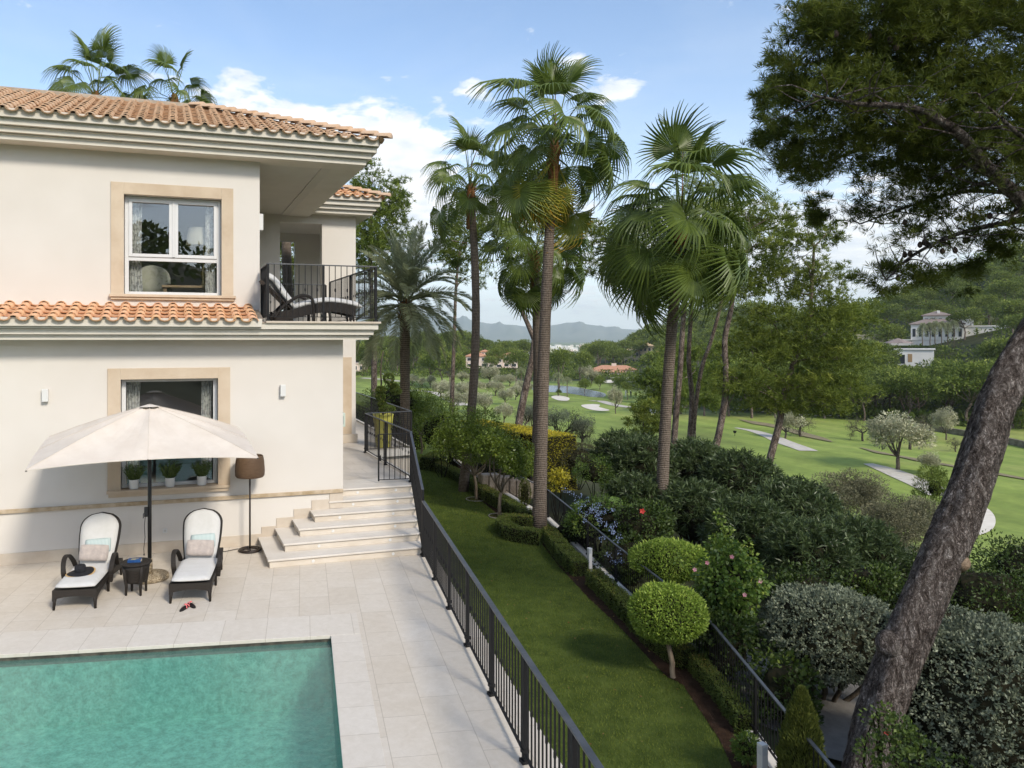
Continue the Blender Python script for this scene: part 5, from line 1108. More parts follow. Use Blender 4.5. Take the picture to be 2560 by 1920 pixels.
M_pineF = leafmat('forest_pine_foliage', (.028, .046, .012), (.090, .124, .030), .7, .25, .15, (.155, .185, .05))
M_pineL = leafmat('light_pine_foliage', (.030, .052, .012), (.090, .125, .028), .65, .3, .15, (.13, .17, .045))
M_olive = leafmat('olive_leaf', (.085, .095, .070), (.23, .24, .19), .6, .25, .25, (.38, .385, .33))
M_citrus = leafmat('citrus_leaf', (.030, .055, .009), (.100, .145, .022), .4, .3, .45, (.22, .25, .035))
M_box = leafmat('box_leaf', (.022, .042, .010), (.070, .095, .022), .5, .2, .3, (.16, .13, .04))
M_topi = leafmat('clipped_topiary_leaf', (.045, .085, .014), (.135, .200, .036), .5, .25, .3, (.20, .26, .06))
M_silver = leafmat('silver_leaf', (.042, .056, .042), (.125, .150, .122), .5, .2, .35, (.21, .24, .205))
M_olea = leafmat('oleander_leaf', (.018, .032, .013), (.054, .080, .036), .42, .25, .4, (.095, .13, .065))
M_broad = leafmat('broad_leaf', (.020, .048, .010), (.072, .118, .024), .42, .3, .4, (.16, .21, .045))
M_gold = leafmat('golden_hedge_leaf', (.07, .085, .010), (.26, .235, .022), .5, .25, .3, (.40, .33, .04))
M_darkh = leafmat('dark_hedge_leaf', (.022, .026, .014), (.055, .060, .036), .6, .15, .2, (.085, .085, .055))
M_cyp = leafmat('cypress_scale_leaf', (.026, .038, .010), (.070, .086, .022), .65, .2, .15, (.11, .12, .034))
M_twig = leafmat('grey_scrub_leaf', (.050, .055, .036), (.125, .130, .095), .7, .15, .15, (.17, .165, .12))
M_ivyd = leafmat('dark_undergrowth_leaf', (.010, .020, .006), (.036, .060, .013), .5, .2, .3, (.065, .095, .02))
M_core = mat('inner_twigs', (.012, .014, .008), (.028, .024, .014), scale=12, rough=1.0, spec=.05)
M_palmT = palm_bark('fan_palm_bark', (.085, .064, .048), (.235, .19, .15), 5.5)
M_palmS = palm_bark('palm_fibre', (.10, .045, .018), (.34, .165, .07), 7)
M_dateT = palm_bark('date_palm_bark', (.07, .052, .036), (.22, .175, .125), 3.6)
M_pineB = bark_mat('pine_bark', (.070, .054, .045), (.20, .165, .145), (.48, .43, .39), 13, (1, 1, .36), 1.0, .045)
M_pineB2 = bark_mat('young_pine_bark', (.085, .06, .048), (.20, .155, .125), (.34, .28, .235), 5, (1, 1, .5), .8, .03)
M_bark = bark_mat('grey_bark', (.055, .043, .032), (.12, .097, .075), (.20, .17, .135), 8, (1, 1, .3), .6, .02, False)
M_bark2 = bark_mat('pale_bark', (.14, .105, .07), (.25, .20, .145), (.34, .28, .21), 10, (1, 1, .2), .5, .01, False)

# ------------------------------------------------------------------ foliage makers (all give quads (n,4,3) and tints)
def rand_dir(rng, n): return unit(rng.normal(size=(n, 3)))
def blob_leaves(rng, c, r, n, L, Wd, shell=.55, up=.25, rough=.6, droop=0.0, tint=(.5, .22), out=1.0):
    """leaves through an ellipsoid, denser to its skin, facing mostly outward"""
    d = rand_dir(rng, n); rad = shell + (1 - shell) * rng.random(n) ** .6
    P = np.asarray(c) + d * rad[:, None] * np.asarray(r); D = unit(d * out + rough * rng.normal(size=(n, 3)) + np.array([0, 0, up]))
    V = leaf_quads(rng, P, D, L * rng.uniform(.7, 1.2, n), Wd * rng.uniform(.8, 1.2, n), droop)
    t = np.clip(rng.normal(tint[0], tint[1], n), 0, 1); return V, t
def crown_clumps(rng, clumps, n_each, L, Wd, tint=.5, var=.14, **k):
    Vs, Ts = [], []
    for (c, r) in clumps:
        V, t = blob_leaves(rng, c, r, n_each, L, Wd, tint=(np.clip(rng.normal(tint, var), .1, .9), .17), **k); Vs.append(V); Ts.append(t)
    return np.concatenate(Vs), np.concatenate(Ts)
def clump_cloud(rng, c, r, n, cr, flat=.8, lo=-.4):
    out = []
    for _ in range(n):
        d = rand_dir(rng, 1)[0]
        while d[2] < lo: d = rand_dir(rng, 1)[0]
        p = np.asarray(c) + d * np.asarray(r) * rng.uniform(.55, 1.0); s = cr * rng.uniform(.65, 1.3); out.append((p, np.array([s, s, s * flat])))
    return out
def limb(m, p, q, r0, r1, rng, sag=.08, n=6, ns=7):
    p, q = np.asarray(p, float), np.asarray(q, float); L_ = np.linalg.norm(q - p); pts = []
    j = rng.normal(0, 1, 3) * L_ * sag
    for i in range(n + 1): t = i / n; pts.append(p + (q - p) * t + j * math.sin(math.pi * t) + rng.normal(0, 1, 3) * L_ * .012 * (0 < i < n))
    m.tube(pts, [r0 + (r1 - r0) * (i / n) for i in range(n + 1)], ns); return pts
def hedge_sheet(rng, path, w, h, z0, n_per_m, L, Wd, closed=False, rnd=.8):
    """leaf skin over a hedge of rounded section along a path of (x,y)"""
    P = np.array(smooth_line(path, 10)); seg = np.diff(P, axis=0); sl_ = np.linalg.norm(seg, axis=1); cum = np.r_[0, np.cumsum(sl_)]; tot = cum[-1]
    n = int(n_per_m * tot); s = rng.random(n) * tot; i = np.clip(np.searchsorted(cum, s) - 1, 0, len(seg) - 1); t = (s - cum[i]) / sl_[i]
    base = P[i] + seg[i] * t[:, None]; T = seg[i] / sl_[i][:, None]; Nn = np.stack([T[:, 1], -T[:, 0]], 1)
    per = 2 * h + w; q = rng.random(n) * per; a = np.where(q < h, -w / 2, np.where(q < h + w, q - h - w / 2, w / 2)); z = np.where(q < h, q, np.where(q < h + w, h, per - q))
    nx = np.where(q < h, -1, np.where(q < h + w, 0, 1)); nz = np.where((q >= h) & (q < h + w), 1, 0)
    rc = .06; over = np.maximum(0, z - (h - rc)); a = a - np.sign(a) * over * .5 * (nx != 0)
    bump = .012 * np.sin(s * 9) + .01 * np.sin(s * 23 + 1) + rng.normal(0, .012, n)
    pos = np.stack([base[:, 0] + Nn[:, 0] * (a + nx * bump), base[:, 1] + Nn[:, 1] * (a + nx * bump), z0 + z + nz * bump], 1)
    D = unit(np.stack([Nn[:, 0] * nx, Nn[:, 1] * nx, nz + .3], 1) + .75 * rng.normal(size=(n, 3)))
    tn = np.clip(.40 + .14 * np.sin(s * 1.1 + 2) + .22 * nz + rng.normal(0, .16, n), 0, 1)
    for i0, i1 in ((0, 1), (-1, -2)):
        T0 = unit((P[i0] - P[i1])[None])[0]; N0 = np.array([T0[1], -T0[0]]); k = int(n_per_m / per * w * h * 1.2) + 30; a = rng.uniform(-.5, .5, k) * w; zz = rng.uniform(.02, 1, k) * h
        q = np.stack([P[i0][0] + N0[0] * a, P[i0][1] + N0[1] * a, z0 + zz], 1); pos = np.concatenate([pos, q]); D = np.concatenate([D, unit(np.array([T0[0], T0[1], .2]) + .7 * rng.normal(size=(k, 3)))]); tn = np.r_[tn, np.clip(rng.normal(.4, .16, k), 0, 1)]
    return leaf_quads(rng, pos, D, L, Wd), tn, P
def hedge_core(P, w, h, z0):
    vs = []; n = len(P)
    for i in range(n):
        T = P[min(i + 1, n - 1)] - P[max(i - 1, 0)]; T = T / np.linalg.norm(T); N_ = np.array([T[1], -T[0]])
        for a, z in ((-w / 2, 0), (-w / 2, h), (w / 2, h), (w / 2, 0)): q = P[i] + N_ * a; vs.append((q[0], q[1], z0 + z))
    m = MB(); m.add(vs, [(4 * i + k, 4 * i + 4 + k, 4 * i + 5 + k, 4 * i + 1 + k) for i in range(n - 1) for k in range(3)] + [(0, 1, 2, 3), (4 * n - 1, 4 * n - 2, 4 * n - 3, 4 * n - 4)]); return m
def hedge(name, path, w, h, z0, dens, L, Wd, mt, label, seed=1, group=None):
    rng = np.random.default_rng(seed); V, t, P = hedge_sheet(rng, path, w, h, z0, dens, L, Wd); root = thing(name, (path[0][0], path[0][1], z0), label, 'hedge', group)
    obj('foliage', quads_mesh('foliage', V, t), mt, root); obj('inner_twigs', hedge_core(P, w - .05, h - .03, z0 - .01).mesh('inner_twigs'), M_core, root); return root
def shrub(name, c, r, n, L, Wd, mt, label, seed, cat='shrub', group=None, clumps=0, cr=.35, core=.62, z0=None, lo=-.5, **k):
    rng = np.random.default_rng(seed); c = np.asarray(c, float); r = np.asarray(r, float) * np.ones(3)
    base = (c[0], c[1], z0 if z0 is not None else c[2] - r[2]); root = thing(name, base, label, cat, group)
    if clumps: V, t = crown_clumps(rng, clump_cloud(rng, c, r * .85, clumps, cr, lo=lo), n // clumps, L, Wd, **k)
    else: V, t = blob_leaves(rng, c, r, n, L, Wd, **k)
    obj('foliage', quads_mesh('foliage', V, t), mt, root); m = MB()
    for _ in range(7):
        d = rand_dir(rng, 1)[0]; d[2] = abs(d[2]) * .5 + .2; limb(m, (base[0] + d[0] * .05, base[1] + d[1] * .05, base[2] - .1), c + d * r * .7, .022, .008, rng, .06, 5, 5)
    obj('stem', m.mesh('stem'), M_core, root)
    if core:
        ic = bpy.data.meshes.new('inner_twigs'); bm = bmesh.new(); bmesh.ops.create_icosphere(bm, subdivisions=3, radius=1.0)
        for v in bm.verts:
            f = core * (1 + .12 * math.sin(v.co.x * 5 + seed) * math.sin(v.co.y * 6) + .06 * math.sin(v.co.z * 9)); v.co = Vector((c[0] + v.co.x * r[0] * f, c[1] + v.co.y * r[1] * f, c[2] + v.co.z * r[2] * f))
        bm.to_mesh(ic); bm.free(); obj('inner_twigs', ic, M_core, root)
    return root

# ------------------------------------------------------------------ fan palms
def fan_blade(rng, Rb=1.0, n=36, spread=118, droop=.35, fold=.045, split=.48, tipk=1.5):
    """blade in local space: stalk end at the origin, fan opening along +X, Z up; quads"""
    Q, T = [], []; an = np.radians(np.linspace(-spread, spread, n + 1)); da = an[1] - an[0]
    st = np.array([.03, .18, .36, split, .74, .88, 1.0])
    for i in range(n):
        a = (an[i] + an[i + 1]) / 2; Ls = Rb * (1 - .30 * (abs(a) / math.radians(spread)) ** 2.2) * rng.uniform(.92, 1.04); jit = rng.normal(0, .03); tn = np.clip(rng.normal(.45, .16), 0, 1)
        extra = rng.uniform(.3, 1.0)
        def pt(s, side):
            hw = math.tan(da / 2) * s * Ls if s <= split else math.tan(da / 2) * split * Ls * max(0.0, (1 - (s - split) / (1 - split))) ** .8
            r = s * Ls; t = a + (jit * max(0, s - split) * 2); p = np.array([math.cos(t) * r - math.sin(t) * hw * side, math.sin(t) * r + math.cos(t) * hw * side, 0.0])
            p[2] = (fold * s * Rb * (1 - max(0, s - split) * 1.5) * (0 if side == 0 else -1)) + fold * s * Rb * .5
            p[2] -= droop * Rb * s * s * .3 + max(0, s - split) ** 2 * Rb * (tipk + droop) * extra - .10 * Rb * math.sin(min(1, s) * math.pi) - abs(math.sin(a)) * .10 * Rb * s
            return p
        for k in range(len(st) - 1):
            for side in (-1, 1):
                a0, a1 = pt(st[k], 0), pt(st[k + 1], 0); b0, b1 = pt(st[k], side), pt(st[k + 1], side); Q.append([a0, b0, b1, a1] if side < 0 else [a0, a1, b1, b0]); T.append(np.clip(tn + (.28 if st[k] > .5 else 0) * 0 + .05 * side, 0, 1))
    return np.array(Q), np.array(T)
def frond_mesh(seed, Lp, Rb, droop, elev, yellow=0.0, spread=118, n=36):
    """stalk from the crown outwards along +X then the fan; elev = rise of the stalk"""
    rng = np.random.default_rng(seed); e = R(elev); pts = []; m = MB(); a = e; p = np.zeros(3); N = 8; sagt = R(8 if elev > 75 else 18 + 10 * (1 - abs(math.sin(e))))
    for i in range(N + 1):
        pts.append(p.copy()); a = e - sagt * (i / N) ** 1.5; p = p + np.array([math.cos(a), 0, math.sin(a)]) * Lp / N
    m.cur = .55; m.tube(pts, [.030 - .016 * i / N for i in range(N + 1)], 5, flat=.6)
    Q, T = fan_blade(rng, Rb, n=n, droop=droop, spread=spread, tipk=.55 if elev > 75 else 1.5); tip = pts[-1]; a2 = a - R(4 if elev > 75 else 12) - R(22) * max(0, math.cos(e)) * (elev < 75); ca, sa = math.cos(a2), math.sin(a2)
    roll = rng.uniform(-.7, .7) * (.3 if elev > 75 else 1); cr, sr = math.cos(roll), math.sin(roll)
    y, z = Q[..., 1] * cr - Q[..., 2] * sr, Q[..., 1] * sr + Q[..., 2] * cr; x = Q[..., 0]
    Q = np.stack([x * ca - z * sa, y, x * sa + z * ca], -1) + tip
    # hanging tips: gravity acts in the world's down, so add it after the tilt
    d = np.linalg.norm(Q - tip, axis=-1) / Rb; Q[..., 2] -= np.clip(d - .45, 0, 1) ** 1.5 * Rb * .16 * abs(math.cos(a2))
    if yellow: T = np.clip(T * .4 + yellow * np.clip((d.mean(1) - .38) * 1.8, 0, 1), 0, 1)
    for q, t in zip(Q, T): m.cur = float(t); m.add(q, [(0, 1, 2, 3)])
    return m.mesh('frond')
FRONDS = {}
def frond(kind, v):
    k = (kind, v)
    if k not in FRONDS:
        el = {'up': 80, 'high': 50, 'mid': 22, 'low': -14, 'hang': -40, 'old': -52}[kind]
        FRONDS[k] = frond_mesh(100 + v * 7 + len(kind), 1.10 + .14 * v if kind not in ('up', 'high') else (1.45 + .1 * v if kind == 'up' else 1.3 + .1 * v), 1.02 + .06 * v, {'up': .12, 'high': .3, 'mid': .42, 'low': .5, 'hang': .4, 'old': .25}[kind], el, .9 if kind == 'old' else 0, 112 if kind == 'up' else 120)
    return FRONDS[k]
def fan_palm(base, top, r0, r1, label, scale, plan, seed, skirt=True, spike=True, clear_front=False):
    base = np.asarray(base, float); top = np.asarray(top, float); rng = np.random.default_rng(seed); root = thing('fan_palm', base, label, 'palm tree', None)
    m = MB(); n = 26; pts, rad = [], []; bow = np.array([rng.normal(0, .12), rng.normal(0, .12), 0])
    for i in range(n + 1):
        t = i / n; pts.append(base + (top - base) * t + bow * math.sin(math.pi * t)); rad.append(r1 + (r0 - r1) * (1 - t) ** 1.0 * .75 + (r0 - r1) * .25 * max(0, 1 - t * 6) ** 2 + .006 * math.sin(i * 2.1))
    pts[0] = pts[0] - np.array([0, 0, .3]); m.tube(pts, rad, 18); obj('trunk', m.mesh('trunk', True), M_palmT, root)
    ax = unit((top - base)[None])[0]
    if skirt:
        m = MB(); m.tube([top - ax * 1.5, top - ax * .8, top - ax * .1, top + ax * .25], [r1 * 1.02, r1 * 1.12, r1 * 1.28, r1 * .7], 14); 
        for k in range(26):
            a = rng.uniform(0, 6.28); z = rng.uniform(-.9, .1); d = np.array([math.cos(a), math.sin(a), 0]); p = top + ax * z + d * r1 * 1.0; m.bar(p - np.array([0, 0, .12]), p + d * .09 + np.array([0, 0, .14]), .05, .02)
        obj('leaf_base_fibre', m.mesh('leaf_base_fibre', False), M_palmS, root)
    for kind, az, v in plan:
        if clear_front and kind in ('low', 'hang', 'mid') and abs((az - CAMD + math.pi) % (2 * math.pi) - math.pi) < (.75 if kind != 'mid' else .3): continue
        me = frond(kind, v)
        if not me.materials: me.materials.append(M_fany if kind == 'old' else M_fan)
        f = bpy.data.objects.new('frond', me); C.objects.link(f); f.parent = root; f.matrix_parent_inverse = Matrix.Translation((-base).tolist())
        h = {'up': .22, 'high': .12, 'mid': 0, 'low': -.14, 'hang': -.28, 'old': -.40}[kind]; f.location = (top + ax * h * scale + np.array([math.cos(az), math.sin(az), 0]) * r1 * .5).tolist(); f.rotation_euler = (rng.normal(0, .16), rng.normal(0, .11), az); s = scale * rng.uniform(.82, 1.1); f.scale = (s, s, s)
        if kind == 'old': f['label'] = 'yellowing hanging frond'
    if spike: m = MB(); m.tube([top + ax * .3, top + ax * 1.0, top + ax * 1.9 * scale + bow], [.03, .025, .004], 6); obj('spear_leaf', m.mesh('spear_leaf'), M_palmS, root)
    return root
def ring(kind, n, seed, off=0.0, skip=()):
    rng = np.random.default_rng(seed); return [(kind, off + 2 * math.pi * (i + rng.uniform(-.25, .25)) / n, int(rng.integers(0, 3))) for i in range(n) if i not in skip]
CAMD = -math.pi / 2                       # direction from a plant towards the camera is roughly -Y
# the tall one at the lawn edge
b = at_z(1348, 1322, ZL); t = at_d(1386, 366, 24.3)
fan_palm(b, t, .245, .145, 'tallest fan palm with its trunk rising from the box hedge by the lawn', 1.24, [('up', CAMD + .15, 1), ('up', CAMD - .9, 0), ('up', .3, 2), ('up', 2.6, 1)] + ring('high', 7, 2) + ring('mid', 9, 3, .3) + ring('low', 9, 4) + ring('hang', 5, 5, 1.0, (3,)) + [('old', CAMD - 1.05, 1), ('old', CAMD - .5, 0), ('old', 2.9, 0), ('old', -.35, 2), ('old', 3.5, 1)], 11, clear_front=True)
g0 = at_d(1649, 1400, 23.7); b = np.array([g0[0], g0[1], float(terrain(g0[0], g0[1])) - .1]); t = at_d(1700, 584, 23.2)
fan_palm(b, t, .21, .145, 'broad leaning fan palm in front of the oleanders', 1.36, [('up', CAMD - .35, 1), ('up', CAMD + .5, 2), ('up', .6, 0), ('up', 2.4, 1)] + ring('high', 8, 7, .2) + ring('mid', 12, 8) + ring('low', 13, 9, .3) + ring('hang', 7, 10), 12)
g0 = at_d(1157, 1100, 30); b = np.array([g0[0], g0[1], ZL]); t = at_d(1177, 476, 29.6)
fan_palm(b, t, .205, .135, 'slim fan palm between the date palm and the tallest palm', 1.0, [('up', CAMD - .1, 1), ('up', CAMD + 1.1, 0), ('up', 2.2, 2)] + ring('high', 6, 12) + ring('mid', 8, 13, .5) + ring('low', 5, 14, 1.6) + ring('hang', 2, 15, 2.5), 13)
g0 = at_d(1338, 1205, 31); b = np.array([g0[0], g0[1], float(terrain(g0[0], g0[1])) - .1]); t = at_d(1336, 640, 31)
fan_palm(b, t, .25, .16, 'shorter fan palm hidden behind the trunk of the tallest palm', 1.12, ring('up', 2, 16) + ring('high', 4, 17) + ring('mid', 7, 18, .2) + ring('low', 8, 19) + ring('hang', 5, 20, .4), 14, spike=False)
# two beyond the roof
for sx, sy, d, s, sd_, lab in ((240, 244, 30, 1.0, 21, 'fan palm with an upright crown beyond the roof ridge'), (436, 250, 31, .9, 22, 'ragged drooping palm beyond the roof end')):
    t = at_d(sx, sy, d); b = np.array([t[0] - .3, t[1] + .4, -1.9])
    fan_palm(b, t, .22, .14, lab, s, (ring('up', 4, sd_, .3) + ring('high', 5, sd_ + 1, .3) + ring('mid', 6, sd_ + 2, .1) + ring('low', 6, sd_ + 3, .9)) if sd_ == 21 else (ring('up', 2, sd_ + 4) + ring('high', 3, sd_ + 5, .2) + ring('mid', 5, sd_ + 6, 1.2) + ring('low', 3, sd_ + 7, .1)), sd_, spike=False)

# ------------------------------------------------------------------ date palm
def date_frond_mesh(seed, L_=2.6, elev=50, curl=75):
    rng = np.random.default_rng(seed); e = R(elev); n = 20; pts = [np.zeros(3)]
    for i in range(n): a = e - R(curl) * ((i + 1) / n) ** 1.4; pts.append(pts[-1] + np.array([math.cos(a), 0, math.sin(a)]) * L_ / n)
    pts = np.array(pts); m = MB(); m.cur = .45; m.tube(pts.tolist(), [.026 * (1 - .85 * i / n) for i in range(n + 1)], 5)
    k = 104; s = np.linspace(.14, .99, k); idx = s * n; i0 = np.clip(idx.astype(int), 0, n - 1); P = pts[i0] + (pts[np.minimum(i0 + 1, n)] - pts[i0]) * (idx - i0)[:, None]; T = unit(pts[np.minimum(i0 + 1, n)] - pts[i0])
    up = unit(np.cross(T, np.array([0, 1.0, 0]))); up = np.where(up[:, 2:3] < 0, -up, up); Q, Tn = [], []
    for side in (-1, 1):
        D = unit(T * (.75 + .5 * s[:, None] ** 2) + np.array([0, side * 1.0, 0]) + up * .35 + rng.normal(0, .10, (k, 3))); Lf = .40 * np.sin(np.pi * np.clip(s * .82 + .16, 0, 1)) ** .7 + .04
        Q.append(leaf_quads(rng, P, D, Lf * 1.15, .031, .10, .4)); Tn.append(np.clip(rng.normal(.5, .18, k), 0, 1))
    for q, t in zip(np.concatenate(Q), np.concatenate(Tn)): m.cur = float(t); m.add(q, [(0, 1, 2, 3)])
    return m.mesh('frond')
def date_palm():
    g0 = at_d(1013, 1015, 32); base = np.array([g0[0], g0[1], -1.85]); top = at_d(1012, 752, 32); root = thing('date_palm', base, 'grey green date palm with feathery arching fronds beside the balcony', 'palm tree'); m = MB(); n = 24; rng = np.random.default_rng(31); pts = [base + (top - base) * i / n for i in range(n + 1)]
    m.tube(pts, [.20 + .018 * (i % 2) + .03 * max(0, i / n - .8) * 5 for i in range(n + 1)], 14); obj('trunk', m.mesh('trunk'), M_dateT, root)
    lib = {}
    for tier, cnt, el, cu in (('a', 9, 86, 22), ('b', 12, 70, 50), ('c', 14, 50, 76), ('d', 14, 22, 78), ('e', 14, -14, 66), ('f', 10, -42, 42)):
        for i in range(cnt):
            v = i % 2; key = (tier, v)
            if key not in lib: lib[key] = date_frond_mesh(50 + ord(tier) + v, 3.0 if tier not in 'ef' else 3.15, el + 6 * v, cu); lib[key].materials.append(M_date)
            f = bpy.data.objects.new('frond', lib[key]); C.objects.link(f); f.parent = root; f.matrix_parent_inverse = Matrix.Translation((-base).tolist()); az = 2 * math.pi * (i + rng.uniform(-.3, .3)) / cnt + ord(tier); f.location = (top + np.array([math.cos(az) * .14, math.sin(az) * .14, .22 - .09 * (ord(tier) - 97)])).tolist(); f.rotation_euler = (rng.normal(0, .25), rng.normal(0, .06), az); s = rng.uniform(.88, 1.08); f.scale = (s, s, s)
    m = MB()
    for k in range(46): a = rng.uniform(0, 6.28); z = rng.uniform(-.8, .15); d = np.array([math.cos(a), math.sin(a), 0]); p = top + np.array([0, 0, z]) + d * .2; m.bar(p - np.array([0, 0, .1]), p + d * .14 + np.array([0, 0, .16]), .07, .03)
    obj('leaf_base', m.mesh('leaf_base'), M_palmS, root)
date_palm()

# ------------------------------------------------------------------ box hedges, citrus trees, clipped balls
def zpts(px, z=ZL): return [tuple(at_z(x, y, z)[:2]) for x, y in px]
hedge('box_hedge', zpts([(1150, 1152), (1118, 1148), (1086, 1152), (1074, 1163), (1086, 1174), (1118, 1188), (1150, 1204), (1178, 1222), (1212, 1246), (1250, 1268), (1290, 1292), (1316, 1312)]), .42, .42, ZL, 2300, .04, .022, M_box, 'low box hedge curling behind the two citrus trees', 61)
hedge('box_hedge', zpts([(1325, 1326), (1290, 1319), (1264, 1322), (1258, 1333), (1276, 1348), (1312, 1356), (1352, 1362)]), .40, .40, ZL, 2600, .04, .022, M_box, 'low box hedge looping round the foot of the tallest palm', 62)
hedge('box_hedge', zpts([(1372, 1352), (1392, 1380), (1420, 1414), (1452, 1442)]), .40, .40, ZL, 3000, .036, .02, M_box, 'low box hedge running from the tallest palm to the white garden light', 63)
hedge('box_hedge', zpts([(1484, 1462), (1524, 1500), (1580, 1556), (1640, 1618), (1720, 1672)]), .36, .36, ZL, 3400, .034, .019, M_box, 'low box hedge under the clipped green ball tree', 64)
hedge('box_hedge', zpts([(1742, 1680), (1784, 1728), (1826, 1782), (1868, 1840)]), .25, .30, ZL, 3600, .03, .018, M_box, 'low patchy box hedge at the near end of the flower bed', 65)
def small_tree(name, base, crown_c, crown_r, n_cl, cr, n_leaf, L, Wd, leaf, bark, label, seed, cat='tree', group=None, forks=6, tr=.05, fork_h=.5, k={}):
    rng = np.random.default_rng(seed); base = np.asarray(base, float); c = np.asarray(crown_c, float); r = np.asarray(crown_r, float) * np.ones(3); root = thing(name, base, label, cat, group)
    cl = clump_cloud(rng, c, r * .8, n_cl, cr); V, t = crown_clumps(rng, cl, n_leaf // n_cl, L, Wd, **k); obj('crown', quads_mesh('crown', V, t), leaf, root)
    m = MB(); f = base + (c - base) * fork_h; limb(m, base - np.array([0, 0, .15]), f, tr, tr * .8, rng, .03, 6, 9)
    for i in range(forks): p = cl[int(rng.integers(len(cl)))][0]; limb(m, f, p, tr * .6, tr * .14, rng, .08, 6, 6)
    obj('trunk', m.mesh('trunk', True), bark, root); return root
def ring_edge(c, r, label):
    m = MB(); m.tube([(c[0] + r * math.cos(2 * math.pi * k / 32), c[1] + r * math.sin(2 * math.pi * k / 32), ZL + .02) for k in range(33)], .018, 6, False); tag(obj('edging_ring', m.mesh('edging_ring', True), mat('grey_edging', (.28, .26, .23), rough=.7)), label, 'edging')
    poly = [(c[0] + (r - .01) * math.cos(2 * math.pi * k / 24), c[1] + (r - .01) * math.sin(2 * math.pi * k / 24)) for k in range(24)]; struct('flower_bed_soil', fill_poly('soil', poly, ZL + .017), M_soil)
def citrus(bx, by, cxy, d, rw, rh, n, label, seed, edge=True):
    b = at_z(bx, by, ZL); c = at_d(cxy[0], cxy[1], d)
    small_tree('citrus_tree', b, c, (rw, rw, rh), 26, rw * .42, n, .085, .042, M_citrus, M_bark2, label, seed, 'citrus tree', None, 7, .065, .42, dict(droop=.25, tint=.42))
    if edge: ring_edge(b, .38, 'thin edging ring round the foot of the ' + label.split(' citrus')[0] + ' citrus tree')
citrus(1249.7, 1291, (1258, 1148), 25.7, 1.0, .95, 12000, 'sparse yellowish citrus tree nearest the tallest palm', 71)
citrus(1190.7, 1249, (1180, 1105), 28.4, 1.5, 1.25, 19000, 'dense rounded citrus tree in the middle of the row', 72)
citrus(1053, 1133, (1046, 1030), 38, 1.7, 1.4, 17000, 'furthest citrus tree near the path railing', 73, False)
p = at_d(1105, 1080, 33); shrub('green_shrub', p, (1.3, 1.2, 1.1), 5000, .10, .05, M_citrus, 'dark green shrub behind the citrus row', 74, clumps=18, cr=.5, z0=-1.9)
p = at_d(985, 1010, 37); shrub('green_shrub', p, (1.7, 1.2, 1.0), 4500, .11, .055, M_citrus, 'leafy shrub at the foot of the date palm', 75, clumps=18, cr=.5, z0=-1.9)
hedge('clipped_hedge', [tuple(at_d(x, y, d)[:2]) for x, y, d in ((870, 960, 46), (920, 965, 44), (975, 975, 42), (1060, 990, 42))], 1.3, 2.25, -1.9, 2600, .10, .05, M_topi, 'tall bright green clipped hedge beyond the back wing railing', 66)
p = at_d(1085, 1112, 35); hedge('box_hedge', [(p[0] - .5, p[1] - .2), (p[0] + .5, p[1] + .2)], .8, .6, ZL, 2500, .05, .028, M_box, 'short square box hedge block beside the furthest citrus tree', 67)
def clip_ball(name, bx, by, bz, cxy, d, r, n, label, seed, mt=None, trunk=.05, L=.042):
    c = at_d(cxy[0], cxy[1], d); rng = np.random.default_rng(seed); b = at_z(bx, by, bz) if bx else np.array([c[0], c[1], bz]); root = thing(name, b, label, 'topiary', None); mt = mt or M_topi
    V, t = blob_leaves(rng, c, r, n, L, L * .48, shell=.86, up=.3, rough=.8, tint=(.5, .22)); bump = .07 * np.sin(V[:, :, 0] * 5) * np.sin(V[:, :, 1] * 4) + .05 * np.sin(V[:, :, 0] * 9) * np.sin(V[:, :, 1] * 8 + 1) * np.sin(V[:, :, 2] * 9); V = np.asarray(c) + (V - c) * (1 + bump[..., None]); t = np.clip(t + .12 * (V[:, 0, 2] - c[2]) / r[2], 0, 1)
    V2, t2 = blob_leaves(rng, c, r, n // 40, L * 1.7, L * .5, shell=.98, up=.8, rough=.5, tint=(.8, .15)); V = np.concatenate([V, V2]); t = np.r_[t, t2]
    obj('crown', quads_mesh('crown', V, t), mt, root); bm = bmesh.new(); bmesh.ops.create_icosphere(bm, subdivisions=3, radius=.9)
    for v in bm.verts: v.co = Vector((c[0] + v.co.x * r[0], c[1] + v.co.y * r[1], c[2] + v.co.z * r[2]))
    me = bpy.data.meshes.new('inner_twigs'); bm.to_mesh(me); bm.free(); obj('inner_twigs', me, M_core, root)
    m = MB(); f = b + (np.array([c[0], c[1], c[2] - r[2] * .9]) - b) * .8; limb(m, b - np.array([0, 0, .1]), f, trunk, trunk * .85, rng, .03, 6, 9)
    for k in range(4): a = k * 1.57 + .4; limb(m, f, c + np.array([math.cos(a) * r[0] * .45, math.sin(a) * r[1] * .45, -r[2] * .5]), trunk * .6, trunk * .3, rng, .04, 4, 6)
    obj('trunk', m.mesh('trunk', True), M_bark2, root); return root
clip_ball('topiary_tree', 1681, 1694, ZL, (1669, 1531), 13.5, (.66, .66, .48), 17000, 'bright green clipped ball tree on a thin trunk by the lawn', 81, L=.05)
clip_ball('topiary_tree', None, 0, -2.1, (1672, 1400), 17.2, (.90, .80, .42), 17000, 'flat topped bright green topiary behind the clipped ball tree', 82, L=.055)
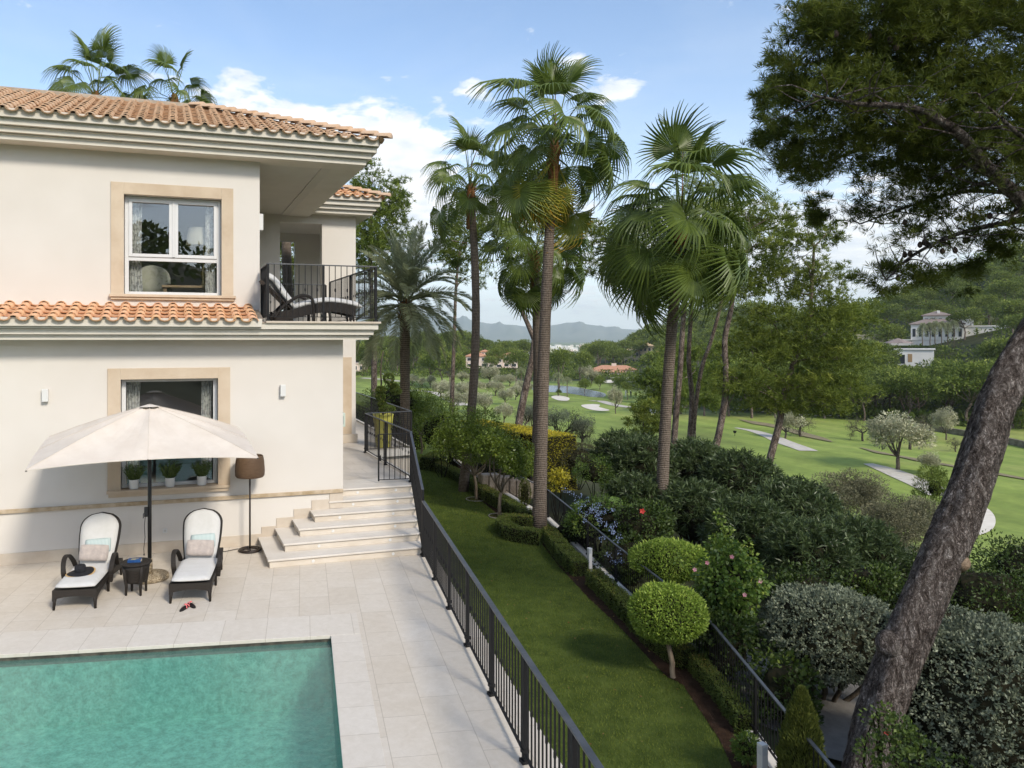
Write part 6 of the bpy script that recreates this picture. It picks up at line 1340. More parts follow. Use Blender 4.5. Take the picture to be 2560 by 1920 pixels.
# topiary with cloud pads in the yellow planter
def pad_tree():
    b = np.array([px_, py_, ZP + .94]); root = thing('cloud_topiary', b, 'cloud pruned topiary with round pads growing in the yellow planter', 'topiary'); rng = np.random.default_rng(83); m = MB(); limb(m, b, b + np.array([.0, 0, 1.95]), .035, .018, rng, .03, 6, 7); Vs, Ts = [], []; k = 22.6 / FPX
    for sx, sy, rx, rz in ((972, 946, 13, 13), (983, 964, 11, 5), (952, 974, 12, 7), (990, 978, 13, 8), (951, 992, 11, 9), (968, 1022, 20, 8), (955, 1010, 10, 6)):
        c = at_d(sx, sy, 22.6); limb(m, b + np.array([0, 0, max(.05, c[2] - b[2] - .35)]), c, .016, .01, rng, .05, 4, 5); V, t = blob_leaves(rng, c, (rx * k, rx * k, rz * k), 900, .05, .026, shell=.8, tint=(.35, .2)); Vs.append(V); Ts.append(t)
    obj('crown', quads_mesh('crown', np.concatenate(Vs), np.concatenate(Ts)), M_box, root); obj('trunk', m.mesh('trunk', True), M_bark, root)
pad_tree()

# ------------------------------------------------------------------ shrubs beyond the fence
def land_z(p): return float(terrain(p[0], p[1]))
def shrub_px(name, sx, sy, d, r, *a, **k):
    c = at_d(sx, sy, d); k.setdefault('z0', min(land_z(c), c[2] - np.asarray(r)[2] * .8)); return shrub(name, c, r, *a, **k)
hedge('golden_hedge', [tuple(at_d(x, y, d)[:2]) for x, y, d in ((1175, 1070, 38.5), (1285, 1085, 35.5), (1402, 1110, 32.5))], 1.7, 2.5, -2.45, 2600, .075, .036, M_gold, 'golden yellow flat topped hedge behind the trunk of the tallest palm', 91)
shrub_px('dark_hedge', 1446, 1150, 33, (1.15, 1.1, .72), 7500, .07, .03, M_darkh, 'dull dark clipped hedge beside the golden hedge', 93, cat='hedge', shell=.88)
shrub_px('green_shrub', 1492, 1182, 27, (.85, .8, .55), 4500, .06, .03, M_broad, 'rounded small leaved green shrub below the dark hedge', 94, clumps=14, cr=.34)
shrub_px('yellow_flower_shrub', 1392, 1205, 26.5, (.42, .4, .5), 600, .11, .055, M_gold, 'loose shrub with yellow orange leaves beside the palm trunk', 95, clumps=9, cr=.24, core=0)
shrub_px('dwarf_conifer', 1312, 1232, 26.5, (.22, .22, .5), 2200, .05, .014, M_cyp, 'small dark green conifer behind the fence left of the tallest palm', 96, up=1.0, shell=.8)
m = MB()
for k in range(7): p = at_d(1215 + k * 17, 1178 + 3 * k, 29.5); m.cur = .5; m.box((p[0] - .25, p[1] - .25, p[2] - .75), (p[0] + .22 + .04 * (k % 3), p[1] + .25, p[2] + .05 * (k % 2) - .1))
tag(obj('stone_wall', m.mesh('stone_wall', bevel=.05), mat('rough_stone', (.30, .24, .18), (.50, .42, .34), scale=3, rough=.9, bump=2, bscale=9)), 'low rough stone wall behind the fence by the citrus trees', 'wall')
pl = shrub_px('plumbago', 1500, 1298, 21.8, (1.1, 1.1, .8), 6500, .075, .032, M_broad, 'sprawling plumbago covered in pale blue flowers behind the fence', 97, clumps=22, cr=.38)
M_blue = leafmat('plumbago_petal', (.30, .38, .60), (.50, .58, .78), .6, .3, .2, k=1); rng = np.random.default_rng(98); Q = []
for sx, sy, d in [(1460, 1300, 20), (1455, 1262, 20.5), (1475, 1270, 20.4), (1482, 1268, 20), (1450, 1240, 21), (1467, 1250, 21), (1432, 1236, 21.5), (1477, 1277, 19.8), (1487, 1272, 19.8), (1494, 1262, 20), (1500, 1283, 19.6), (1492, 1282, 19.6), (1510, 1275, 19.6), (1530, 1274, 19.8), (1420, 1230, 22), (1497, 1297, 19.2), (1500, 1306, 19.2), (1515, 1310, 19), (1522, 1318, 19), (1528, 1322, 18.9), (1532, 1330, 18.8), (1540, 1350, 18.6), (1505, 1345, 18.6), (1545, 1380, 18), (1550, 1400, 17.8), (1520, 1385, 18), (1440, 1255, 21), (1463, 1284, 20.2), (1489, 1290, 19.5), (1533, 1402, 17.8), (1410, 1225, 22), (1448, 1275, 20.3), (1535, 1310, 19), (1548, 1340, 18.8)]:
    c = at_d(sx, sy, d + .25); n = 20; dd = rand_dir(rng, n); dd[:, 1] = -abs(dd[:, 1]); P = c + dd * rng.uniform(.02, .095, n)[:, None]; Q.append(leaf_quads(rng, P, unit(dd + .8 * rng.normal(size=(n, 3))), .034, .026))
Q = np.concatenate(Q); obj('blossom', quads_mesh('blossom', Q, rng.random(len(Q))), M_blue, pl)
def big_leaf(sx, sy, d, label, sc=1.0):
    c = at_d(sx, sy, d); root = thing('elephant_ear', (c[0], c[1], land_z(c)), label, 'plant'); rng = np.random.default_rng(int(sx)); m = MB(); vs = []
    for az, el, s in ((CAMD + .3, 20, 1.0), (CAMD - .9, 35, .8), (CAMD + 1.4, 30, .85), (1.2, 40, .8)):
        o = Vector((c[0], c[1], c[2] - .3)); mt = Matrix.Translation(o) @ Matrix.Rotation(az, 4, 'Z') @ Matrix.Rotation(-R(el), 4, 'Y'); n = 10; vs = []
        for i in range(n + 1):
            t = i / n; w = .30 * s * math.sin(math.pi * min(1, t * .92 + .08)) ** .8 * (1 - t * .35)
            for j in (-1, -.5, 0, .5, 1): vs.append(mt @ Vector((.25 + t * .75 * s, j * w * sc, .06 * abs(j) * s - .25 * t * t)))
        m.cur = rng.uniform(.4, .8); m.add(vs, [(i * 5 + j, i * 5 + j + 1, i * 5 + 6 + j, i * 5 + 5 + j) for i in range(n) for j in range(4)]); m.tube([(c[0], c[1], land_z(c)), o, mt @ Vector((.3, 0, 0))], .018, 5)
    obj('leaf_blades', m.mesh('leaf_blades', True), M_broad, root)
big_leaf(1546, 1262, 21.5, 'big leaved elephant ear plant above the plumbago')
def flowers(root, pts, mt, r=.05, n=5):
    m = MB(); rng = random.Random(5)
    for sx, sy, d in pts:
        c = Vector(at_d(sx, sy, d)); vd = (Vector((0, 0, CAM_H)) - c).normalized(); a0 = rng.random(); X = vd.cross(Vector((0, 0, 1))).normalized(); Y = X.cross(vd)
        for k in range(n):
            a = a0 + 2 * math.pi * k / n; d1 = X * math.cos(a) + Y * math.sin(a); d2 = X * math.cos(a + 1.57) + Y * math.sin(a + 1.57); m.cur = rng.random(); m.add([c, c + d1 * r * .6 + d2 * r * .4 + vd * .012, c + d1 * r * 1.05 + vd * .02, c + d1 * r * .6 - d2 * r * .4 + vd * .012], [(0, 1, 2, 3)])
    obj('blossom', m.mesh('blossom'), mt, root)
M_red = leafmat('red_petal', (.55, .03, .02), (.70, .07, .05), .5, .2, .3, k=1); M_pinkp = leafmat('pink_petal', (.62, .22, .28), (.75, .42, .45), .5, .3, .3, k=1)
s_ = shrub_px('hibiscus', 1590, 1318, 20.5, (.95, .9, .85), 4200, .085, .05, M_ivyd, 'dark leaved hibiscus with a single red flower by the leaning palm', 99, clumps=18, cr=.34, tint=.45); flowers(s_, [(1606, 1278, 19.6)], M_red, .075)
def rosette_bush(sx, sy, d, r, n, label, seed):
    """oleander: whorls of long narrow leaves at the shoot tips"""
    c = at_d(sx, sy, d); rng = np.random.default_rng(seed); r = np.asarray(r, float); z0 = land_z(c); root = thing('oleander', (c[0], c[1], z0), label, 'shrub', 'oleanders of the dark mass between palm and pine')
    dd = rand_dir(rng, n); dd[:, 2] = np.where(dd[:, 2] < -.35, -dd[:, 2], dd[:, 2]); rad = .72 + .38 * rng.random(n) ** .8; P = c + dd * rad[:, None] * r; ax = unit(dd * .7 + np.array([0, 0, .65]) + .25 * rng.normal(size=(n, 3))); k = 15
    P2 = np.repeat(P, k, 0) - np.repeat(ax, k, 0) * rng.uniform(0, .2, n * k)[:, None]; sd_ = rand_dir(rng, n * k); D = unit(np.repeat(ax, k, 0) * rng.uniform(.35, 1.2, n * k)[:, None] + sd_ * .9); tn = np.clip(np.repeat(np.clip(rng.normal(.42, .16, n), .05, .9), k) + rng.normal(0, .13, n * k), 0, 1)
    obj('foliage', quads_mesh('foliage', leaf_quads(rng, P2, D, rng.uniform(.17, .29, n * k), .036, .12), tn), M_olea, root); bm = bmesh.new(); bmesh.ops.create_icosphere(bm, subdivisions=3, radius=.74)
    for v in bm.verts: f = 1 + .1 * math.sin(v.co.x * 7 + seed) * math.sin(v.co.y * 6); v.co = Vector((c[0] + v.co.x * r[0] * f, c[1] + v.co.y * r[1] * f, c[2] + v.co.z * r[2] * f))
    me = bpy.data.meshes.new('inner_twigs'); bm.to_mesh(me); bm.free(); obj('inner_twigs', me, M_core, root); m = MB()
    for _ in range(9): d_ = rand_dir(rng, 1)[0]; d_[2] = abs(d_[2]) + .2; limb(m, (c[0] + d_[0] * .2, c[1] + d_[1] * .2, z0 - .1), c + d_ * r * .75, .03, .012, rng, .06, 5, 5)
    obj('stem', m.mesh('stem'), M_core, root)
OL = [(1550, 1145, 29, (1.0, 1.0, 1.0), 330, 'oleander with upright shoots against the fairway left of the leaning palm'), (1605, 1172, 27, (1.15, 1.1, 1.15), 420, 'oleander just left of the leaning palm trunk'), (1590, 1235, 24, (.8, .8, .6), 260, 'low oleander above the red hibiscus flower'),
      (1735, 1180, 28, (1.35, 1.2, 1.15), 520, 'oleander right of the leaning palm with pine trunks behind'), (1740, 1290, 23, (1.15, 1.1, 1.0), 480, 'oleander close behind the flat topped topiary'), (1850, 1215, 26, (1.35, 1.3, 1.15), 520, 'oleander at the foot of the spreading pine'), (1870, 1345, 20.5, (1.15, 1.1, 1.05), 500, 'oleander behind the pink flowered hibiscus'),
      (1985, 1290, 22.5, (1.25, 1.2, 1.05), 500, 'oleander in front of the grey scrub'), (2020, 1392, 18.5, (1.0, 1.0, .85), 430, 'oleander above the silver clipped dome'), (2135, 1375, 19.5, (1.0, 1.0, .80), 400, 'oleander nearest the leaning pine trunk')]
for i, o in enumerate(OL): rosette_bush(*o, seed=110 + i)
h_ = shrub_px('hibiscus', 1815, 1500, 14.4, (.82, .8, 1.15), 5200, .095, .062, M_broad, 'tall loose hibiscus with pink flowers behind the clipped ball tree', 121, clumps=30, cr=.30, tint=.5, core=.5, droop=.2, lo=-.9)
rng = np.random.default_rng(122)
for sx, sy in ((1800, 1290), (1808, 1318), (1792, 1345), (1815, 1350), (1850, 1375), (1870, 1362), (1880, 1395), (1860, 1400), (1838, 1362), (1780, 1375), (1890, 1420), (1700, 1400), (1760, 1420), (1820, 1330)):
    V, t = blob_leaves(rng, at_d(sx, sy, 14.6), (.11, .1, .13), 46, .075, .05, shell=.2, tint=(.85, .1), droop=.2); obj('young_shoot', quads_mesh('young_shoot', V, t), M_broad, h_)
flowers(h_, [(1901, 1453, 13.7), (1737, 1424, 14), (1830, 1392, 13.8), (1862, 1487, 13.6), (1768, 1407, 14)], M_pinkp, .042)
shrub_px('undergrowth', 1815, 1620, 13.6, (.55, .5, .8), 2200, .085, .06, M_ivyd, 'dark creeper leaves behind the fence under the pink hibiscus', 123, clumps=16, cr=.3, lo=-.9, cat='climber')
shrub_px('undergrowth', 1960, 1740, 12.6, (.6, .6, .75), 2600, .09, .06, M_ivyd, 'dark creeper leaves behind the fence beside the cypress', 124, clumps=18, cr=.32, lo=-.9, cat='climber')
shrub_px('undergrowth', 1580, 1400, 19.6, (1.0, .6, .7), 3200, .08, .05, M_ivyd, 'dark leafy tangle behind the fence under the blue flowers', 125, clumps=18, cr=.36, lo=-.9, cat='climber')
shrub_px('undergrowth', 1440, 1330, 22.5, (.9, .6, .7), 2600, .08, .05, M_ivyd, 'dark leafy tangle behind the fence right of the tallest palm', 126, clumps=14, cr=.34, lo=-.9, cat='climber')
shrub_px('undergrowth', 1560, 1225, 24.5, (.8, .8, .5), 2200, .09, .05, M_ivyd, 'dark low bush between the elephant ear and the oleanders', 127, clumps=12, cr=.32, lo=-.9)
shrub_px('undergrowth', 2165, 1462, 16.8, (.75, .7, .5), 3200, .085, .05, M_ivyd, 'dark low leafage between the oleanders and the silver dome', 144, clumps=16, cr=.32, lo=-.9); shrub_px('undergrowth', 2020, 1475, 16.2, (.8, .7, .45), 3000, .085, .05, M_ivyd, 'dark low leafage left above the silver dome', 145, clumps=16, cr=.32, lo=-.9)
def dome(sx, sy, d, r, n, label, seed, base_d=None, L=.06):
    c = at_d(sx, sy, d); rng = np.random.default_rng(seed); r = np.asarray(r, float); z0 = land_z(c); root = thing('silver_shrub', (c[0], c[1], z0), label, 'shrub', None); k = 9; nn = n // k; dd = rand_dir(rng, nn); dd[:, 2] = np.where(dd[:, 2] < -.92, -dd[:, 2], dd[:, 2])
    lump = 1 + .07 * np.sin(dd[:, 0] * 6 + seed) * np.sin(dd[:, 1] * 7) + .05 * np.sin(dd[:, 2] * 11); P = c + dd * (lump * rng.uniform(.86, 1.02, nn))[:, None] * r; P2 = np.repeat(P, k, 0) + rng.normal(0, .018, (nn * k, 3)); D = unit(np.repeat(dd, k, 0) * .8 + rng.normal(size=(nn * k, 3)) * .75 + np.array([0, 0, .2]))
    t = np.clip(np.repeat(rng.normal(.45, .17, nn), k) + rng.normal(0, .15, nn * k), 0, 1); obj('foliage', quads_mesh('foliage', leaf_quads(rng, P2, D, L * rng.uniform(.7, 1.2, nn * k), L * .5), t), M_silver, root); bm = bmesh.new(); bmesh.ops.create_icosphere(bm, subdivisions=3, radius=.86)
    for v in bm.verts: v.co = Vector((c[0] + v.co.x * r[0], c[1] + v.co.y * r[1], c[2] + v.co.z * r[2]))
    me = bpy.data.meshes.new('inner_twigs'); bm.to_mesh(me); bm.free(); obj('inner_twigs', me, M_core, root); m = MB()
    for q in range(6): a = q * 1.05 + .3; limb(m, (c[0] + .1 * math.cos(a), c[1] + .1 * math.sin(a), z0 - .1), c + np.array([math.cos(a) * r[0] * .6, math.sin(a) * r[1] * .6, -r[2] * .45]), .05, .025, rng, .08, 6, 7)
    obj('stem', m.mesh('stem', True), M_bark, root)
dome(2072, 1585, 13.6, (1.22, 1.15, .76), 30000, 'grey green clipped dome shrub left of the leaning pine trunk', 131)
dome(2490, 1800, 10.2, (1.35, 1.3, 1.32), 52000, 'huge grey green clipped shrub in the near corner right of the pine', 132, L=.055)
dome(2350, 1560, 12.5, (.6, .6, .3), 3000, 'small grey green shrub top just behind the pine trunk', 133)
# cypress, low shrubs, foreground twigs
def cypress(sx, sy_top, sy_bot, d, hw, label, seed):
    tp = at_d(sx, sy_top, d); bt = np.array([tp[0], tp[1], ZL - .25]); H = tp[2] - bt[2]; rng = np.random.default_rng(seed); n = 16000; t = rng.random(n) ** .9; rr_ = hw * np.sin(np.pi * np.clip(.20 + .80 * t, 0, 1)) ** .75 * (1 + .08 * np.sin(t * 40)); a = rng.random(n) * 6.28; rad = rr_ * (.72 + .3 * rng.random(n)); P = np.stack([bt[0] + np.cos(a) * rad, bt[1] + np.sin(a) * rad, bt[2] + t * H], 1); D = unit(np.stack([np.cos(a) * .35, np.sin(a) * .35, np.ones(n)], 1) + .25 * rng.normal(size=(n, 3)))
    root = thing('cypress', bt, label, 'tree'); obj('crown', quads_mesh('crown', leaf_quads(rng, P, D, .075, .016), np.clip(rng.normal(.45, .2, n), 0, 1)), M_cyp, root); m = MB(); m.tube([bt, bt + np.array([0, 0, H * .5]), tp], [.05, .035, .01], 6); m.lathe([(hw * .55, .15), (hw * .72, H * .35), (hw * .5, H * .75), (.02, H * .97)], 10, bt); obj('trunk', m.mesh('trunk'), M_core, root)
cypress(2004, 1726, 1930, 9.7, .27, 'small olive green cypress in front of the fence at the bottom', 134)
shrub_px('young_shrub', 1868, 1870, 10.6, (.19, .19, .20), 900, .06, .026, M_broad, 'little bright green shrub beside the near garden light', 135, z0=ZL, core=.4)
shrub_px('dark_shrub', 2470, 1500, 15.5, (1.3, 1.2, .85), 6000, .075, .035, M_ivyd, 'dark shrub right of the pine trunk below the fairway', 136, clumps=24, cr=.42, tint=.5)
shrub_px('dark_shrub', 2590, 1430, 16.5, (1.2, 1.2, .8), 5000, .075, .035, M_ivyd, 'dark shrub at the frame edge below the fairway', 137, clumps=20, cr=.42, tint=.5)
shrub_px('dark_shrub', 2300, 1480, 19, (1.3, 1.2, .9), 5000, .085, .04, M_ivyd, 'dark shrub behind the pine trunk and the silver dome', 138, clumps=20, cr=.45, tint=.4)
shrub_px('grey_scrub', 2115, 1255, 27, (1.6, 1.4, 1.1), 26000, .08, .022, M_twig, 'grey twiggy scrub bush above the oleanders', 139, clumps=44, cr=.42, core=0); shrub_px('grey_scrub', 2250, 1315, 24.5, (1.5, 1.3, 1.0), 26000, .08, .022, M_twig, 'grey twiggy scrub bush against the leaning pine trunk', 140, clumps=44, cr=.42, core=0)
shrub_px('young_pine', 2338, 1222, 30, (.75, .7, 1.0), 3600, .16, .02, M_pineL, 'small yellow green pine sapling beside the cart path', 141, 'tree', clumps=16, cr=.32, core=.3, up=.6)
shrub_px('near_shrub', 2290, 1905, 8.3, (.62, .5, .42), 1500, .05, .032, M_ivyd, 'sparse dark shrub with a red bud at the foot of the pine', 142, clumps=16, cr=.17, core=0, tint=.6)
f_ = shrub_px('near_shrub', 2215, 1800, 8.8, (.22, .2, .14), 160, .05, .03, M_ivyd, 'thin twig with a red flower crossing the pine trunk', 143, clumps=7, cr=.1, core=0, tint=.6); flowers(f_, [(2217, 1830, 8.7)], M_red, .035)
# ------------------------------------------------------------------ pines
def needle_tufts(rng, P, AX, k, L, Wd, tint, spread=.8):
    n = len(P); P2 = np.repeat(P, k, 0); A2 = np.repeat(AX, k, 0); D = unit(A2 + spread * rng.normal(size=(n * k, 3))); t = np.clip(np.repeat(tint, k) + rng.normal(0, .10, n * k), 0, 1)
    return leaf_quads(rng, P2 + D * .01, D, L * rng.uniform(.75, 1.15, n * k), Wd, .06, .35), t
M_cone = mat('cone_brown', (.03, .018, .012), (.06, .04, .025), scale=30, rough=.8)
def tuft_pts(rng, c, R_, nt, cl=.13, per=8, inner=.35):
    """shoots gathered into sprays, so the crown has light pads and gaps"""
    nc = max(3, nt // per); d3 = rand_dir(rng, nc); ctr = c + d3 * (inner + (1 - inner) * rng.random(nc) ** .5)[:, None] * R_; tb = np.clip(rng.normal(.46, .17, nc) + .14 * d3[:, 2], .02, .95)
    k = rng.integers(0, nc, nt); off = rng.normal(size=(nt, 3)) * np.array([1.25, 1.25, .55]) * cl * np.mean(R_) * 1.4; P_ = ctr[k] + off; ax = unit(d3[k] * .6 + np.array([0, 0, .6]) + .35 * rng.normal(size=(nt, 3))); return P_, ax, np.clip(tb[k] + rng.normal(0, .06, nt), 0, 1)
def big_pine():
    rng = np.random.default_rng(200); D0 = 10.2
    line = [(2112, 2120, 10.0), (2170, 1920, 10.05), (2203, 1780, 10.1), (2255, 1620, 10.15), (2330, 1450, 10.2), (2408, 1270, 10.3), (2458, 1120, 10.4), (2490, 1010, 10.5), (2545, 900, 10.6), (2625, 770, 10.7), (2700, 620, 10.8), (2760, 430, 10.9), (2800, 200, 11.0), (2830, -80, 11.1), (2850, -400, 11.2)]
    P = [at_d(*p) for p in line]; base = np.array([P[0][0] - .35, P[0][1], land_z(P[0]) - .3]); root = thing('pine_tree', (base[0], base[1], base[2]), 'big near pine with a thick leaning trunk and dark overhanging crown', 'pine tree')
    Q = smooth_line([base] + P, 8); rad = np.interp(np.linspace(0, 1, len(Q)), [0, .1, .35, .55, .7, .85, 1], [.34, .285, .255, .225, .19, .15, .08]); m = MB(); n = 40; Qv = [Vector(q) for q in Q]; vs = []
    nrm = Vector((1, 0, 0))
    for i, q in enumerate(Qv):
        t = (Qv[min(i + 1, len(Qv) - 1)] - Qv[max(i - 1, 0)]).normalized(); nrm = (nrm - t * nrm.dot(t)).normalized(); bn = t.cross(nrm)
        for k in range(n):
            a = 2 * math.pi * k / n; rr_ = rad[i] * (1 + .05 * math.sin(3 * a + i * .21) + .035 * math.sin(5 * a - i * .33 + 1) + rng.normal(0, .02)); vs.append(q + nrm * math.cos(a) * rr_ + bn * math.sin(a) * rr_)
    m.add(vs, [(i * n + k, i * n + (k + 1) % n, (i + 1) * n + (k + 1) % n, (i + 1) * n + k) for i in range(len(Qv) - 1) for k in range(n)]); obj('trunk', m.mesh('trunk', True), M_pineB, root)
    # scars of sawn branches
    for sx, sy, r_ in ((2218, 1612, .10), (2412, 1405, .07)):
        m = MB(); c = Vector(at_d(sx, sy, 9.97)); vd = (Vector((0, 0, CAM_H)) - c).normalized(); vd = (vd + Vector((-.5 if sx < 2300 else .55, 0, 0))).normalized(); m.tube([c - vd * .16, c - vd * .05, c, c + vd * .004], [r_ * 1.9, r_ * 1.5, r_, r_ * .8], 16); obj('branch_scar', m.mesh('branch_scar', True), M_pineB if sx < 2300 else bark_mat('sawn_wood', (.16, .11, .07), (.26, .19, .13), (.34, .26, .19), 7, (1, 1, 1), .6, .015, False), root)
    # limbs that come back into view
    m = MB(); ends = []
    tr = lambda i: np.array(Q[int(i * (len(Q) - 1))])
    limbs = [((.66), [(2660, 600, 10.9), (2560, 505, 10.8), (2470, 420, 10.5), (2400, 335, 10.2), (2280, 270, 9.9), (2150, 260, 9.8), (2040, 240, 9.7)], .13), ((.70), [(2620, 560, 11), (2500, 560, 11.2), (2380, 590, 11.4), (2280, 640, 11.6), (2215, 700, 11.7)], .06), ((.76), [(2600, 340, 11.4), (2420, 210, 11.6), (2240, 150, 11.8), (2080, 150, 12), (1960, 170, 12.1)], .09),
             ((.84), [(2640, 120, 10.6), (2460, 40, 10.4), (2250, -10, 10.3), (2060, -20, 10.3)], .08), ((.8), [(2680, 300, 12.2), (2560, 240, 12.8), (2420, 260, 13.2), (2260, 330, 13.4), (2080, 400, 13.4), (1980, 430, 13.3)], .08), ((.72), [(2700, 520, 10.2), (2640, 420, 9.8), (2540, 330, 9.4), (2450, 250, 9.2)], .07), ((.9), [(2700, -80, 11.5), (2500, -150, 11.6), (2250, -160, 11.8)], .08), ((.74), [(2620, 470, 11.8), (2520, 480, 12.2), (2400, 480, 12.4), (2260, 520, 12.6), (2150, 560, 12.7)], .06)]
    for t, pl_, r0 in limbs:
        pts = smooth_line([tr(t)] + [at_d(*p) for p in pl_], 5); m.tube(pts, np.linspace(r0, .012, len(pts)).tolist(), 8)
        for i in range(3, len(pts), 1):
            for _ in range(2):
                d = unit(rng.normal(size=(1, 3)))[0]; d[2] = d[2] * .5 + .1; e = np.array(pts[i]) + d * rng.uniform(.35, 1.0); limb(m, pts[i], e, max(.012, r0 * .3 * (1 - i / len(pts))), .005, rng, .1, 4, 5); ends.append(e)
    obj('branches', m.mesh('branches', True), M_pineB, root)
    # crown masses, given as where they are seen and how far off
    masses = [(2150, 100, 10.4, 170, 120), (2320, 130, 10.6, 190, 140), (2480, 120, 10.5, 180, 150), (2000, 180, 10.8, 90, 80), (2080, 250, 10.6, 150, 90), (2240, 260, 10.8, 170, 110), (2400, 270, 10.6, 170, 110), (2540, 270, 10.4, 140, 130), (1960, 260, 11.2, 70, 60), (2020, 350, 11.4, 120, 70), (2160, 370, 11.4, 150, 80), (2300, 390, 11.6, 150, 80), (2430, 400, 11.3, 140, 80), (2200, 30, 10.2, 170, 90), (2380, 10, 10.4, 190, 100), (2540, 10, 10.6, 170, 110),
              (2060, 440, 12.2, 90, 40), (2170, 480, 12.2, 110, 50), (2280, 500, 12.4, 110, 60), (2390, 490, 12.2, 110, 60), (2080, 520, 12.6, 60, 35), (2030, 560, 12.8, 40, 30), (2320, 570, 12.0, 90, 60), (2420, 580, 11.8, 90, 60), (2260, 690, 11.9, 80, 45), (2360, 690, 12.0, 90, 50), (2440, 660, 12.1, 60, 40), (2540, 560, 11.4, 90, 80), (2580, 420, 11, 100, 90), (2200, 700, 11.8, 50, 40), (2120, 40, 10.4, 120, 80), (2030, 60, 10.6, 60, 60), (1925, 230, 11.4, 34, 40), (1930, 330, 11.6, 45, 40), (1975, 400, 11.8, 60, 40), (2500, 620, 11.6, 60, 40)]
    Vs, Ts = [], []
    for sx, sy, d, rx, rz in masses:
        c = at_d(sx, sy, d); k = d / FPX; R_ = np.array([rx * k, min(rx * k, .9), rz * k]); sparse = sy > 430; nt = int((150 if sparse else 420) * (rx * k) * (rz * k) * (1.3 if not sparse else 1.15) + 30) * 2
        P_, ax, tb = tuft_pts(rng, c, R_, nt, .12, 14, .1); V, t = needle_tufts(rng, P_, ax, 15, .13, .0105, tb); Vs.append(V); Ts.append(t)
    E = np.array(ends); V, t = needle_tufts(rng, np.repeat(E, 4, 0) + rng.normal(0, .08, (len(E) * 4, 3)), unit(rng.normal(size=(len(E) * 4, 3)) + np.array([0, 0, .5])), 16, .12, .0085, rng.random(len(E) * 4) * .6); Vs.append(V); Ts.append(t)
    # the rest of the crown, out of view above and beyond the frame, shades the garden
    nt = 700; dd = rand_dir(rng, nt); c = at_d(2860, 0, 11.8); P_ = c + dd * (rng.random(nt) ** .4)[:, None] * np.array([2.2, 2.2, 2.0]); ax = unit(dd + np.array([0, 0, .6])); V, t = needle_tufts(rng, P_, ax, 7, .17, .03, rng.random(nt) * .6); Vs.append(V); Ts.append(t)
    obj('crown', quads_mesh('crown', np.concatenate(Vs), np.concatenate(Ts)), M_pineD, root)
    for sx, sy, d in ((2262, 556, 11.6), (2318, 610, 11.6), (2310, 606, 11.6), (2300, 612, 11.6), (2262, 637, 11.7), (2245, 695, 11.7), (2275, 634, 11.6), (2412, 602, 11.4), (2388, 626, 11.4), (2356, 628, 11.4), (2418, 600, 11.4), (2540, 525, 11), (2475, 540, 11), (2090, 85, 9.9), (2172, 90, 9.9), (2225, 100, 9.9), (2260, 88, 9.9), (2285, 92, 9.9), (2240, 118, 9.9), (2305, 90, 9.9), (2205, 22, 9.8)):
        c = at_d(sx, sy, d); m = MB(); m.lathe([(.004, -.05), (.03, -.03), (.036, 0), (.024, .035), (.004, .055)], 8, c); obj('pine_cone', m.mesh('pine_cone', True), M_cone, root)
big_pine()

def pine(name, base, trunk_px, d, r0, r1, masses, label, seed, L=.22, Wd=.02, dens=55, leaf=None, bark=None, k=12, group=None, branches=True):
    dens *= 1.1; L *= 1.25; Wd *= 1.8
    """trunk through seen points, crown of masses (sx, sy, depth offset, rx, rz) in photo pixels at about depth d"""
    rng = np.random.default_rng(seed); pts = [at_d(x, y, d) for x, y in trunk_px]; base = np.array([pts[0][0], pts[0][1], land_z(pts[0])]) if base is None else np.asarray(base); root = thing(name, base, label, 'pine tree', group)
    Q = smooth_line([base - np.array([0, 0, .3])] + pts, 6); m = MB(); m.tube(Q, np.linspace(r0, r1, len(Q)).tolist(), 12); Vs, Ts = [], []
    for sx, sy, dd_, rx, rz in masses:
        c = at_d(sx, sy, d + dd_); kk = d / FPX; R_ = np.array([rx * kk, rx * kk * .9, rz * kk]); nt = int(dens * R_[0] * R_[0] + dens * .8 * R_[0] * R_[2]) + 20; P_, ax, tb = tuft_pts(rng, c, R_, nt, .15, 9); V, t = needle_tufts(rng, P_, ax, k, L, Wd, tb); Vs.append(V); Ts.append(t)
        if branches:
            q = Q[int(np.clip(np.argmin([np.linalg.norm(np.array(p) - (c - np.array([0, 0, R_[2]]))) for p in Q]), len(Q) // 3, len(Q) - 1))]; limb(m, q, c, r1 * .8 + .01, .012, rng, .08, 6, 6)
            for _ in range(3): limb(m, c + rng.normal(0, .1, 3) * R_, c + rand_dir(rng, 1)[0] * R_ * .8, .02, .006, rng, .1, 4, 5)
    obj('crown', quads_mesh('crown', np.concatenate(Vs), np.concatenate(Ts)), leaf or M_pineN, root); obj('trunk', m.mesh('trunk', True), bark or M_pineB2, root); return root
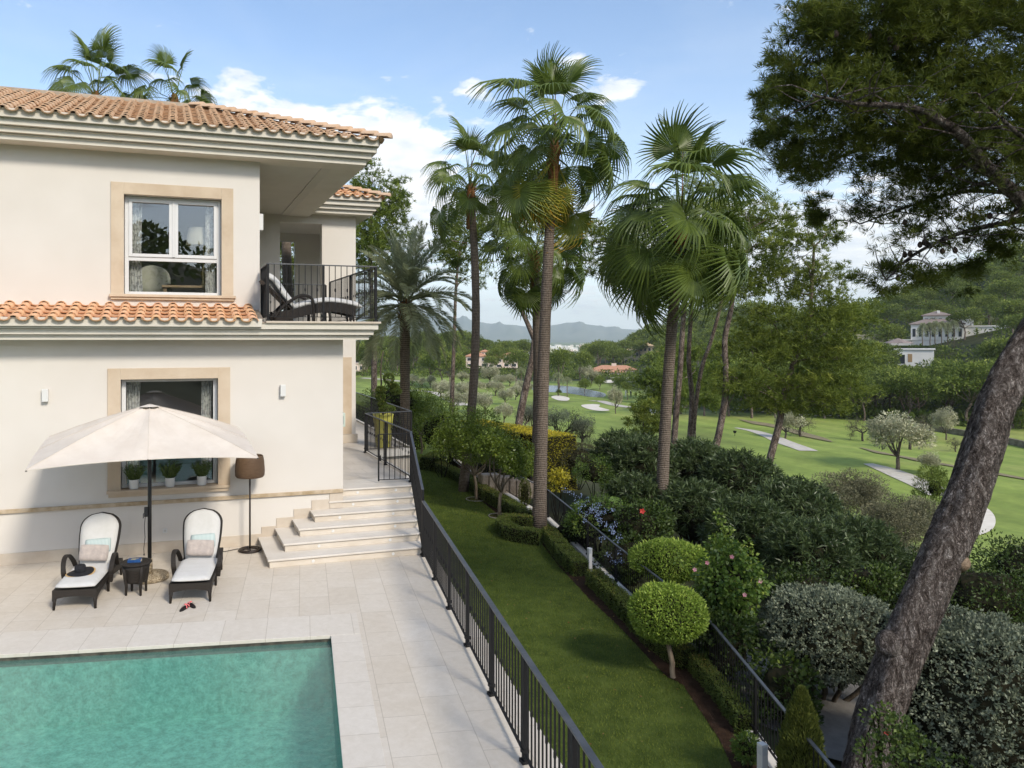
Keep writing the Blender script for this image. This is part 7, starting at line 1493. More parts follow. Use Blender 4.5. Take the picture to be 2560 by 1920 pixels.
# the spreading pine right of the palms
pine('pine_tree', None, [(1918, 1180), (1948, 1060), (1960, 985), (1985, 905), (2020, 820), (2030, 700), (2035, 620)], 44, .24, .07,
     [(2000, 640, 0, 75, 70), (2060, 690, 1, 60, 55), (1960, 700, 0, 60, 45), (2040, 760, 0, 90, 50), (1930, 800, -1, 80, 50), (2070, 830, -1, 100, 50), (2140, 790, 1, 60, 40), (1880, 880, -1, 85, 50), (1960, 870, 0, 80, 45), (2090, 900, 0, 90, 45), (1840, 950, -2, 65, 38), (1910, 960, -1, 70, 35), (2030, 960, 0, 90, 38), (2120, 970, 1, 60, 35), (2040, 1010, 0, 75, 26), (1930, 1015, 0, 70, 20), (2020, 560, 0, 40, 45), (2075, 580, 1, 35, 30)], 'spreading pine standing in the fairway view right of the palms', 210, .24, .022, 62)
grp = None
pine('pine_tree', None, [(1683, 1140), (1690, 1040), (1700, 930), (1708, 800), (1716, 720)], 43, .20, .12, [(1690, 640, 0, 80, 50), (1620, 660, 0, 70, 45), (1740, 620, 1, 80, 55), (1660, 700, -1, 70, 35), (1570, 680, 1, 60, 40)], 'pine with a pale knotted trunk right behind the leaning palm', 211, .24, .022, 50)
pine('pine_tree', None, [(1724, 1110), (1730, 1000), (1722, 900), (1728, 780), (1735, 680)], 47, .19, .10, [(1750, 560, 0, 80, 60), (1830, 560, 0, 80, 60), (1690, 540, 1, 80, 50), (1770, 480, 2, 80, 45)], 'straight dark trunked pine between the leaning palm and its neighbour', 212, .24, .022, 50)
pine('pine_tree', None, [(1786, 1140), (1798, 1080), (1812, 1000), (1815, 930), (1812, 850), (1828, 770), (1836, 690), (1842, 600)], 42, .21, .11, [(1860, 640, 0, 85, 55), (1800, 700, 0, 85, 45), (1920, 600, 1, 65, 60), (1870, 540, 1, 80, 50), (1780, 660, -1, 70, 45), (1850, 720, 0, 70, 30), (1940, 540, 2, 45, 45)], 'tall pine with a bent pale trunk in front of the fairway', 213, .24, .022, 55)
pine('pine_tree', None, [(1735, 1060), (1752, 930), (1775, 860), (1800, 770), (1812, 700)], 52, .16, .10, [(1800, 600, 2, 70, 45), (1740, 600, 3, 60, 40)], 'thin pine leaning to the right among the trunks', 214, .24, .022, 40)
# forked pine behind the tall palm: two bare arms and a wide thin crown
f = pine('pine_tree', None, [(1296, 1070), (1312, 980), (1330, 900), (1336, 850)], 44, .24, .17, [(1180, 560, 1, 60, 45), (1240, 590, 0, 75, 40), (1330, 560, 1, 90, 45), (1450, 590, 0, 80, 45), (1540, 610, 0, 80, 45), (1400, 640, 1, 60, 30), (1600, 560, 1, 75, 40), (1280, 640, 0, 60, 28), (1160, 640, 2, 55, 35), (1500, 660, 0, 70, 28), (1120, 590, 3, 45, 40)], 'forked pine with two bare arms behind the tallest palm', 215, .24, .022, 42, branches=False)
m = MB(); rng = np.random.default_rng(216); J = at_d(1336, 850, 44)
for px in ([(1315, 800), (1295, 760), (1282, 740), (1285, 690), (1272, 640), (1262, 600)], [(1345, 815), (1362, 780), (1385, 720), (1430, 650), (1480, 610)]): pts = smooth_line([J] + [at_d(x, y, 44) for x, y in px], 6); m.tube(pts, np.linspace(.15, .05, len(pts)).tolist(), 10)
for a, b in (((1282, 740), (1274, 737)), ((1336, 850), (1332, 838))): limb(m, at_d(*a, 44), at_d(*b, 44), .07, .05, rng, 0, 2, 8)
for _ in range(36): sx = rng.uniform(1160, 1600); p = at_d(sx, rng.uniform(600, 660), 44); limb(m, p + rng.normal(0, .8, 3), p, .03, .01, rng, .1, 4, 5)
obj('branches', m.mesh('branches', True), M_pineB2, f)
# behind the villa
pine('pine_tree', None, [(935, 900), (930, 760), (925, 620), (930, 520)], 52, .24, .10, [(930, 450, 0, 50, 45), (900, 500, 0, 50, 45), (980, 500, 1, 50, 45), (940, 540, 0, 75, 50), (900, 600, -1, 60, 50), (980, 590, 0, 60, 50), (930, 640, 0, 80, 45), (1000, 480, 2, 26, 40), (870, 560, 0, 40, 40)], 'dense pine rising behind the balcony wing', 217, .26, .026, 62, M_pineL)
pine('pine_tree', None, [(745, 600), (745, 420), (745, 330)], 42, .2, .06, [(745, 345, 0, 28, 18), (745, 390, 0, 50, 30)], 'pine top just showing over the tiled roof', 218, .24, .022, 62)
pine('pine_tree', None, [(1130, 1000), (1135, 860), (1140, 720), (1150, 620)], 58, .2, .08, [(1150, 620, 0, 60, 50), (1110, 650, 1, 45, 35), (1190, 680, 0, 50, 35), (1160, 560, 0, 40, 40)], 'thin crowned pine behind the slim fan palm', 219, .26, .024, 38)
pine('pine_tree', None, [(1665, 1075), (1662, 980), (1660, 920)], 72, .2, .08, [(1625, 965, 0, 42, 34), (1655, 925, 0, 42, 40), (1632, 1020, 0, 50, 36), (1680, 985, 0, 55, 45), (1750, 900, 4, 60, 50), (1720, 980, 3, 60, 50), (1770, 990, 4, 50, 45), (1705, 880, 6, 45, 45)], 'bushy light green pine half hidden behind the palm and pine trunks', 220, .34, .034, 34, M_pineL)
pine('pine_tree', None, [(1605, 1110), (1608, 1070)], 60, .1, .05, [(1606, 1060, 0, 40, 35), (1640, 1075, 0, 30, 26), (1612, 1020, 0, 30, 28)], 'dark young pine on the fairway edge behind the oleanders', 221, .28, .028, 60)

p = at_d(716, 640, 33); fan_palm((p[0] + .25, p[1], -1.9), (p[0] - .1, p[1], 11.5), .26, .2, 'palm behind the back wing seen through the loggia', 1.0, ring('mid', 6, 81) + ring('low', 6, 82), 230, spike=False)
pine('pine_tree', None, [(720, 900), (722, 760), (724, 640)], 40, .2, .08, [(735, 700, 0, 60, 55), (700, 640, 0, 55, 55), (740, 600, 1, 55, 50), (725, 780, 0, 70, 45)], 'green pine behind the back wing seen through the loggia', 231, .26, .026, 62)
# ------------------------------------------------------------------ golf course trees: a few models, then copies
def model_tree(name, seed, H, cw, trunk_h, n_cl, cr, n, L, Wd, leaf, bark, cat, forks=6, tr=.16, flat=.75, lo=-.3, lean=0.0, droop=.1, top=1.0, ch=None):
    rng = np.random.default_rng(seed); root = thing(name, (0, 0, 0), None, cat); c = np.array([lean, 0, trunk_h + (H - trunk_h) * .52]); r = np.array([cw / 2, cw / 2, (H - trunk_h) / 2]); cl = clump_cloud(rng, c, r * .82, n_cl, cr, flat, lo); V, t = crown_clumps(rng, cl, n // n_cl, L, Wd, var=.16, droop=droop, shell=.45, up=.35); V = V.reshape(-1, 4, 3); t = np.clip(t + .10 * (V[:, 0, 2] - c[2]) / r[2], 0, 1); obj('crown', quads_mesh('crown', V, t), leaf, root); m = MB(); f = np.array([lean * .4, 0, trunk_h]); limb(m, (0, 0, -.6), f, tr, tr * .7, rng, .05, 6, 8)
    for i in range(forks): p = cl[int(rng.integers(len(cl)))][0]; limb(m, f, p, tr * .5, tr * .12, rng, .10, 6, 5)
    obj('trunk', m.mesh('trunk', True), bark, root); return root
olives = [model_tree('olive_tree', 300 + i, 4.6, 4.2 + .4 * i, 1.0, 26, .70, 5600, .26, .085, M_olive, M_bark, 'olive tree', 7, .17, .95, -.6, .4 * (i - 1)) for i in range(3)]
used = set()
def put(proto, p, h0, h, label, group, rng, rz=None, wide=1.0):
    o = proto if proto.name not in used else copy_tree(proto); used.add(proto.name); s = h / h0; place(o, p, rng.uniform(0, 6.28) if rz is None else rz, (s * wide, s * wide, s)); o['label'] = label; o['group'] = group; return o
rg = random.Random(9)
def seen(px_h, p): return px_h * math.hypot(p[0], p[1]) / FPX
OT = [(1962, 1096, 62, 1.15, 'spreading silvery olive behind the pine trunk on the cart path'), (2245, 1174, 118, 1.1, 'largest windblown silvery olive in the middle of the right fairway'), (2365, 1100, 66, .8, 'round silver olive between two bare trees'), (2332, 1188, 46, 1.2, 'silver olive bush beside the far cart path'),
      (1330, 1080, 60, 1.0, 'dull olive seen left of the tallest palm trunk'), (1540, 1034, 66, .6, 'two tufted silver olive standing in the cart path'),
      (1215, 1035, 60, 1.2, None), (1180, 1030, 62, 1.1, None), (1135, 1028, 64, 1.1, None), (1262, 1012, 46, 1.2, None), (1290, 1000, 42, 1.2, None), (1240, 990, 46, 1.3, None), (1225, 960, 50, 1.3, None), (1190, 990, 48, 1.2, None), (1300, 985, 40, 1.1, None), (1120, 1000, 55, 1.1, None), (1030, 965, 34, 1.3, None), (1055, 970, 32, 1.2, None), (1075, 968, 34, 1.1, None), (1260, 1060, 60, 1.0, None), (1320, 985, 36, 1.1, None), (1102, 995, 50, 1.2, None), (1160, 1005, 58, 1.1, None), (1155, 960, 36, 1.3, None), (1252, 968, 36, 1.3, None), (1275, 965, 34, 1.2, None), (1480, 960, 42, 1.2, None), (1465, 950, 40, 1.2, None)]
for i, (sx, sy, hp, wd, lab) in enumerate(OT):
    p = on_land(sx, sy); put(olives[i % 3], p, 4.6, seen(hp * (1 if lab else .85), p), lab or 'silvery olive tree in the grove left of the tallest palm', 'olive trees on the golf course', rg, wide=wd)
def bare_tree(seed, label_none=None):
    rng = np.random.default_rng(seed); root = thing('bare_tree', (0, 0, 0), None, 'bare tree'); m = MB(); f = np.array([.1, 0, 1.2]); limb(m, (0, 0, -.4), f, .17, .13, rng, .05, 5, 8); tips = []
    def grow(p, d, L_, r_, lv):
        q = p + d * L_; limb(m, p, q, r_, r_ * .6, rng, .08, 4, 5)
        if lv == 0: tips.append(q); return
        for _ in range(3 if lv > 1 else 4): grow(q, unit((d + .75 * rng.normal(size=3) + np.array([0, 0, .12]))[None])[0], L_ * rng.uniform(.62, .85), r_ * .55, lv - 1)
    for _ in range(6): a = rng.uniform(0, 6.28); grow(f, unit(np.array([[math.cos(a), math.sin(a), rng.uniform(.35, 1.0)]]))[0], 1.0, .08, 3)
    obj('trunk', m.mesh('trunk'), bark_mat('bare_bark', (.04, .032, .026), (.075, .06, .05), (.12, .10, .085), 8, (1, 1, .4), .4, .02, False), root); T = np.array(tips); n = len(T) * 9; P = np.repeat(T, 9, 0) + rng.normal(0, .22, (n, 3)); obj('twigs', quads_mesh('twigs', leaf_quads(rng, P, rand_dir(rng, n), .28, .022), rng.random(n) * .5), M_twig, root); return root
bares = [bare_tree(320), bare_tree(321)]
for i, (sx, sy, hp, wd, lab) in enumerate([(2158, 1103, 62, 1.0, 'leafless tree standing alone in front of the forest edge'), (2276, 1124, 78, 1.0, 'wider leafless tree in the middle of the fairway'), (2390, 1130, 38, .9, 'tiny leafless tree next to the leaning pine trunk'), (2325, 1078, 40, .9, 'leafless tree by the low stone wall'), (2003, 1092, 66, 1.1, 'leafless tree beside the spreading pine trunk'), (1404, 1118, 104, 1.05, 'gnarled half bare tree with crooked limbs right of the tallest palm'), (1456, 1116, 84, .75, 'gnarled smaller tree beside the crooked one'), (1312, 1085, 80, .7, 'thin bare tree between the forked pine and the tallest palm')]):
    p = on_land(sx, sy) if sx > 1480 or sx < 1320 else at_d(sx, sy, 52); o = put(bares[i % 2], (p[0], p[1], land_z(p)), 4.2, seen(hp, p) + max(0, (p[2] - land_z(p)) if sx < 1480 else 0), lab, 'bare trees on the golf course', rg, wide=wd)
for i, (sx, sy, d, rx, lab) in enumerate(((1398, 1048, 52, 1.25, 'greyish leaf cloud of the crooked tree right of the tallest palm'), (1456, 1060, 52, .85, 'greyish leaf cloud of the gnarled smaller tree'), (1320, 1030, 54, .8, 'greyish leaf cloud of the thin tree by the forked pine'))):
    shrub_px('olive_foliage', sx, sy, d, (rx, rx, rx * .72), 2600, .10, .03, M_olive, lab, 330 + i, cat='foliage', clumps=22, cr=.42, core=0, tint=.4, z0=None)
# woods: pines on the flats and hills
pinesM = [model_tree('pine_tree', 340 + i, 11.0, 8.0 + i * .6, 3.2 + .5 * i, 24 + 2 * i, 1.9, 3600, .62, .20, M_pineF, M_pineB2, 'pine tree', 6, .22, .62, -.35, .4 * (i - 1.5), .05) for i in range(4)]
lightM = model_tree('broad_tree', 350, 9.0, 8.0, 2.0, 24, 1.7, 3600, .55, .22, M_pineL, M_pineB2, 'tree', 6, .22, .75, -.5)
def az_of(sx): return 18.0 + math.degrees(math.atan((sx - CXP) / FPX))
def free(x, y, h):
    """keep sight lines to the buildings and open ground clear"""
    f = np.array([x * _f[0] + y * _f[1], x * _r[0] + y * _r[1]]); sx = CXP + FPX * f[1] / f[0]; z = float(terrain(x, y)); st = HYP - FPX * (z + h - CAM_H) / f[0]; sb = HYP - FPX * (z - CAM_H) / f[0]
    for x0, x1, y0, y1, dm in ((1150, 1300, 876, 925, 330), (1470, 1600, 908, 946, 318), (1562, 1640, 856, 915, 420), (2190, 2490, 782, 892, 226), (2200, 2345, 860, 914, 199), (1330, 1470, 840, 875, 900), (1180, 1420, 795, 850, 900)):
        if x0 < sx < x1 and f[0] < dm and st < y1 - (4 if h > 3 else 34) and sb > y0: return False
    return True
cnt = 0; tries = 0; spots = []
def woods(n, az0, az1, r0, r1, hmin, hmax, label, grpn, protos, minr, near=None):
    global tries; k = 0; t = 0
    while k < n and t < n * 60:
        t += 1; az = R(rg.uniform(az0, az1)); r_ = math.sqrt(rg.uniform(r0 * r0, r1 * r1)); x, y = r_ * math.sin(az), r_ * math.cos(az); h = rg.uniform(hmin, hmax)
        if near and r_ < near(math.degrees(az)): continue
        if any((x - a) ** 2 + (y - b) ** 2 < minr * minr for a, b in spots[-400:]) or not free(x, y, h): continue
        spots.append((x, y)); put(protos[rg.randrange(len(protos))], (x, y, float(terrain(x, y)) - .3), 11.0 if protos is pinesM else 9.0, h, label, grpn, rg, wide=rg.uniform(.95, 1.3)); k += 1
woods(96, 41, 58, 160, 235, 8, 13.5, 'dark green pine of the wood along the right fairway edge', 'pines of the right hillside wood', pinesM, 6.0)
woods(60, 36, 58, 235, 420, 9, 13, 'dark green pine high on the right hillside', 'pines of the upper right hillside', pinesM, 9.0)
woods(50, 29, 42, 330, 520, 10, 14, 'dark green pine on the low hill beyond the clubhouse', 'pines of the clubhouse hill', pinesM, 9.0, lambda a: 330 if a > 33 else 380)
woods(60, 12.5, 30, 290, 460, 9, 13.5, 'dark green pine of the far wood beyond the pond', 'pines beyond the pond', pinesM, 9.0, lambda a: 300 + max(0, a - 27) * 20)
for sx, sy, hp, lab in ((1400, 968, 96, 'round topped pine right of the tallest palm by the pond'), (1448, 960, 82, 'dense pine on the pond bank'), (1290, 958, 84, 'dark pine in front of the pink villa'), (1225, 940, 50, 'dark conifer left of the pink villa front'), (1100, 968, 100, 'black green conifer group beside the date palm fronds'), (1125, 975, 96, 'tall black green conifer left of the slim palm'), (1076, 962, 76, 'dark broad conifer beyond the olive row'), (1545, 995, 52, 'dark bush like tree at the pond end'), (1568, 1000, 44, 'dark tree beside the two golfers'), (1660, 1000, 120, 'dark pine behind the trunks on the fairway'), (1240, 935, 64, 'dark pine covering the pink villa corner')):
    p = on_land(sx, sy); put(pinesM[rg.randrange(4)], p, 11.0, seen(hp, p), lab, 'single pines near the pond', rg)
for i, (sx, sy, hp) in enumerate(((1500, 975, 34), (1462, 985, 36), (1397, 990, 16), (1700, 1035, 120), (1880, 1045, 130), (1760, 1040, 110), (1650, 1010, 90), (1820, 1040, 120), (1940, 1045, 90))):
    p = on_land(sx, sy); put(lightM, p, 9.0, seen(hp, p), 'light green leafy tree along the far cart path' if sx > 1600 else 'grey green bush on the pond bank', 'broad trees', rg)
# far mass of woods beyond the countable trees
def far_woods():
    rng = np.random.default_rng(360); Vs, Ts = [], []
    for _ in range(560):
        az = rng.uniform(11, 60); r_ = rng.uniform(420, 900) if az < 34 else rng.uniform(400, 640)
        if az < 27 and r_ < 470: r_ += 80
        x, y = r_ * math.sin(R(az)), r_ * math.cos(R(az)); z = float(terrain(x, y)); 
        if not free(x, y, 11): continue
        V, t = blob_leaves(rng, (x, y, z + 5.5), (4.8, 4.8, 4.8), 170, 1.5, .8, shell=.6, up=.4, tint=(np.clip(rng.normal(.45, .15), .1, .9), .15)); Vs.append(V); Ts.append(t)
    tag(obj('far_woods', quads_mesh('far_woods', np.concatenate(Vs), np.concatenate(Ts)), M_pineF), 'continuous far pine woods covering the hills behind the golf course', 'woods', kind='stuff')
    Vs, Ts = [], []
    for _ in range(1400):
        az = rng.uniform(39, 60); r_ = rng.uniform(158, 440); x, y = r_ * math.sin(R(az)), r_ * math.cos(R(az)); z = float(terrain(x, y))
        if not free(x, y, 2.2): continue
        V, t = blob_leaves(rng, (x, y, z + .6), (2.4, 2.4, 1.5), 46, .9, .45, shell=.5, up=.4, tint=(.35, .15)); Vs.append(V); Ts.append(t)
    for _ in range(800):
        az = rng.uniform(12, 34); r_ = rng.uniform(285, 420); x, y = r_ * math.sin(R(az)), r_ * math.cos(R(az))
        if not free(x, y, 2): continue
        z = float(terrain(x, y)); V, t = blob_leaves(rng, (x, y, z + .6), (2.4, 2.4, 1.5), 40, .9, .45, shell=.5, up=.4, tint=(.35, .15)); Vs.append(V); Ts.append(t)
    tag(obj('woodland_undergrowth', quads_mesh('woodland_undergrowth', np.concatenate(Vs), np.concatenate(Ts)), M_pineF), 'dark undergrowth between the trunks of the golf course woods', 'undergrowth', kind='stuff')
    Vs, Ts = [], []
    for _ in range(700):
        x = rng.uniform(-170, 190); y = -rng.uniform(70, 200); z = float(terrain(x, y)); V, t = blob_leaves(rng, (x, y, z + 3), (4.5, 4.5, 4), 40, 1.9, 1.1, shell=.5, up=.3, tint=(.4, .2)); Vs.append(V); Ts.append(t)
    tag(obj('woods_behind', quads_mesh('woods_behind', np.concatenate(Vs), np.concatenate(Ts)), M_pineF), 'wooded hill behind the viewpoint, seen mirrored in the villa windows', 'woods', kind='stuff')
far_woods()
# far palms
def far_palm_model():
    root = thing('palm_tree', (0, 0, 0), None, 'palm tree'); rng = np.random.default_rng(370); m = MB(); limb(m, (0, 0, -.5), (.1, 0, 7.2), .2, .15, rng, .01, 6, 7); obj('trunk', m.mesh('trunk', True), M_dateT, root); Vs, Ts = [], []
    for i in range(34):
        a = rng.uniform(0, 6.28); e = rng.uniform(-.5, 1.2); p = np.array([.1, 0, 7.3]); n = 7; d = np.array([math.cos(a) * math.cos(e), math.sin(a) * math.cos(e), math.sin(e)]); P_ = []
        for k in range(n): P_.append(p + d * .33 * k + np.array([0, 0, -.045 * k * k]))
        P_ = np.repeat(np.array(P_), 7, 0); V = leaf_quads(rng, P_, unit(d + .7 * rng.normal(size=(len(P_), 3))), .6, .1, .25); Vs.append(V); Ts.append(np.clip(rng.normal(.5, .2, len(P_)), 0, 1))
    obj('crown', quads_mesh('crown', np.concatenate(Vs), np.concatenate(Ts)), M_date, root); return root
fpm = far_palm_model()
for sx, sy, hp, lab in ((1396, 990, 66, 'tall far palm by the pond'), (1417, 992, 56, 'far palm with browning fronds by the pond'), (1302, 970, 58, 'far palm in front of the pink villa trees'), (980, 935, 34, 'far palm at the left fairway end'), (905, 940, 44, 'far palm beside the villa corner')): p = on_land(sx, sy); put(fpm, p, 9.2, seen(hp, p), lab, 'far palms', rg)
for i, (sx, sy, hp) in enumerate(((2307, 848, 64), (2324, 850, 68), (2338, 850, 72), (2355, 850, 70), (2369, 850, 66), (2384, 850, 72), (2450, 850, 56), (2478, 850, 74), (2490, 850, 72), (2500, 850, 68), (2215, 900, 62))):
    d = 222 if i < 6 else 234; p = at_d(sx, sy, d); z = land_z(p); h = p[2] + hp * d / FPX - z - hp * d / FPX + hp * d / FPX * .82; put(fpm, (p[0], p[1], z), 9.2, max(4, h), 'palm in the row before the white hillside house', 'palms of the white hillside house', rg, wide=.62)

# ------------------------------------------------------------------ far houses
M_pinkw = mat('pink_render', (.62, .50, .42), (.70, .58, .50), scale=.3, rough=.9); M_whitew = mat('white_render', (.70, .68, .64), (.78, .76, .72), scale=.3, rough=.9); M_ochre = mat('ochre_render', (.60, .50, .33), (.68, .58, .42), scale=.3, rough=.9)
M_rooft = mat('far_terracotta', (.42, .20, .12), (.52, .28, .17), scale=1.5, rough=.9); M_roofg = mat('grey_brown_roof', (.20, .155, .135), (.27, .22, .195), scale=1.0, rough=.9); M_winf = mat('far_window_glass', (.035, .04, .05), rough=.15, spec=.6); M_roofo = mat('ochre_tiles', (.58, .40, .22), (.66, .50, .30), scale=1.5, rough=.9)
def far_house(name, sx, sy, d, label, cat, blocks, wallm, roofm, face=None, sc=1.0):
    """blocks: (x0,x1,z0,z1,depth offset, kind, storeys, windows) in metres across the view, base on the sight point"""
    o = at_d(sx, sy, d); az = math.atan2(o[0], o[1]) if face is None else face; M0 = Matrix.Translation(o.tolist()) @ Matrix.Rotation(-az, 4, 'Z') @ Matrix.Scale(sc, 4); root = thing(name, o, label, cat)
    for (x0, x1, z0, z1, y0, dep, rf, nst, nw) in blocks:
        m = MB(); m.box((x0, y0, z0), (x1, y0 + dep, z1), M0); w = obj('wall', m.mesh('wall'), wallm, root)
        ov = .5; m = MB()
        if rf == 'hip':
            h = min(dep, x1 - x0) * .20; a, b, c, e = x0 - ov, x1 + ov, y0 - ov, y0 + dep + ov; k = min((b - a), (e - c)) / 2 * .98; vs = [M0 @ Vector(p) for p in ((a, c, z1), (b, c, z1), (b, e, z1), (a, e, z1), (a + k, c + k, z1 + h), (b - k, c + k, z1 + h), (b - k, e - k, z1 + h), (a + k, e - k, z1 + h), (a, c, z1 - .25), (b, c, z1 - .25), (b, e, z1 - .25), (a, e, z1 - .25))]; m.add(vs, [(0, 1, 5, 4), (1, 2, 6, 5), (2, 3, 7, 6), (3, 0, 4, 7), (4, 5, 6, 7), (8, 9, 1, 0), (9, 10, 2, 1), (10, 11, 3, 2), (11, 8, 0, 3), (11, 10, 9, 8)]); obj('roof', m.mesh('roof'), roofm, root)
        elif rf == 'flat': m.box((x0 - .3, y0 - .3, z1 + .003), (x1 + .3, y0 + dep + .3, z1 + .35), M0); obj('roof', m.mesh('roof'), wallm, root)
        for s in range(nst):
            for k in range(nw):
                ww = (x1 - x0) / nw; cx = x0 + ww * (k + .5); hz = (z1 - z0) / nst; zc = z0 + hz * (s + .45); a = min(.32 * ww, 1.2); bb = hz * .27; m = MB(); m.box((cx - a, y0 - .06, zc - bb), (cx + a, y0 + .03, zc + bb), M0); f = obj('window', m.mesh('window'), M_whitew, root); m = MB(); m.box((cx - a + .12, y0 - .09, zc - bb + .12), (cx + a - .12, y0 - .062, zc + bb - .12), M0); obj('pane', m.mesh('pane'), M_winf, f)
    return root, M0
far_house('pink_villa', 1228, 920, 330, 'long pink villa with terracotta roofs among the far trees', 'house', [(-11, -1.5, 0, 5.2, 0, 9, 'hip', 2, 3), (-1.5, 5.0, 0, 4.6, -1.5, 8, 'hip', 2, 2), (5.0, 11.5, 0, 5.6, 2, 9, 'hip', 2, 2), (-4.5, -1, 5.0, 7.2, 4, 4, 'hip', 1, 2)], M_pinkw, M_rooft)
r_, M0 = far_house('clubhouse', 1535, 946, 318, 'low clubhouse with long terracotta roofs behind the green', 'house', [(-9, 9, 0, 3.6, 6, 8, 'hip', 1, 8), (-9.5, -4, 0, 2.8, 0, 6, 'hip', 1, 2), (-2.0, 4.2, 0, 2.7, -1, 6, 'hip', 1, 3), (-1.0, 1.0, 4.6, 6.0, 9, 2, 'none', 0, 0)], M_pinkw, M_rooft)
m = MB(); m.box((-8, -6, -1.2), (5, -1.4, 0), M0); obj('terrace_base', m.mesh('terrace_base'), M_pinkw, r_)
far_house('ochre_mansion', 1602, 912, 425, 'ochre mansion with pale tiled roofs on the wooded rise', 'house', [(-9, -1, 0, 8.0, 2, 9, 'hip', 2, 4), (-1, 8, 0, 10.5, 0, 10, 'hip', 3, 4), (8, 13, 0, 7.5, 3, 8, 'hip', 2, 2)], M_ochre, M_roofo)
r_, M0 = far_house('white_house', 2362, 846, 235, 'white modern house with grey roofs on the right hillside', 'house', [(-8.4, 4.5, -.5, 4.4, 0, 9, 'hip', 1, 8), (-5.4, 1.5, 4.0, 7.0, 3.5, 7, 'hip', 1, 4), (2.8, 7.0, 2.5, 8.2, 7.2, 6, 'hip', 1, 0), (4.5, 14.5, -1.5, 3.4, 2, 6, 'flat', 0, 0), (-14, -8.4, -2.2, -.6, -3, 7, 'flat', 0, 0), (-8.3, 4.4, -5, -.52, .2, 8, 'none', 0, 0)], M_whitew, M_roofg, None, 1.05)
m = MB(); m.box((-1.9, 4.6, 6.8), (-1.2, 5.2, 8.4), M0); obj('chimney', m.mesh('chimney'), M_whitew, r_)
r2, M1 = far_house('white_wall_house', 2255, 905, 205, 'white lower wing with a dark hedge on its roof terrace', 'house', [(-3.5, 6.5, -3.0, 3.0, 0, 6, 'flat', 0, 0), (-7.2, -3.6, -3.2, .8, 1, 5, 'flat', 0, 0)], M_whitew, M_roofg, None, 1.1)
m = MB(); m.box((1.2, -.05, 0), (2.1, .02, 2.0), M1); obj('door', m.mesh('door'), M_wood, r2)
m = MB(); m.box((-2.6, -.06, -.4), (.6, .015, 1.8), M1); obj('dark_opening', m.mesh('dark_opening'), M_winf, r2)
far_house('stone_house', 2172, 868, 235, 'beige stone gable half hidden left of the white house', 'house', [(-3, 4, -2.2, 3.6, 0, 6, 'flat', 0, 0)], M_ochre, M_roofg)
far_house('orange_roof_house', 2545, 800, 250, 'orange roofed house at the right edge of the hillside', 'house', [(-7, 6, -3, 1.2, 0, 8, 'hip', 1, 4)], M_pinkw, M_rooft)
far_house('pale_house', 884, 922, 300, 'pale house end showing beside the villa corner', 'house', [(-6, 4.5, -1, 2.0, 0, 6, 'flat', 1, 4)], M_pinkw, M_rooft)
p = at_d(2245, 858, 222); m = MB(); m.lathe([(4.2, .0), (.05, 1.5)], 6, p); m.tube([p - np.array([0, 0, 2.5]), p + np.array([0, 0, 1.5])], .08, 6); tag(obj('grey_parasol', m.mesh('grey_parasol'), M_roofg), 'wide grey parasol on the terrace of the white house', 'parasol')
hd = np.array([at_d(2228, 876, 208)[:2], at_d(2330, 876, 208)[:2]]); pz = at_d(2280, 884, 208)[2]; hedge('clipped_hedge', [tuple(hd[0]), tuple((hd[0] + hd[1]) / 2), tuple(hd[1])], 1.4, 1.8, pz, 260, .5, .25, M_ivyd, 'dark green hedge along the terrace of the white house', 380)
# low stone wall, basket, golfers
def wall_path(px, h, name, label, th=.5):
    P = smooth_line([on_land(x, y)[:2] for x, y in px], 4); m = MB()
    for a, b in zip(P[:-1], P[1:]): za, zb_ = float(terrain(*a)), float(terrain(*b)); m.bar((*a, za + h / 2 - .1), (*b, zb_ + h / 2 - .1), th, h)
    tag(obj(name, m.mesh(name), mat('dry_stone', (.10, .085, .055), (.22, .19, .14), scale=1.2, rough=.95, bump=2, bscale=5)), label, 'wall')
wall_path([(2290, 1072), (2340, 1078), (2400, 1088), (2460, 1098), (2530, 1112), (2600, 1128)], 1.0, 'dry_stone_wall', 'low grey dry stone wall crossing behind the leaning pine')
M_earth = mat('bare_earth', (.17, .14, .075), (.26, .22, .12), scale=.8, rough=.95, bump=2, bscale=4)
strip('earth_bank', [(1850, 1050), (1900, 1060), (1960, 1072), (2035, 1094), (2080, 1106)], [.5, 3.0, 2.2, 2.6, .4], M_earth, .12)
strip('earth_bank', [(2150, 1120), (2200, 1133), (2240, 1140), (2300, 1152), (2380, 1166), (2470, 1182), (2570, 1200)], [.3, 1.4, .9, 1.6, 1.0, 1.3, .8], M_earth, .10)
b0 = on_land(1837, 1090); bh = seen(12, b0); root = thing('ball_basket', b0, 'small dark basket on a post standing on the fairway', 'basket'); m = MB(); m.tube([b0, b0 + np.array([0, 0, bh * .6])], .04, 6); obj('post', m.mesh('post'), M_iron, root); m = MB(); m.lathe([(bh * .2, bh * .55), (bh * .36, bh), (bh * .33, bh), (bh * .17, bh * .58)], 12, b0); obj('basket_body', m.mesh('basket_body'), M_iron, root)
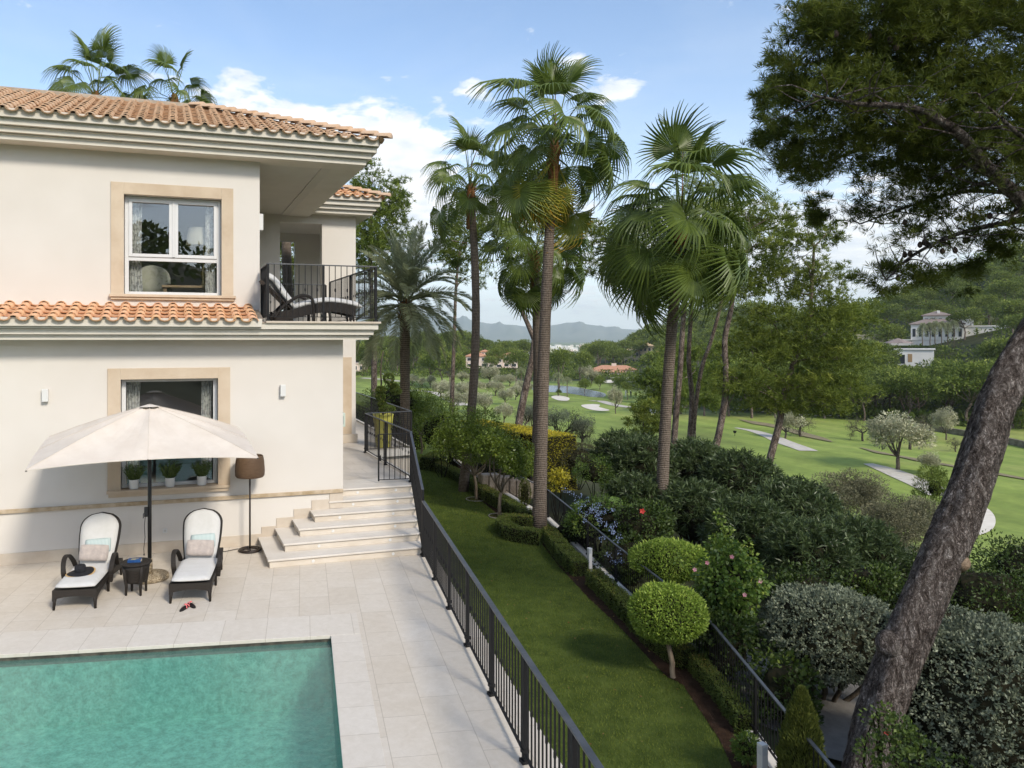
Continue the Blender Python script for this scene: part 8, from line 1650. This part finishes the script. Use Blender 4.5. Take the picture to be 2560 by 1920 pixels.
def person(p, s, label, lean, arm, shirt):
    root = thing('person', p, label, 'person', 'golfers on the green'); me = bpy.data.meshes.new('body'); J = {'pel': (0, 0, .95), 'che': (lean * .12, -.02, 1.30), 'nek': (lean * .16, -.02, 1.48), 'hed': (lean * .17, -.03, 1.60), 'top': (lean * .17, -.03, 1.73), 'hl': (-.10, 0, .90), 'hr': (.10, 0, .90), 'kl': (-.13, -.04, .50), 'kr': (.13, -.02, .50), 'fl': (-.15, 0, .07), 'fr': (.15, 0, .07), 'tl': (-.16, -.15, .03), 'tr': (.16, -.15, .03), 'sl': (-.18 + lean * .12, -.02, 1.40), 'sr': (.18 + lean * .12, -.02, 1.40), 'el': (-.24 + arm * .08, -.10, 1.15), 'er': (.22 - arm * .05, -.12, 1.15), 'wl': (-.12 + arm * .1, -.30, .95), 'wr': (.10, -.30, .94)}
    ks = list(J); E = [('pel', 'che'), ('che', 'nek'), ('nek', 'hed'), ('hed', 'top'), ('pel', 'hl'), ('pel', 'hr'), ('hl', 'kl'), ('hr', 'kr'), ('kl', 'fl'), ('kr', 'fr'), ('fl', 'tl'), ('fr', 'tr'), ('che', 'sl'), ('che', 'sr'), ('sl', 'el'), ('sr', 'er'), ('el', 'wl'), ('er', 'wr')]; rad = dict(pel=.14, che=.15, nek=.06, hed=.10, top=.075, hl=.10, hr=.10, kl=.065, kr=.065, fl=.05, fr=.05, tl=.04, tr=.04, sl=.07, sr=.07, el=.045, er=.045, wl=.035, wr=.035)
    me.from_pydata([tuple(c * s / 1.75 + q for c, q in zip(J[k], p)) for k in ks], [(ks.index(a), ks.index(b)) for a, b in E], []); o = obj('body', me, mat('golf_clothes', shirt, rough=.8), root); o.modifiers.new('skin', 'SKIN'); 
    if not me.skin_vertices: bpy.context.view_layer.objects.active = o
    for i, k in enumerate(ks): me.skin_vertices[0].data[i].radius = (rad[k] * s / 1.75,) * 2
    me.skin_vertices[0].data[0].use_root = True; o.modifiers.new('sub', 'SUBSURF').levels = 1
    m = MB(); h = Vector(p) + Vector(J['top']) * (s / 1.75); m.lathe([(.11 * s / 1.75, -.03), (.10 * s / 1.75, .02), (.05 * s / 1.75, .06), (.005, .07)], 10, h); obj('cap', m.mesh('cap'), M_whitew, root)
    m = MB(); w = Vector(p) + Vector(J['wr']) * (s / 1.75); m.tube([w, w + Vector((.1, -.35, -.9)) * (s / 1.75)], .012, 5); obj('golf_club', m.mesh('golf_club'), M_iron, root)
for sx, sy, lab, ln, sh in ((1564, 992, 'golfer in a white shirt standing by the pond green', .2, (.75, .75, .73)), (1577, 994, 'golfer in dark clothes with a white cap by the pond green', -.2, (.03, .035, .05))): p = on_land(sx, sy); person(p.tolist(), 1.8, lab, ln, .3, sh)

# ------------------------------------------------------------------ the air of the valley
def haze():
    m = bpy.data.materials.new('haze'); m.use_nodes = True; nt = m.node_tree
    for n in list(nt.nodes):
        if n.type != 'OUTPUT_MATERIAL': nt.nodes.remove(n)
    v = nt.nodes.new('ShaderNodeVolumePrincipled'); v.inputs['Color'].default_value = (.90, .97, 1.0, 1); v.inputs['Density'].default_value = 0.9e-4; v.inputs['Anisotropy'].default_value = .2
    nt.links.new(v.outputs[0], nt.nodes['Material Output'].inputs['Volume'])
    mb = MB(); mb.box((-9000, -3000, -48), (13600, 13600, 640)); tag(obj('haze', mb.mesh('haze'), m), kind='stuff')
if HAZE: haze()
